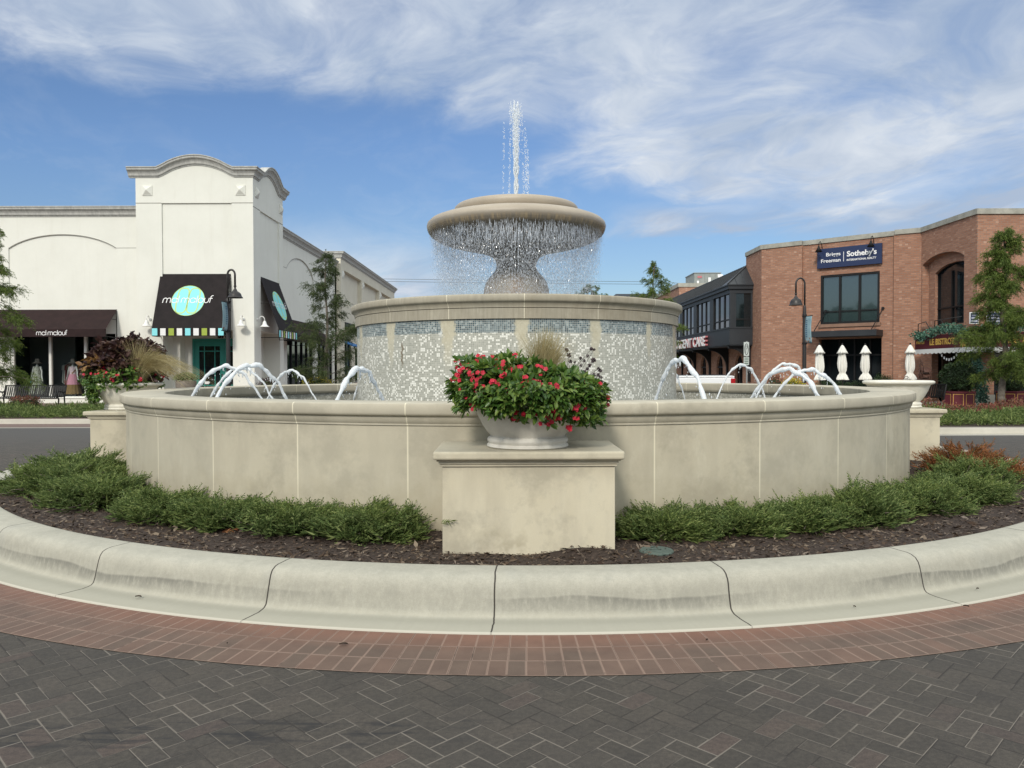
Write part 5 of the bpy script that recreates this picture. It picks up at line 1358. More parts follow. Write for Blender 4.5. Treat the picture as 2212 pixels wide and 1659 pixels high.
# wall lamps of the tower
def wall_lamp(P0, n, label):
    P0 = Vector(P0); n = Vector(n); t = thing('wall_lamp', label, 'wall lamp', tuple(P0), math.atan2(n.y, n.x) - math.atan2(-1, 0), 'white gooseneck wall lamps')
    # local: -y outwards
    MB().lathe([(0, 0), (.075, 0), (.075, .02), (.05, .035), (0, .04)], 18).build('back_plate', M_white_paint, t, True).rotation_euler = (R(90), 0, 0)
    arc_ = [(0, -.03, 0), (0, -.09, .0)] + [(0, -.215 + .125 * math.cos(a), .0 + .15 * math.sin(a)) for a in np.linspace(.3, PI - .05, 10)] + [(0, -.34, -.05)]
    MB().tube(arc_, .018, 8).build('arm', M_white_paint, t, True)
    MB().lathe([(.0, .0), (.035, -.005), (.045, -.03), (.07, -.06), (.085, -.12), (.11, -.19), (.16, -.245), (.215, -.275), (.22, -.285), (.20, -.283), (.15, -.25), (.09, -.17), (0, -.1)], 24, (0, -.34, -.04)).build('shade', M_white_paint, t, True)
    return t
lz = FL(318, 690)[1]
wall_lamp((FL(324.5, 690)[0] , YF, lz), (0, -1, 0), 'white wall lamp left of the emblem awning on the tower front')
wall_lamp((FL(556.5 - 30.5, 690)[0], YF, lz), (0, -1, 0), 'white wall lamp between the street lamp and the tower corner')
wall_lamp((TX1, YF + .40, lz), (1, 0, 0), 'white wall lamp round the tower corner beside the side awning')

# mannequins and clothes rails
def mannequin(px, label, lab_dress, m_top, m_mid, m_low, hat=True, bag=None):
    X = atY(px, 800, 35.25).x; t = thing('mannequin', label, 'mannequin', (X, 35.25, gz0 - .01), 0)
    skin = mat('mannequin_white', (.82, .80, .76), .5)
    mb = MB()
    mb.tube([(0, 0, .06), (0, .0, .45), (0, 0, .9), (0, 0, 1.15), (0, 0, 1.38), (0, 0, 1.50), (0, 0, 1.56)], [.05, .06, .12, .10, .13, .05, .045], 12, flat=.7)
    for s in (-1, 1):
        mb.tube([(s * .15, 0, 1.44), (s * .21, .0, 1.22), (s * .22, -.03, 1.05), (s * .27, -.06, .84), (s * .29, -.07, .76)], [.045, .038, .032, .025, .030], 8)
        mb.tube([(s * .07, 0, .5), (s * .06, 0, .2), (s * .06, -.03, .04), (s * .06, -.12, .02)], [.06, .04, .03, .02], 8)
    mb.build('body', skin, t, True)
    def pl(r, z, a, j): return r * (1 + .06 * math.sin(a * 14 + j * .4) * min(1, max(0, (1.1 - z))))
    MB().lathe([(.10, 1.44), (.15, 1.36), (.155, 1.28), (.135, 1.15), (.15, 1.08)], 28, fn=pl).build('bodice', m_top, t, True)
    MB().lathe([(.15, 1.08), (.19, .95), (.23, .80), (.27, .60)], 56, fn=pl).build('skirt', m_mid, t, True)
    MB().lathe([(.27, .60), (.29, .45), (.33, .30), (.37, .16)], 56, fn=pl).build('hem', m_low, t, True)
    if hat:
        MB().lathe([(.0, 1.80), (.07, 1.80), (.085, 1.77), (.09, 1.66), (.13, 1.63), (.21, 1.60), (.22, 1.585), (.10, 1.60)], 28, (0, 0, 0)).build('hat', mat('felt_hat', (.42, .36, .31), .9), t, True)
    if bag:
        MB().box(.24 * bag - .09, .24 * bag + .09, -.16, -.09, .66, .80).tube([(.24 * bag - .07, -.12, .80), (.26 * bag, -.12, .90), (.24 * bag + .07, -.12, .80)], .008, 5).build('bag', mat('blue_handbag' if bag < 0 and px < 100 else 'pink_handbag', (.05, .28, .42) if px < 100 else (.42, .2, .18), .6), t, bevel=.01)
    return t
fl_ = noisy('floral_dress', (.72, .70, .62), (.22, .24, .18), 26., .9)
mannequin(80.5, 'mannequin in a pale floral dress and hat behind the shop glass', '', fl_, fl_, fl_, bag=-1)
mannequin(157.5, 'mannequin in a pink and brown tiered dress and hat in the shop window', '', mat('mauve_cloth', (.72, .55, .60), .9), mat('pink_cloth', (.70, .32, .42), .9), mat('brown_cloth', (.28, .17, .07), .9), bag=-1)
def rail(x0, x1, y, label, cols, seed):
    g = random.Random(seed); t = thing('clothes_rail', label, 'clothes rail', ((x0 + x1) / 2, y, gz0 - .01)); w = (x1 - x0) / 2
    MB().tube([(-w, 0, 0), (-w, 0, 1.6), (w, 0, 1.6), (w, 0, 0)], .018, 6).box(-w - .03, -w + .03, -.25, .25, 0, .03).box(w - .03, w + .03, -.25, .25, 0, .03).build('rail', M_black, t)
    k = int((x1 - x0) / .075)
    for i in range(k):
        x = -w + .05 + i * .075; l = g.uniform(.7, 1.15); mb = MB()
        mb.prism([(-.2, 0), (-.22, -.2), (-.17, -.22), (-.20, -l), (.20, -l), (.17, -.22), (.22, -.2), (.2, 0), (.06, .07), (-.06, .07)], (x - .02 + g.uniform(-.01, .01), 0, 1.48), Vector((.35, 1, 0)).normalized(), (0, 0, 1), (.04, 0, 0))
        mb.build('garment', mat('garment_%d' % (i % len(cols)), cols[i % len(cols)], .9), t)
cs = [(.30, .31, .30), (.42, .40, .36), (.24, .06, .06), (.36, .25, .19), (.20, .24, .27), (.45, .38, .40), (.13, .14, .16), (.35, .10, .11)]
rail(FW(112, 0)[0], FW(145, 0)[0], 35.9, 'rail of pale and red garments between the two mannequins', cs, 1)
rail(FW(164, 0)[0], FW(182, 0)[0], 35.8, 'short rail of dark red garments right of the pink dress', cs[2:], 2)
rail(FW(84, 0)[0], FW(101, 0)[0], 35.9, 'short rail of garments right of the floral dress', cs[3:] + cs[:1], 3)

# neighbouring building further down the street
X2 = -11.65; Y20, Y21 = 51.85, 75.5
nb_ = thing('pale_stucco_building', 'pale stucco building further down the street with pyramid tiles', 'building', (X2, Y20, 0))
Z2 = onseg(738, 546, (X2, Y20), (X2, Y21))[1]
mb = MB()
wall_open(mb, (X2 - .3, Y20 + .0, 0), (0, 1, 0), Y21 - Y20, 0, Z2 - .05, [(1.2, 4.6, .3, 3.9), (6, 10, .3, 3.3)], (-.3, 0, 0))
mb.prism([(Y20, 0), (Y20 + 1.1, 0), (Y20 + 1.1, 8.55), (Y20 + 7.2, 8.55), (Y20 + 7.2, 0), (Y20 + 8.2, 0), (Y20 + 8.2, 8.55), (Y20 + 15, 8.55), (Y20 + 15, 0), (Y20 + 16, 0), (Y20 + 16, 8.55), (Y21 - 1, 8.55), (Y21 - 1, 0), (Y21, 0), (Y21, Z2 - .3), (Y20, Z2 - .3)], (X2, 0, 0), (0, 1, 0), (0, 0, 1), (-.30, 0, 0))
mb.box(X2 - 8, X2 - .302, Y20, Y20 + .3, 0, Z2 - .05)
P(mb, 'wall', noisy('cream_stucco', (.66, .62, .51), (.72, .68, .57), 1., .9), host=nb_)
P(sweep([(X2 - 8, Y20, Z2), (X2, Y20, Z2), (X2, Y21, Z2), (X2 - 4, Y21, Z2)], [(0, -1), (1, -1), (1, 1), (0, 1)], [(a, z * 1.05) for a, z in CORN]), 'cornice', M_cornice, host=nb_)
for y in (Y20 + .6, Y20 + 7.7, Y20 + 15.5, Y21 - .6): pyramid((X2, y, 8.2), (0, 1, 0), (1, 0, 0), .24, host=nb_)
w_ = P(MB().box(X2 - .5, X2 - .4, Y20 + 1.2, Y20 + 4.6, .3, .4), 'window', M_black, host=nb_)
mb = MB(); 
for i in range(4): y = Y20 + 1.2 + i * 1.13; mb.box(X2 - .5, X2 - .4, y - .04, y + .04, .4, 3.9)
P(mb, 'mullions', M_black, w_, host=nb_); P(MB().box(X2 - .48, X2 - .46, Y20 + 1.2, Y20 + 4.6, .4, 3.9), 'pane', mat('blue_window_glass', (.03, .09, .13), .05, spec=.9), w_, host=nb_)
mb = MB(); mb.prism([(0, 2.9), (.9, 2.5), (.9, 2.42), (.0, 2.82)], (X2 - .28, Y20 + 1.3, .8), (1, 0, 0), (0, 0, 1), (0, 3.1, 0)); P(mb, 'awning', noisy('blue_canvas', (.03, .13, .36), (.04, .17, .42), 4., .8), host=nb_)
tt = text_mesh('MARKS ST', .86, M_blackletter, 'shop_lettering', None, Vector((X2 + .05, 53.0, 4.35)), (0, 1, 0), (0, 0, 1), .05, bold=.02)
tag(tt, 'black shop lettering on the pale stucco wall between the street tree and the drum', 'sign')
# ------------------------------------------------------------------ brick building on the right
A1, A2, A3, A4 = (12.93, 39.4), (17.74, 35.3), (18.68, 34.72), (18.71, 30.6)
ZP = 8.02
bk = thing('brick_building', 'two storey red brick building with chamfered corner, stone parapet and charcoal bay', 'building', (12.93, 39.4, 0))
B = lambda mb, name, m, parent=None, **k: P(mb, name, m, parent, host=bk, **k)
def fr(A, Bp):
    e = Vector((Bp[0] - A[0], Bp[1] - A[1], 0)); L = e.length; e /= L
    n = Vector((e.y, -e.x, 0)); n = n if n.dot(Vector((A[0], A[1], 0))) < 0 else -n
    return Vector((A[0], A[1], 0)), e, L, n
Pa, ea, La, na_ = fr(A1, A2)
def F1(px, py): return onseg(px, py, A1, A2)
w0, wz1 = F1(1771, 595); w1, _ = F1(1899, 586.4); _, wz0 = F1(1771, 700.6)
e0, ez = F1(1768, 733); e1, _ = F1(1903, 733)
us = F1(1733, 520)[0]
mb = MB()
wall_open(mb, Pa, ea, us, 0, ZP - .2, [], -na_ * .3)
wall_open(mb, Pa + ea * us - na_ * .12, ea, La - us, 0, ZP - .2, [(w0 - us, w1 - us, wz0, wz1), (e0 - us, e1 - us, 0, ez)], -na_ * .3)
P3, e3, L3, n3 = fr(A2, A3); wall_open(mb, P3, e3, L3, 0, ZP - .2, [], -n3 * .3)
mb.prism([(0, 0), (.3, 0), (.3, ZP - .2), (0, ZP - .2)], P3, -n3, (0, 0, 1), -e3 * .02)
B(mb, 'corner_wall', M_brick)
# side wall with arched recess
P4, e4, L4, n4 = fr(A3, A4)
def F4(px, py): return onseg(px, py, A3, A4)
o0, oz = .10, F4(1993, 569)[1]; o1 = F4(2083, 550)[0]; oc = F4(2045, 543.5)[1]; ob = F4(2060, 700)[1]
def sarc(a, b_, zs, zc, n=15):
    return [(a + (b_ - a) * (.5 + .5 * math.sin(t) / math.sin(1.1)), zs + (zc - zs) * (math.cos(t) - math.cos(1.1)) / (1 - math.cos(1.1))) for t in np.linspace(-1.1, 1.1, n)]
g0, g1, gz_ = .9, L4 + .1, 2.35
mb = MB()
mb.prism([(o0, oz - .1), (0, oz - .1), (0, ZP - .2), (L4, ZP - .2), (L4, oz - .1), (o1, oz - .1)] + sarc(o0, o1, oz - .1, oc)[::-1], P4, e4, (0, 0, 1), -n4 * .3)
wall_open(mb, P4, e4, L4, 0, oz - .102, [(o0, o1, ob, oz - .102), (g0, g1 - .4, 0, gz_)], -n4 * .3)
# inner layer with the narrower arch
Pin = P4 - n4 * .302; i0, i1, iz, ic = o0 + .5, o1 + .3, oz - .55, oc - .45
mb.prism([(i0, ob), (o0 - .1, ob), (o0 - .1, oc + .1), (i1 + .2, oc + .1), (i1 + .2, ob), (i1, ob)] + sarc(i0, i1, iz, ic)[::-1], Pin, e4, (0, 0, 1), -n4 * .25)
B(mb, 'side_wall', M_brick)
wn = B(MB().prism([(i0, ob + .0), (i1, ob + .0), (i1, ob + .1), (i0, ob + .1)], Pin - n4 * .12, e4, (0, 0, 1), -n4 * .08), 'arched_window', M_black)
mb = MB(); mb.prism([(i0, ob + .1), (i1, ob + .1)] + sarc(i0, i1, iz, ic)[::-1], Pin - n4 * .18, e4, (0, 0, 1), -n4 * .02); B(mb, 'pane', M_darkglass, wn)
mb = MB()
for f in (.0, .36, .68, 1.):
    x = i0 + (i1 - i0) * f; mb.prism([(x - .04, ob + .1), (x + .04, ob + .1), (x + .04, iz + .02), (x - .04, iz + .02)], Pin - n4 * .12, e4, (0, 0, 1), -n4 * .055)
mb.prism([(i0, ob + .75), (i1, ob + .75), (i1, ob + .82), (i0, ob + .82)], Pin - n4 * .11, e4, (0, 0, 1), -n4 * .05)
mb.ribbon(sarc(i0, i1, iz, ic), .10, Pin - n4 * .12, e4, (0, 0, 1), -n4 * .0)
B(mb, 'mullions', M_black, wn)
B(MB().prism([(o0, ob - .10), (o1 + .1, ob - .10), (o1 + .1, ob), (o0, ob)], P4 + n4 * .05, e4, (0, 0, 1), -n4 * .75), 'sill', noisy('brown_sill', (.22, .13, .09), (.28, .17, .12), 3.), wn)
# frontal wall
Fy = 30.6
mb = MB(); fx0 = 18.71
wall_open(mb, Vector((fx0, Fy, 0)), Vector((1, 0, 0)), 40, 0, ZP - .2, [(.72, 3.6, 0, 2.45), (4.3, 7.4, 0, 2.45), (3.2, 7.2, 3.3, 6.6), (9, 13, 3.3, 6.6)], Vector((0, .3, 0)))
B(mb, 'front_wall', M_brick)
B(MB().box(fx0 - .03, fx0 + .74, Fy - .04, Fy + .36, 0, .55), 'pier_base', noisy('pale_stone_base', (.40, .37, .31), (.50, .47, .40), 4.))
for a, b_ in ((3.2, 7.2), (9, 13)):
    w_ = B(MB().box(fx0 + a, fx0 + b_, Fy + .12, Fy + .2, 3.3, 3.4).box(fx0 + a, fx0 + b_, Fy + .12, Fy + .2, 6.5, 6.6), 'window', M_black)
    mb = MB()
    for i in range(4): x = fx0 + a + (b_ - a) * i / 3; mb.box(x - .04, x + .04, Fy + .12, Fy + .2, 3.4, 6.5)
    mb.box(fx0 + a, fx0 + b_, Fy + .13, Fy + .19, 4.2, 4.28)
    B(mb, 'mullions', M_black, w_); B(MB().box(fx0 + a, fx0 + b_, Fy + .15, Fy + .17, 3.4, 6.5), 'pane', M_greenglass, w_)
# dark bistro room behind the openings
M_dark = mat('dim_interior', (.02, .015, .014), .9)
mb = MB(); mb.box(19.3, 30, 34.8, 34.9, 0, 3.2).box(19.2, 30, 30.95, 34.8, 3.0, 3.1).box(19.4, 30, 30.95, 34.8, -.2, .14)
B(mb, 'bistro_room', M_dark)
for ya_ in (32.35, 33.6): B(MB().box(19.05, 19.45, ya_, ya_ + .08, .15, 2.4), 'wood_post', noisy('dark_wood', (.05, .03, .02), (.08, .05, .03), 6.))
B(MB().box(fx0 + 3.62, fx0 + 6.9, Fy - .3, Fy - .04, .15, 1.9).box(fx0 + 3.9, fx0 + 4.6, Fy - .32, Fy - .302, .4, 1.6), 'maroon_panelling', M_maroon)
for a in (.72, 4.3):
    w_ = B(MB().box(fx0 + a, fx0 + a + 2.88, Fy + .2, Fy + .28, .14, .24).box(fx0 + a, fx0 + a + .08, Fy + .2, Fy + .28, .24, 2.45), 'window', M_black); B(MB().box(fx0 + a + .08, fx0 + a + 2.88, Fy + .22, Fy + .24, .24, 2.45), 'pane', M_darkglass, w_)
# parapet stones
def cap_run(pts, over=.06, z=ZP, h=.22, th=.42):
    mb = MB()
    for (a, b_) in zip(pts[:-1], pts[1:]):
        Q, e, L, n = fr(a, b_); k = max(1, int(L / 1.9))
        for i in range(k):
            mb.prism([(L * i / k + .006, z - h), (L * (i + 1) / k - .006, z - h), (L * (i + 1) / k - .006, z), (L * i / k + .006, z)], Q + n * over, e, (0, 0, 1), -n * th)
    return mb
q1 = Pa + ea * us
capm = cap_run([(12.93, 42.0), A1, (q1.x, q1.y)]); c2 = cap_run([(q1.x - na_.x * .12, q1.y - na_.y * .12), (A2[0] - na_.x * .12, A2[1] - na_.y * .12)], z=ZP - .01)
c3 = cap_run([A2, A3, A4], z=ZP + .012); c4 = cap_run([(fx0 - .06, Fy), (fx0 + 40, Fy)], z=ZP + .003)
for c_ in (c2, c3, c4): capm.add(c_.v, c_.f)
B(capm, 'parapet', M_capstone)
# long wall on the street side
mb = MB()
def arch_hole(c, hw, zs, zc): return [(c - hw, 0)] + [(c - hw * math.cos(t), zs + (zc - zs) * math.sin(t)) for t in np.linspace(0, PI, 11)] + [(c + hw, 0)]
mods = [43.3, 47.3, 51.3, 55.3]
poly = [(39.4, 0)]
for c_ in mods: poly += arch_hole(c_, .72, 1.75, 2.45)
poly += [(58.8, 0), (58.8, 7.2), (42.0, 7.2), (42.0, ZP - .2), (39.4, ZP - .2)]
mb.prism(poly, (12.93, 0, 0), (0, 1, 0), (0, 0, 1), (.3, 0, 0)); B(mb, 'street_wall', M_brick)
mb = MB(); mb.box(13.25, 40, 42, 58.8, 7.0, 7.18).box(18.9, 58, 31, 42, 7.0, 7.18).prism([(13.2, 41.9), (13.2, 39.5), (18.0, 35.4), (18.9, 35), (18.9, 41.9)], (0, 0, 7.0), (1, 0, 0), (0, 1, 0), (0, 0, .17)); B(mb, 'roof', M_cornice)
for c_ in mods:
    w_ = B(MB().prism(arch_hole(c_, .72, 1.75, 2.45), (13.1, 0, 0), (0, 1, 0), (0, 0, 1), (.03, 0, 0)), 'arched_window', M_darkglass)
    B(MB().box(13.0, 13.09, c_ - .03, c_ + .03, 0, 2.42).box(13.0, 13.09, c_ - .7, c_ + .7, 1.7, 1.78).ribbon(arch_hole(c_, .70, 1.75, 2.43), .08, (13.07, 0, 0), (0, 1, 0), (0, 0, 1), (0, 0, 0)), 'mullions', M_black, w_)
# corner window, canopy, entrance
Pw = Pa - na_ * .12
def fac(u0, u1, z0, z1, d0, d1, mb=None): return (mb or MB()).prism([(u0, z0), (u1, z0), (u1, z1), (u0, z1)], Pw + na_ * d1, ea, (0, 0, 1), -na_ * (d1 - d0))
w_ = B(fac(w0, w1, wz0, wz0 + .10, -.16, -.02, fac(w0, w1, wz1 - .10, wz1, -.16, -.02, fac(w0, w0 + .10, wz0 + .1, wz1 - .1, -.16, -.02, fac(w1 - .10, w1, wz0 + .1, wz1 - .1, -.16, -.02)))), 'window', M_black)
mb = MB(); zr = F1(1771, 674)[1]
for f in (1 / 3, 2 / 3): fac(w0 + (w1 - w0) * f - .05, w0 + (w1 - w0) * f + .05, wz0 + .1, wz1 - .1, -.15, -.04, mb)
fac(w0 + .1, w1 - .1, zr - .03, zr + .03, -.15, -.06, mb); B(mb, 'mullions', M_black, w_)
B(fac(w0 + .1, w1 - .1, wz0 + .1, wz1 - .1, -.14, -.11), 'pane', M_greenglass, w_)
B(fac(w0 - .08, w1 + .05, wz0 - .16, wz0 - .003, -.1, .07), 'sill', noisy('brown_sill', (.22, .13, .09), (.28, .17, .12), 3.), w_)
cz0, cz1 = F1(1752, 730)[1], F1(1752, 717)[1]; cu0, cu1 = F1(1760, 720)[0], F1(1906, 720)[0]
ca = B(fac(cu0, cu1, cz0, cz1 - .02, .01, 1.1), 'entrance_canopy', M_charcoal)
for u in (cu0 + .25, cu1 - .25):
    mb = MB()
    a = Pw + ea * u + na_ * .95 + Vector((0, 0, cz1)); b_ = Pw + ea * (u + .25) + na_ * .02 + Vector((0, 0, cz1 + 1.0)); mb.tube([a, b_], .022, 6); mb.tube([b_ - na_ * .0, b_ + na_ * .06], .07, 8)
    B(mb, 'stay_rod', M_black, ca)
ent = B(fac(e0, e1, 0.02, ez, -.9, -.86), 'entrance', M_dimglass)
mb = MB()
for u in np.linspace(e0, e1, 5): fac(u - .04, u + .04, .02, ez, -.86, -.78, mb)
fac(e0, e1, 2.25, 2.33, -.86, -.79, mb); B(mb, 'door_frame', M_black, ent)
B(fac(e0 - .02, e0 + .0, 0, ez, -.9, -.3, fac(e1, e1 + .02, 0, ez, -.9, -.3, fac(e0, e1, ez, ez + .02, -.9, -.3))), 'reveal', M_charcoal, ent)

# bay with metal roof -------------------------------------------------
X0, X1_ = 11.69, 12.93; Yb, Ye = 40.8, 60.0
mb = MB(); mb.box(X0, X1_, Yb, Ye, 2.92, 3.80).box(X0 - .03, X1_, Yb - .03, Ye, 3.80, 3.88)
bay = B(mb, 'bay', M_charcoal)
mb = MB(); mb.box(X0 + .0, X1_, Yb + .0, Ye, 5.68, 5.90).box(X0 - .10, X1_, Yb - .10, Ye, 5.903, 6.08).box(X0 - .16, X1_, Yb - .16, Ye, 6.083, 6.14)
wy = [41.0 + 4 * k for k in range(5)]
for k, y in enumerate(wy):
    mb.box(X0 + .02, X0 + .22, y - (.2 if k == 0 else .8), y, 3.88, 5.68)
mb.box(X0 + .02, X0 + .22, 60.0, 60.2, 3.88, 5.68).box(X0 + .23, X0 + .35, Yb + .02, Yb + .2, 3.88, 5.68).box(X1_ - .10, X1_, Yb + .02, Yb + .2, 3.88, 5.68)
B(mb, 'bay_trim', M_charcoal, bay)
for y in wy:
    for k in range(3):
        a = y + k * 3.2 / 3; b_ = a + 3.2 / 3
        mb = MB(); mb.box(X0 + .06, X0 + .16, a, a + .09, 3.88, 5.68).box(X0 + .06, X0 + .16, b_ - .09, b_, 3.88, 5.68).box(X0 + .06, X0 + .16, a + .09, b_ - .09, 4.26, 4.33)
        w_ = B(mb, 'bay_window', M_black, bay)
        # sub-part of the bay would be one level too deep: the panes sit beside the frames
        B(MB().box(X0 + .10, X0 + .12, a + .09, b_ - .09, 3.88, 5.68), 'bay_pane', M_darkglass, bay)
B(MB().box(X0 + .35, X1_ - .10, Yb + .08, Yb + .10, 3.88, 5.68), 'bay_pane', M_darkglass, bay)
B(MB().box(X0 + .35, X1_ - .10, Yb + .05, Yb + .078, 4.26, 4.33), 'bay_window', M_black, bay)
e_z, r_z, hipY = 6.145, 7.27, 42.0
ev = [(X0 - .16, Yb - .16, e_z), (X1_, Yb - .16, e_z), (X1_, hipY, r_z), (X0 - .16, Ye + 1.5, e_z), (X1_, Ye + 1.5, r_z)]
mb = MB(); mb.add(ev, [(0, 1, 2), (0, 2, 4, 3)]); mb.add([(a, b_, c_ - .04) for a, b_, c_ in ev], [(2, 1, 0), (3, 4, 2, 0)])
rf = B(mb, 'bay_roof', M_roofmetal)
mb = MB(); y = hipY
k = 0
dY = .42
while y < Ye + 1.4:
    a = Vector((X0 - .16, y, e_z)); b_ = Vector((X1_, y, r_z)); mb.tube([a + Vector((0, 0, .015)), b_ + Vector((0, 0, .015))], .018, 4); mb.box(X1_ - .03, X1_ + .02, y - .05, y + .05, r_z - .02, r_z + .06); y += dY
mb.tube([Vector(ev[0]) + Vector((0, 0, .02)), Vector(ev[2]) + Vector((0, 0, .02))], .035, 6)
mb.tube([Vector(ev[2]) + Vector((0, 0, .02)), Vector(ev[4]) + Vector((0, 0, .02))], .04, 6)
for x in (X0 + .35, X0 + .8): 
    f = (x - ev[0][0]) / (X1_ - ev[0][0]); top = Vector(ev[0]).lerp(Vector(ev[2]), f); mb.tube([Vector((x, Yb - .16, e_z + .015)), top + Vector((0, 0, .015))], .016, 4)
B(mb, 'seams', M_roofmetal, rf)
for y in (41.1, 45.3, 49.3, 53.3, 57.3):
    pts = [(0, 0), (0, -2.0), (-.12, -2.0)] + [(-.12 - 1.0 * (1 - math.cos(t)), -1.25 + 1.05 * math.sin(t)) for t in np.linspace(0, PI / 2, 10)] + [(-1.2, -.2), (-1.2, 0)]
    B(MB().prism(pts, (X1_ - .002, y, 2.915), (1, 0, 0), (0, 0, 1), (0, .16, 0)), 'bracket', M_black)
B(MB().box(X0 + .1, X0 + .32, 40.9, 41.1, .16, 2.915) if False else MB().box(X0 + .05, X1_, 40.86, Ye, 2.86, 2.915), 'soffit', M_charcoal)
# lettering
def text_fit(body, h, width, m, name, host, P0, ux, uy, ext, bold=0.):
    o = text_mesh(body, h / .70, m, name, None, Vector((0, 0, 0)), (1, 0, 0), (0, 0, 1), ext, bold=bold)
    xs = [v.co.x for v in o.data.vertices]; w = max(xs) - min(xs); s = width / w; mn = min(xs)
    bpy.data.objects.remove(o)
    ux = Vector(ux).normalized(); return text_mesh(body, h / .70, m, name, host, Vector(P0) - ux * mn * s, ux, uy, ext, bold=bold, sx=s)
M_pink = mat('pink_letter_side', (.50, .16, .18), .5)
ys = 45.3; sg = thing('lettering_sign', 'white raised URGENT CARE letters on the charcoal band of the bay', 'sign', (X0 - .1, ys, 3.02))
text_fit('URGENT CARE', .56, 8.3, M_pink, 'letter_sides', sg, Vector((X0 - .09, ys + 8.3, 3.03)), (0, -1, 0), (0, 0, 1), .075, .02)
text_fit('URGENT CARE', .56, 8.3, M_letter, 'letter_faces', sg, Vector((X0 - .18, ys + 8.3, 3.03)), (0, -1, 0), (0, 0, 1), .012, .02)
# navy sign
s0, sz1 = F1(1766, 539); s1, _ = F1(1905.3, 525); _, sz0 = F1(1766, 580.6)
sgn = thing('company_sign', 'navy sign board reading Briggs Freeman Sotheby\'s International Realty above the corner window', 'sign', tuple(Pw + ea * s0 + Vector((0, 0, sz0))))
def S_(mb, name, m, **k): return P(mb, name, m, None, host=sgn, **k)
S_(fac(s0, s1, sz0, sz1, .02, .16), 'board', M_navy)
def sp(cx, cy): # crop point -> picture
    return F1((1600 + cx * .3014) * .8848, (500 + cy * .3014) * .8848)
sO = Pw + na_ * .165
def stext(body, cx0, cx1, cyb, cyt, cxr, bold=0.):
    u0, _ = sp(cx0, cyb); u1, _ = sp(cx1, cyb); _, zb_ = sp(cxr, cyb); _, zt_ = sp(cxr, cyt)
    text_fit(body, zt_ - zb_, u1 - u0, M_letter, 'lettering', sgn, sO + ea * u0 + Vector((0, 0, zb_)), ea, (0, 0, 1), .004, bold)
stext('Briggs', 1386, 1502, 418, 390, 1400, .003); stext('Freeman', 1345, 1502, 472, 444, 1350, .003)
stext("Sotheby's", 1553, 1795, 418, 377, 1560, .010); stext('INTERNATIONAL REALTY', 1553, 1791, 455, 440, 1560, .003)
u, zb_ = sp(1527, 458); _, zt_ = sp(1527, 380); S_(fac(u - .012, u + .012, zb_, zt_, .162, .168), 'divider', M_letter)
for px, lb in ((1775, 'black cone sign lamp above the left end of the navy sign'), (1887, 'black cone sign lamp above the right end of the navy sign')):
    u, z = F1(px, 524 if px < 1800 else 512); Q = Pw + ea * u + Vector((0, 0, z - .35))
    t = thing('sign_lamp', lb, 'sign lamp', tuple(Q), 0, 'sign lamps above the navy board')
    MB().tube([Vector(), na_ * .12 + Vector((0, 0, .25)), na_ * .32 + Vector((0, 0, .38)), na_ * .50 + Vector((0, 0, .30)), na_ * .55 + Vector((0, 0, .12))], .018, 6).build('arm', M_black, t, True)
    MB().lathe([(0, .12), (.04, .12), (.05, .05), (.17, -.16), (.16, -.16), (.03, .04)], 20, tuple(na_ * .55)).build('shade', M_black, t, True)

# buildings beyond
b2 = thing('far_brick_block', 'plain brick block behind the charcoal bay roof', 'building', (12.93, 58.82, 0))
z2 = onseg(1466, 612, (12.93, 58.82), (12.93, 70))[1]
P(MB().box(12.93, 26, 58.85, 72, 0, z2 - .3), 'wall', M_brick, host=b2); P(MB().box(12.86, 26.1, 58.78, 72.1, z2 - .297, z2), 'parapet', M_capstone, host=b2)
hv = thing('rooftop_unit', 'pale grey rooftop air conditioning unit on the brick building roof', 'air conditioner', (14.2, 60.5, z2 - .9))
q0 = atY(1493, 600, 60.5); q1_ = atY(1550, 590, 60.5)
M_hv = noisy('grey_unit_panels', (.24, .26, .25), (.30, .32, .31), 2., .6)
P(MB().box(q0.x + .25, q1_.x + .25, 60.5, 63.5, z2 - .9, q1_.z), 'casing', M_hv, host=hv)
mb = MB()
for i in range(1, 5): x = q0.x + .25 + i * .42; mb.box(x - .015, x + .015, 60.47, 60.498, z2 - .85, q1_.z - .05)
mb.box(q0.x + .2, q1_.x + .30, 60.45, 63.55, q1_.z + .002, q1_.z + .05); P(mb, 'seams', M_steel, host=hv)
P(MB().box(q0.x + .45, q0.x + .62, 60.46, 60.469, q1_.z - 1.0, q1_.z - .6).box(q0.x + .9 + .45, q0.x + 1.1 + .45, 60.44, 60.468, q1_.z - 1.1, q1_.z - .35).box(q0.x + 2.1, q0.x + 2.5, 60.44, 60.468, q1_.z - .35, q1_.z - .1), 'labels', M_letter, host=hv)
P(MB().box(q0.x + .5, q0.x + .85, 60.455, 60.469, q1_.z - .38, q1_.z - .22), 'red_label', M_pink, host=hv)
b3 = thing('distant_flat_building', 'distant dark flat roofed building at the end of the street', 'building', (20, 105, 0))
q = atY(1336, 635.5, 105)
P(MB().box(q.x, 60, 105, 125, 0, q.z - .6), 'wall', noisy('far_brown_wall', (.16, .12, .10), (.2, .15, .13), 1.), host=b3); P(MB().box(q.x - .4, 60.4, 104.6, 125.4, q.z - .597, q.z), 'roof_edge', mat('dark_slate', (.05, .06, .075), .6), host=b3)
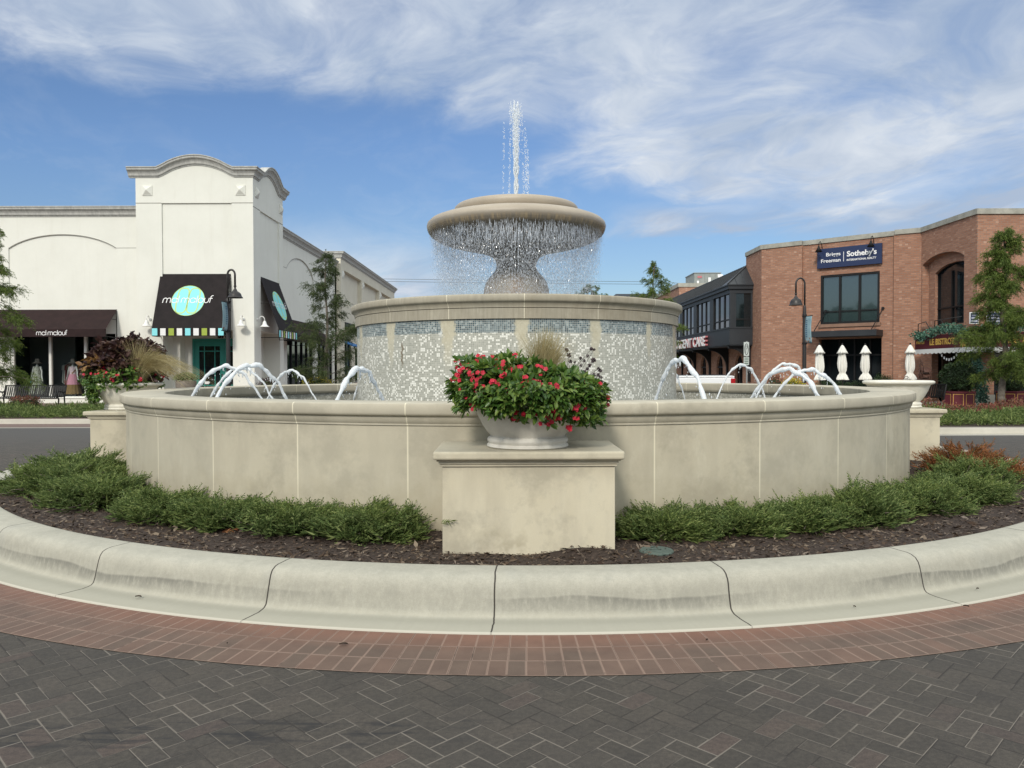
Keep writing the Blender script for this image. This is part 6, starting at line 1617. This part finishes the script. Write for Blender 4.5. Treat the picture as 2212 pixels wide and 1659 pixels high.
for k, (ya, yb, yc) in enumerate(((602.5, 605, 617), (608, 610.5, 620))):
    a = atY(830, ya, 115); b_ = atY(1110, ya + 3.5, 115); c_ = atY(1400, yb + 3.5, 115); d_ = atY(1700, yc + 6, 115); a0_ = atY(500, ya - 6, 115)
    o = MB().tube([a0_, a, b_, c_, d_], .028, 4).build('power_line', mat('wire', (.10, .11, .12), .7)); tag(o, ('upper' if k == 0 else 'lower') + ' thin overhead wire crossing behind the fountain bowl', 'power line')

# bistro front ---------------------------------------------------------
bx_, by0, by1 = 17.8, 33.55, 29.45
bi = thing('bistro_awning', 'maroon bistro fascia with gold LE BISTROT lettering and white scalloped valance', 'awning', (bx_, by1, 2.4))
Q = lambda mb, name, m, **k: P(mb, name, m, None, host=bi, **k)
zq0, zq1 = 2.42, 3.02
mb = MB(); mb.box(bx_, bx_ + .04, by1, by0, zq0, zq1).box(bx_ + .04, 30, by1, by1 + .04, zq0, zq1).box(bx_ + .04, 18.6, by0 - .04, by0, zq0, zq1).box(bx_ + .04, 30, by1 + .04, 30.5, zq1 - .08, zq1 - .04).box(bx_ + .04, 18.6, 30.5, by0 - .04, zq1 - .08, zq1 - .04)
Q(mb, 'fascia', M_maroon)
def scallop(P0, ux, L, n, zt_, h):
    k = int(L / .30); pts = [(0, 0), (L, 0)]; 
    for i in range(k * 8, -1, -1):
        u = i / (k * 8) * L; pts.append((u, -h + .045 * abs(math.sin(PI * u / .30)) - .045 if False else -h - .05 * abs(math.sin(PI * k * u / L))))
    return MB().prism(pts, P0, ux, (0, 0, 1), Vector(n) * .012)
m1 = scallop((bx_ - .05, by1 - .05, zq0 + .02), Vector((0, 1, 0)), by0 - by1, (-1, 0, 0), 0, .16); m2 = scallop((bx_ - .05, by1 - .055, zq0 + .02), Vector((1, 0, 0)), 12., (0, -1, 0), 0, .16); m1.add(m2.v, m2.f)
Q(m1, 'valance', mat('white_valance', (.70, .70, .68), .8))
def F5(px, py): return onseg(px, py, (bx_, by0), (bx_, by1))
def bt(body, px0, px1, pyb, pyt, bold):
    u0, zb_ = F5(px0, pyb); u1, _ = F5(px1, pyb); _, zt_ = F5(px0, pyt)
    text_fit(body, zt_ - zb_, u1 - u0, M_gold, 'lettering', bi, Vector((bx_ - .008, by0 - u0, zb_)), (0, -1, 0), (0, 0, 1), .006, bold)
bt('LE BISTROT', 2008.6, 2062.6, 745.3, 733, .012); bt('FRITES', 1980, 1997, 743.5, 738, .004)
st = []
for i in range(16):
    r_ = .26 if i % 2 == 0 else .13; st.append((r_ * math.cos(i * PI / 8), r_ * .8 * math.sin(i * PI / 8)))
u, z = F5(2080, 740); Q(MB().prism(st, (bx_, by0 - u, z), (0, -1, 0), (0, 0, 1), (-.012, 0, 0)), 'starburst', M_gold)
text_fit('LE BISTROT', .30, 2.4, M_gold, 'lettering', bi, Vector((19.2, by1 - .01, 2.58)), (1, 0, 0), (0, 0, 1), .006, .012)
def garland(pts, n, w, label, seed, cat='climbing plant', name='ivy_garland', m=None, ll=.11):
    g = np.random.default_rng(seed); pts = np.array(pts, float); k = len(pts) - 1; i = g.integers(0, k, n); u = g.uniform(0, 1, n)[:, None]
    c = pts[i] * (1 - u) + pts[i + 1] * u; ww = np.interp((i + u[:, 0]), range(k + 1), w)
    d = nrm(g.normal(size=(n, 3))); Pp = c + d * (ww * g.uniform(.3, 1., n))[:, None]
    V, F = leaves(Pp, nrm(g.normal(size=(n, 3)) + np.array([0, -.2, -.5])), nrm(g.normal(size=(n, 3)) * .5 + np.array([-.6, -.8, .6])), g.uniform(.6, 1.2, n) * ll, .05, .1)
    o = np_mesh(name, V - pts[0], F, m or F_ivy); o.location = pts[0]; return tag(o, label, cat)
garland([(17.75, 33.5, 3.10), (17.75, 32.7, 3.0), (17.78, 31.4, 3.27), (17.75, 30.4, 3.22), (17.7, 29.6, 3.0), (18.3, 29.4, 3.15), (19.4, 29.4, 3.2), (21, 29.4, 3.15)], 2600, [.22, .26, .24, .26, .24, .24, .24, .2], 'teal green ivy garland heaped along the top of the bistro fascia', 41)
garland([(18.55, 29.9, .25), (18.5, 29.95, .9), (18.4, 29.9, 1.5), (18.25, 29.9, 2.0), (18.1, 29.8, 2.4)], 1500, [.30, .30, .26, .22, .2], 'teal leafy vine climbing the brick pier at the bistro corner', 42, name='climbing_vine')
g = np.random.default_rng(5)
t = thing('pennant_string', 'small pennants hanging in a curve under the bistro valance', 'bunting', (bx_ + .1, 31.1, 2.3))
for i in range(9):
    mb = MB(); u = i / 8; c = Vector((0, .7 - 1.4 * u, -.55 * (1 - (2 * u - 1) ** 2) * .6)); mb.prism([(-.05, .05), (.05, .05), (.04, -.05), (-.04, -.05)], c, (0, 1, 0), (0, 0, 1), (-.004, 0, 0)); mb.build('pennant', M_letter, t)
MB().tube([Vector((0, .8 - 1.6 * i / 10, -.60 * (1 - (2 * i / 10 - 1) ** 2) * .55 + .06)) for i in range(11)], .006, 4).build('cord', M_black, t)
# iron scroll brackets over the garland
o = MB().tube([(17.75, 33.2, 3.1), (17.75, 33.2, 3.55), (17.75, 32.6, 3.62), (17.75, 32.1, 3.1)], .02, 5).tube([(17.75, 31.9, 3.2), (17.75, 31.9, 3.62), (17.75, 30.0, 3.66)], .018, 5).tube([(17.75, 31.9, 3.62), (17.75, 31.4, 3.6), (17.75, 31.1, 3.2)], .018, 5).build('scroll_ironwork', M_bronze, None, True); tag(o, 'thin iron scrollwork rising behind the ivy garland above the bistro', 'ironwork')
for px, py, w_, h_, lb in ((2104, 687, .36, .46, 'small framed navy notice on the brick corner above the bistro'), (2160 - 12, 687, .62, .5, 'wider framed notice behind the street tree above the bistro')):
    p = atY(px, py, 30.3 if px < 2120 else 30.4); t = thing('notice_board', lb, 'notice', tuple(p))
    MB().box(-w_ / 2, w_ / 2, -.02, .02, -h_ / 2, h_ / 2).build('frame', M_letter, t); MB().box(-w_ / 2 + .03, w_ / 2 - .03, -.026, -.021, -h_ / 2 + .03, h_ / 2 - .03).build('panel', M_navy, t)
    mb = MB()
    for i, (a, hh) in enumerate(((.11, .02), (.0, .07), (-.12, .07))): mb.box(-w_ / 2 + .06, w_ / 2 - .06, -.031, -.027, a - hh / 2, a + hh / 2)
    mb.build('lettering', mat('notice_grey', (.45, .47, .55), .6), t)

# bistro planters with round bushes
def box_planter(X, Y, label, rz, s=1.):
    t = thing('box_planter', label, 'planter', (X, Y, .156), rz, 'maroon box planters by the bistro'); w = .44 * s
    mb = MB(); pts = [(w * 1.08 * math.cos(R(22.5 + 45 * i)) * 1.1, w * 1.08 * math.sin(R(22.5 + 45 * i)) * 1.1) for i in range(8)]
    mb.prism(pts, (0, 0, .05), (1, 0, 0), (0, 1, 0), (0, 0, .52)); mb.build('box', M_maroon, t)
    mb = MB(); mb.prism([(a * 1.06, b * 1.06) for a, b in pts], (0, 0, .55), (1, 0, 0), (0, 1, 0), (0, 0, .05)); mb.prism([(a * .9, b * .9) for a, b in pts], (0, 0, .0), (1, 0, 0), (0, 1, 0), (0, 0, .06)); mb.build('rim', M_maroon, t, bevel=.008)
    mb = MB()
    for i in range(8):
        a = Vector((*pts[i], 0)); b = Vector((*pts[(i + 1) % 8], 0)); e = (b - a); L = e.length; e /= L; n = Vector((e.y, -e.x, 0))
        mb.ribbon([(.05, .10), (L - .05, .10), (L - .05, .50), (.05, .50)], .018, a + n * .004, e, (0, 0, 1), (0, 0, 0), closed=True)
    mb.build('gold_trim', M_gold, t)
    return t
p = atY(2072, 870, 28.4)
box_planter(p.x, 28.4, 'maroon and gold octagonal planter under the big round bush', .2, 1.05)
clump('round_bush', p.x, 28.4, 1.27, .66, .62, .60, 4200, .075, .5, F_bush, 'big dark round bush in the maroon planter by the bistro door', 'bush', 51, bottom=-.75, group='bushes at the bistro')
p2 = atY(2185, 870, 28.6)
box_planter(p2.x, 28.6, 'maroon planter behind the street tree trunk by the bistro', .1, 1.)
clump('round_bush', p2.x + .05, 28.6, 1.25, .62, .6, .66, 3400, .075, .5, F_bush, 'dark bush behind the street tree trunk', 'bush', 52, bottom=-.75, group='bushes at the bistro')
p = atY(1907, 812, 33.4); clump('round_bush', p.x, 33.4, .72, .62, .55, .62, 2600, .06, .5, F_bush, 'round dark shrub right of the corner entrance', 'bush', 53, bottom=-.8, group='bushes by the brick corner')
for k, (px, w_) in enumerate(((1712, .6), (1790, .95), (1840, .95))):
    p = atY(px, 820, 33.9 - k * .3); clump('hedge_plant', p.x, p.y, .55, w_, .45, .52, 2200, .055, .5, F_bush, ['low dark hedge plant at the foot of the right street lamp', 'dark hedge behind the left two closed umbrellas', 'dark hedge between the second and third closed umbrellas'][k], 'hedge', 54 + k, bottom=-.8, group='bushes by the brick corner')
for k, (px, py, m_, lb, Y_) in enumerate(((1712, 823, F_yellow, 'yellow flowers behind the pool rim right of the street lamp', 27.5), (1672, 818, F_pink, 'dark red foliage behind the far pool rim at right', 30.), (687, 822, F_yellow, 'yellow flowering plant at the foot of the young street tree', 29.), (578, 822, F_pink, 'dark red plant behind the far pool rim at left', 30.))):
    p = atY(px, py, Y_); clump('bedding_plant', p.x, Y_, p.z - .25 if k != 2 else p.z - .22, .42 if k != 2 else .62, .35, .36, 1100, .06, .45, m_ if k != 3 else F_coleus, lb, 'bedding plant', 60 + k, bottom=-.8)
# stacked bistro chairs
M_rattan = noisy('brown_rattan', (.06, .025, .018), (.10, .045, .03), 20., .6)
def chair(label):
    t = thing('bistro_chair', label, 'chair', (0, 0, 0), 0, 'stacked bistro chairs')
    mb = MB(); mb.lathe([(.0, .0), (.20, .0), (.21, .015), (.20, .03), (0, .03)], 20, (0, 0, .43)); mb.build('seat', M_rattan, t, True)
    mb = MB(); bow = [(-.19, .12, .44)] + [(-.20 * math.cos(a), .16 + .05 * math.sin(a), .62 + .26 * math.sin(a)) for a in np.linspace(0, PI, 12)] + [(.19, .12, .44)]
    mb.tube(bow, .013, 6); mb.tube([(-.18, .18, .70), (0, .20, .72), (.18, .18, .70)], .009, 5); mb.tube([(-.16, .19, .78), (0, .21, .80), (.16, .19, .78)], .009, 5); mb.build('backrest', M_rattan, t, True)
    for sx in (-1, 1):
        for sy in (-1, 1): MB().tube([(sx * .15, sy * .14, .43), (sx * .19, sy * .18, 0)], .013, 6).build('leg', M_rattan, t, True)
    return t
c0_ = chair('brown bistro chair, lowest in the leaning stack by the bistro door'); names = ['second lowest', 'third from the bottom', 'third from the top', 'second from the top', 'topmost']
p = atY(2000, 850, 30.2)
c0_.location = (p.x - .1, 30.2, .16); c0_.rotation_euler = (R(0), R(-14), R(60))
for i in range(5):
    c = copy_tree(c0_); c.location = (p.x - .1 + .02 * i, 30.2 + .02 * i, .16 + .20 * (i + 1)); c.rotation_euler = (0, R(-14 - i * 3), R(60 + 4 * i)); c['label'] = 'brown bistro chair, %s in the leaning stack by the bistro door' % names[i]
c1_ = copy_tree(c0_); p = atY(1950, 850, 31.); c1_.location = (p.x, 31., .16); c1_.rotation_euler = (0, 0, R(200)); c1_['label'] = 'brown bistro chair standing left of the rightmost closed umbrella, lower one'
c2_ = copy_tree(c0_); c2_.location = (p.x, 31., .42); c2_.rotation_euler = (0, R(4), R(205)); c2_['label'] = 'brown bistro chair stacked upon the one left of the rightmost umbrella'

# closed umbrellas
M_cloth = noisy('white_umbrella_cloth', (.70, .69, .64), (.80, .79, .74), 3., .85, .15, 3, 8.)
def umbrella(px, Y, label, top, seed):
    p = atY(px, 800, Y); t = thing('closed_umbrella', label, 'umbrella', (p.x, Y, .156), 0, 'closed white market umbrellas'); dz = top - .156
    MB().tube([(0, 0, 0), (0, 0, dz)], .022, 10).build('pole', M_bronze, t, True); MB().lathe([(0, .09), (.03, .07), (.035, .03), (.02, 0)], 12, (0, 0, dz)).build('finial', M_black, t, True)
    MB().lathe([(0, .0), (.27, 0), (.28, .03), (.10, .06), (.05, .09)], 20).build('base', M_bronze, t, True)
    f1 = lambda r, z, a, j: r * (1 + (.10 * math.sin(8 * a + seed) + .05 * math.sin(5 * a + j * .25 + seed)) * min(1, j / 3))
    MB().lathe([(.0, .02), (.03, .0), (.07, -.06), (.115, -.16), (.16, -.26), (.215, -.345), (.20, -.34)], 64, (0, 0, dz), fn=f1).build('cap', M_cloth, t, True)
    f2 = lambda r, z, a, j: r * (1 + .24 * math.sin(8 * a + seed + j * .22) + .10 * math.sin(5 * a + j * .7 + seed * 2) + .07 * math.sin(3 * a + seed * 3 + j))
    MB().lathe([(.10, -.20), (.115, -.38), (.13, -.56), (.148, -.74), (.150, -.90), (.132, -1.04), (.095, -1.13), (.10, -1.17), (.15, -1.25), (.195, -1.36), (.21, -1.42), (.20, -1.43)], 72, (0, 0, dz), fn=f2).build('canopy', M_cloth, t, True)
    t.rotation_euler = (R((seed % 3 - 1) * 1.2), R((seed * 2 % 3 - 1) * 1.0), seed * 1.7)
    return t
umbrella(1773, 31.0, 'closed white umbrella nearest the right street lamp, leftmost of the four', 2.58, 0); umbrella(1820.5, 31.2, 'closed white umbrella second from the left in front of the entrance', 2.58, 1)
umbrella(1870.5, 31.4, 'closed white umbrella third from the left in front of the entrance', 2.58, 2); umbrella(1966, 31.0, 'closed white umbrella rightmost, beside the bistro fascia', 2.58, 3)

# benches of black steel straps
def bench(x0, x1, Y, rz, label):
    L = x1 - x0; t = thing('steel_bench', label, 'bench', ((x0 + x1) / 2, Y, .156), rz, 'black steel strap benches'); h = L / 2
    prof = [(-.30, .40), (-.24, .435), (-.10, .43), (.06, .42), (.14, .46), (.19, .58), (.235, .74), (.275, .86), (.30, .885)]
    mb = MB(); k = int(L / .083)
    for i in range(k + 1):
        x = -h + .06 + (L - .12) * i / k
        for (a, b) in zip(prof[:-1], prof[1:]): mb.add([(x - .026, a[0], a[1]), (x + .026, a[0], a[1]), (x + .026, b[0], b[1]), (x - .026, b[0], b[1]), (x - .026, a[0], a[1] - .006), (x + .026, a[0], a[1] - .006), (x + .026, b[0] + .006, b[1] - .004), (x - .026, b[0] + .006, b[1] - .004)], [(0, 1, 2, 3), (7, 6, 5, 4), (0, 4, 5, 1), (1, 5, 6, 2), (2, 6, 7, 3), (3, 7, 4, 0)])
    mb.build('slats', M_black, t)
    mb = MB()
    for (a, b) in ((-.29, .395), (.30, .885), (.13, .44)): mb.tube([(-h, a, b), (h, a, b)], .020, 6)
    mb.build('rails', M_black, t, True)
    for s in (-1, 0, 1):
        if s == 0 and L < 2: continue
        mb = MB(); x = s * h
        mb.tube([(x, -.28, .0), (x, -.22, .10), (x, -.22, .36), (x, -.26, .40)], .028, 7); mb.tube([(x, .26, 0), (x, .18, .12), (x, .15, .40), (x, .30, .88)], .028, 7)
        mb.build('leg', M_black, t, True)
        if s: MB().tube([(x, -.26, .40), (x, -.33, .52), (x, -.28, .64), (x, -.10, .66), (x, .12, .62), (x, .20, .66)], .026, 7).tube([(x, -.02 + .13 * math.cos(a), .53 + .10 * math.sin(a)) for a in np.linspace(0, 2 * PI, 14)], .015, 6).build('armrest', M_black, t, True)
    return t
pa, pb = atY(2, 860, 29.6), atY(134, 860, 29.6)
bench(pa.x, pb.x, 29.6, 0, 'long black steel slat bench at far left in front of the shop window')
pa, pb = atY(1985, 860, 27.6), atY(2034, 860, 27.6)
bench(pa.x - .5, pb.x, 27.6, PI, 'black steel slat bench behind the right planter near the bistro')

# street lamps with banners
M_banner = noisy('pale_blue_banner', (.20, .33, .38), (.30, .42, .46), 5., .8)
def lamp(px, Y, ztop, side, spx, label, bpx0, bpx1, bpy0, bpy1, shy0, shy1, nod=True):
    p = atY(px, 700, Y); t = thing('street_lamp', label, 'street lamp', (p.x, Y, .156), 0, 'street lamps with banners'); off = atY(spx, 700, Y).x - p.x
    zt_ = ztop - .156; sh1 = atY(spx, shy1, Y).z - .156; sh0 = atY(spx, shy0, Y).z - .156
    zj = sh1 - .06
    MB().lathe([(0, 0), (.20, 0), (.20, .12), (.15, .20), (.13, .60), (.10, .68), (.075, .75)], 24).build('base', M_bronze, t, True, auto=40)
    MB().lathe([(.07, .7), (.062, zj - .35), (.075, zj - .34), (.075, zj - .26), (.060, zj - .25), (.050, zj), (.045, zj + .02), (.035, zj + .05)], 20).build('pole', M_bronze, t, True, auto=40)
    rr_ = abs(off) / 2; zc = zt_ - rr_ * 1.25 - .03
    pts = [(0, 0, zj), (0, 0, zc)] + [(off / 2 - off / 2 * math.cos(a), 0, zc + rr_ * 1.35 * math.sin(a)) for a in np.linspace(.15, PI, 14)] + [(off, 0, sh0 + .05)]
    MB().tube(pts, .033, 12).build('gooseneck', M_bronze, t, True)
    H = sh0 - sh1
    MB().lathe([(0, H + .07), (.045, H + .06), (.045, H + .02), (.028, H), (.032, H - .03), (.06, H - .08), (.075, H - .12), (.13, H - .15), (.18, H - .20), (.20, H - .26), (.215, .04), (.245, .01), (.25, 0), (.235, .0), (.19, .05), (.10, .15), (0, .2)], 32, (off, 0, sh1)).build('shade', M_bronze, t, True)
    b0, b1 = atY(bpx0, bpy0, Y), atY(bpx1, bpy1, Y); xa, xb = b0.x - p.x, b1.x - p.x; z1, z0 = b0.z - .156, b1.z - .156; dirn = 1 if xb > .05 and side > 0 else -1
    # banner hangs in a plane turned almost edge on
    ln = .46; N = 8
    Vx = []; s_ = -side; cx = (max(abs(xa), abs(xb)))
    ex = Vector((s_ * max(.02, (cx + .03) / ln - .37), -.98, 0)).normalized()
    mb = MB(); cols_ = 6; rows = 12
    for j in range(rows + 1):
        for i in range(cols_ + 1):
            u = .07 + (ln - .07) * i / cols_; v = j / rows; q = ex * u; bow = math.sin(PI * v) * .035 * s_ * (-1)
            mb.v.append((q.x + bow, q.y, z0 + (z1 - z0) * v))
    for j in range(rows):
        for i in range(cols_): a = j * (cols_ + 1) + i; mb.f.append((a, a + 1, a + cols_ + 2, a + cols_ + 1))
    bn = mb.build('banner', M_banner, t, True); so = bn.modifiers.new('thick', 'SOLIDIFY'); so.thickness = .006
    mb = MB()
    for z in (z0 - .01, z1 + .01): mb.tube([(0, 0, z), tuple(ex * (ln + .04) + Vector((0, 0, z)))], .014, 6); mb.lathe([(.085, -.03), (.085, .03)], 16, (0, 0, z))
    mb.build('banner_arm', M_black, t, True)
    g = random.Random(int(px)); nn = Vector((ex.y, -ex.x, 0)); mb = MB()
    if nn.dot(Vector((p.x, Y, 0))) > 0: nn = -nn
    for i in range(9):
        v = .84 - i * .075; h_ = g.uniform(.018, .032); q = ex * (ln * .40) + Vector((-math.sin(PI * v) * .035 * s_, 0, z0 + (z1 - z0) * v)) + nn * .012
        w2 = g.uniform(.03, .055); mb.prism([(-w2, -h_ / 2), (w2, -h_ / 2), (w2, h_ / 2), (-w2, h_ / 2)], q, ex, (0, 0, 1), nn * .004)
    mb.build('banner_lettering', mat('banner_blue_ink', (.04, .10, .20), .7), t)
    mb = MB()
    for i in range(7):
        q = ex * (ln * g.uniform(.3, .85)) + Vector((0, 0, z0 + (z1 - z0) * g.uniform(.04, .24))) + nn * .016; a = g.uniform(0, 6)
        mb.prism([(.07 * math.cos(a), .07 * math.sin(a)), (.04 * math.cos(a + 2.2), .05 * math.sin(a + 2.2)), (.05 * math.cos(a + 4), .05 * math.sin(a + 4))], q, ex, (0, 0, 1), nn * .003)
    mb.build('banner_picture', mat('banner_rust_print', (.30, .16, .11), .7), t)
    return t
lamp(492.5, 24.5, atY(492, 581.5, 24.5).z, 1, 508.5, 'dark gooseneck street lamp with a blue banner in front of the white tower', 481, 492, 654, 715, 621, 643.5)
lamp(1738, 27.8, atY(1738, 600, 27.8).z, -1, 1719, 'dark gooseneck street lamp with a blue banner in front of the brick corner', 1739, 1751.5, 684, 741, 637, 659.5)
ft2 = atY(1733.5, 752, 27.7)
# parking sign
p = atY(1613, 800, 35.5); t = thing('parking_sign', 'narrow grey no parking sign post in front of the charcoal bay', 'road sign', (p.x, 35.5, .156))
zs = lambda py: atY(1610, py, 35.5).z - .156
MB().box(-.03, .03, -.02, .02, 0, zs(737)).build('post', M_steel, t)
M_signw = mat('pale_sign_face', (.50, .54, .52), .5)
MB().box(-.15, .10, -.035, -.022, zs(769), zs(739)).build('parking_plate', M_signw, t, bevel=.01); MB().box(-.15, .10, -.035, -.022, zs(788.5), zs(771)).build('lower_plate', M_signw, t, bevel=.01)
zc_ = (zs(769) + zs(739)) / 2 - .01; hh = (zs(739) - zs(769)) / 2
mb = MB(); mb.ribbon([(.085 * math.cos(a), hh * .78 * math.sin(a)) for a in np.linspace(0, 2 * PI, 33)[:-1]], .026, (-.025, -.037, zc_), (1, 0, 0), (0, 0, 1), (0, 0, 0), closed=True)
mb.ribbon([(-.03, -hh * .5), (-.03, hh * .5), (.02, hh * .5), (.045, hh * .3), (.02, hh * .05), (-.03, hh * .05)], .02, (-.025, -.0375, zc_), (1, 0, 0), (0, 0, 1), (0, 0, 0)); mb.build('parking_symbol', M_blackletter, t)
mb = MB()
for i in range(4): z = zs(773.5) - i * .085; mb.box(-.12, .07, -.038, -.036, z - .02, z + .02)
mb.build('lettering', mat('sign_green', (.06, .12, .09), .6), t)

# pickup truck, mostly behind the drum
p = atY(1577, 812, 28.6); t = thing('pickup_truck', 'white pickup truck parked beyond the fountain, only its bed and tail light showing', 'pickup truck', (p.x, 28.6, 0), R(174))
M_car = mat('white_car_paint', (.80, .81, .82), .25, coat=1.); M_tyre = mat('tyre_rubber', (.015, .015, .015), .8); M_tail = mat('tail_lamp_red', (.35, .01, .015), .2)
# local: x forward from the tail (0), y width
mb = MB(); mb.box(.0, 2.0, -.95, .95, .62, 1.30).box(.0, .06, -.93, .93, 1.302, 1.36).box(.06, 2.0, -.96, -.86, 1.302, 1.37).box(.06, 2.0, .86, .96, 1.302, 1.37); mb.build('bed', M_car, t, bevel=.03)
mb = MB(); mb.prism([(2.02, .55), (5.5, .55), (5.6, .8), (5.5, 1.12), (4.3, 1.22), (3.75, 1.82), (2.35, 1.86), (2.02, 1.35)], (0, -.94, 0), (1, 0, 0), (0, 0, 1), (0, 1.88, 0)); mb.build('cab', M_car, t, bevel=.05)
mb = MB(); mb.prism([(2.3, 1.3), (4.12, 1.28), (3.68, 1.74), (2.45, 1.78)], (0, -.952, 0), (1, 0, 0), (0, 0, 1), (0, 1.904, 0)); mb.build('side_window', M_darkglass, t)
MB().box(.10, 1.95, -.84, .84, 1.372, 1.395).build('bed_cover', M_black, t, bevel=.01)
for sy in (-1, 1):
    MB().box(-.02, .14, sy * .90 - .075, sy * .90 + .075, .95, 1.27).build('tail_light', M_tail, t, bevel=.02)
    for x in (1.05, 4.6):
        w_ = MB().lathe([(.20, -.12), (.36, -.12), (.38, -.08), (.38, .08), (.36, .12), (.20, .12)], 28).build('wheel', M_tyre, t, True, auto=40); w_.location = (x, sy * .86, .38); w_.rotation_euler = (R(90), 0, 0)
        MB().lathe([(0, .08), (.06, .10), (.20, .07), (.21, -.07), (0, -.08)], 16).build('rim', M_steel, w_, True)
MB().box(-.15, .0, -.9, .9, .48, .68).build('bumper', M_steel, t, bevel=.03)
# potted plant by the shop door
p = atY(402, 832, 30.5); t = thing('round_pot', 'grey brown round pot with green plants beside the shop door', 'plant pot', (p.x, 30.5, .156)); z = atY(402, 822, 30.5).z - .156
MB().lathe([(0, 0), (.22, 0), (.36, .3), (.40, z - .05), (.37, z), (.33, z - .03), (0, z - .05)], 32).build('pot', noisy('weathered_clay', (.12, .10, .08), (.2, .17, .14), 6.), t, True)
clump('pot_plant', p.x, 30.5, .156 + z + .08, .46, .4, .22, 1100, .07, .5, foliage('variegated_leaves', [(.05, .11, .03), (.10, .18, .05), (.35, .38, .22)]), 'leafy green plant in the round pot beside the shop door', 'pot plant', 71, bottom=-.3)

# trees ------------------------------------------------------------------
p = atY(-14, 850, 25.4); cypress(p.x, 25.4, .15, 6.6, [(0, .8), (.12, 1.15), (.30, 1.35), (.40, 1.05), (.48, .75), (.62, .85), (.75, .55), (.88, .32), (1, .06)], 'tall dark feathery tree at the left edge of the picture', 80, nb=38, per=80, wide=1.12, leafL=.14, droop=.5)
p = atY(706, 830, 29.3); zt_ = atY(706, 548, 29.3).z; cypress(p.x, 29.3, .15, zt_ - .15, [(0, .5), (.1, 1.15), (.22, 1.15), (.33, 1.0), (.40, 1.35), (.48, 1.15), (.55, .60), (.62, .50), (.70, .80), (.78, .42), (.86, .48), (.93, .28), (1, .05)], 'slender sparse feathery tree between the white shop and the fountain', 83, nb=36, per=82, wide=1.2, foli=F_cypress_l, trunk_r=.085, leafL=.13, droop=.1)
p = atY(2166.5, 881, 26.3); zt_ = atY(2170, 498, 26.3).z; cypress(p.x, 26.3, .15, zt_ - .15, [(0, .5), (.2, .85), (.28, 1.25), (.36, 1.2), (.45, 1.0), (.52, 1.15), (.58, .65), (.68, .75), (.75, .68), (.82, .42), (.9, .45), (.96, .3), (1, .1)], 'full green feathery tree at the right in front of the bistro', 86, nb=52, per=120, trunk_r=.115, clear=.18, leafL=.14, droop=.3, wide=1.05)
p = atY(1413, 830, 37.); zt_ = atY(1413, 565, 37.).z; cypress(p.x, 37., .15, zt_ - .15, [(0, .8), (.3, 1.5), (.6, 1.45), (.70, 1.0), (.80, .75), (.9, .42), (1, .1)], 'conical green tree rising behind the right of the drum', 89, nb=36, per=70, trunk_r=.09, leafL=.15)
p = atY(1278, 830, 52.); zt_ = atY(1282, 614, 52.).z; cypress(p.x, 52., .15, zt_ - .15, [(0, .8), (.5, 2.3), (.8, 1.6), (.93, .8), (1, .2)], 'treetop just peeping above the drum right of the bowl', 92, nb=36, per=70, trunk_r=.1, leafL=.2, foli=F_cypress)

# low planting of the outer beds
def cover(name, x0, x1, y0, y1, h, n, m, label, seed, L=(.10, .26), wd=.022):
    g = np.random.default_rng(seed); x = g.uniform(x0, x1, n); y = g.uniform(y0, y1, n); hh = h * (.55 + .45 * np.sin(x * 2.1 + seed) * np.cos(y * 1.7)) * np.minimum(1, np.minimum(y - y0, y1 - y) * 2.5 + .25)
    Pp = np.stack([x, y, .16 + hh * g.uniform(.2, 1, n)], 1); D = nrm(g.normal(size=(n, 3)) + np.array([0, -.25, .55])); ln = g.uniform(*L, n)
    parts = [blades(Pp, D, ln, wd, g)]
    for k in range(4):
        parts.append(blades(Pp + D * (ln * (.2 + .18 * k))[:, None], nrm(D + g.normal(size=(n, 3)) * .7), ln * .5, wd, g))
    V, F = join(parts); o = np_mesh(name, V, F, m); return tag(o, label, 'ground cover', kind='stuff')
cover('ground_juniper', -18.5, -8, 23.25, 27.4, .30, 9000, F_juniper, 'spreading green junipers filling the bed along the left kerb', 101)
cover('ground_juniper', 10.0, 21.5, 19.1, 22.2, .34, 9500, F_juniper, 'bright green junipers along the front of the right bed', 102)
cover('ground_roses', 10.6, 21.5, 22.2, 25.2, .48, 7000, F_pink, 'dusty red and green low shrubs behind the junipers of the right bed', 103, (.06, .15), .035)
for px, py, lb, k in ((182 * .8848 + 0, 0, '', 0),):
    pass
for px, lb in ((41, 'small red flowering plant under the bench at far left'), (66, 'dusty red low plant beside the bench leg at far left')):
    p = atY(px, 878, 28.0); clump('bedding_plant', p.x, 28.0, .40, .42, .3, .26, 700, .06, .5, F_pink, lb, 'bedding plant', int(px), bottom=-.6)
# woods seen in the window reflections and at the street's end
g = np.random.default_rng(55); Vv = []
cs_ = []
for a, b, c, d, k in ((-60, -26, 122, 140, 22), (-28, 30, 150, 165, 22), (28, 60, 130, 150, 12), (-75, -48, -60, -5, 34), (-55, 55, -75, -58, 46)):
    for i in range(k): cs_.append((g.uniform(a, b), g.uniform(c, d), g.uniform(2.5, 4.0) if b > 0 and c > 0 else g.uniform(4.2, 6.2)))
parts = []
for (x, y, r_) in cs_:
    n = 420; d = nrm(g.normal(size=(n, 3))); pp = np.array([x, y, r_ * .9]) + d * r_ * (g.uniform(.6, 1, n) ** .5)[:, None] * np.array([1, 1, .95]); parts.append(blades(pp, g.normal(size=(n, 3)), r_ * .32, r_ * .2, g))
V, F = join(parts); o = np_mesh('distant_trees', V, F, F_bush); tag(o, 'distant dark treeline around the square', 'trees', kind='stuff')
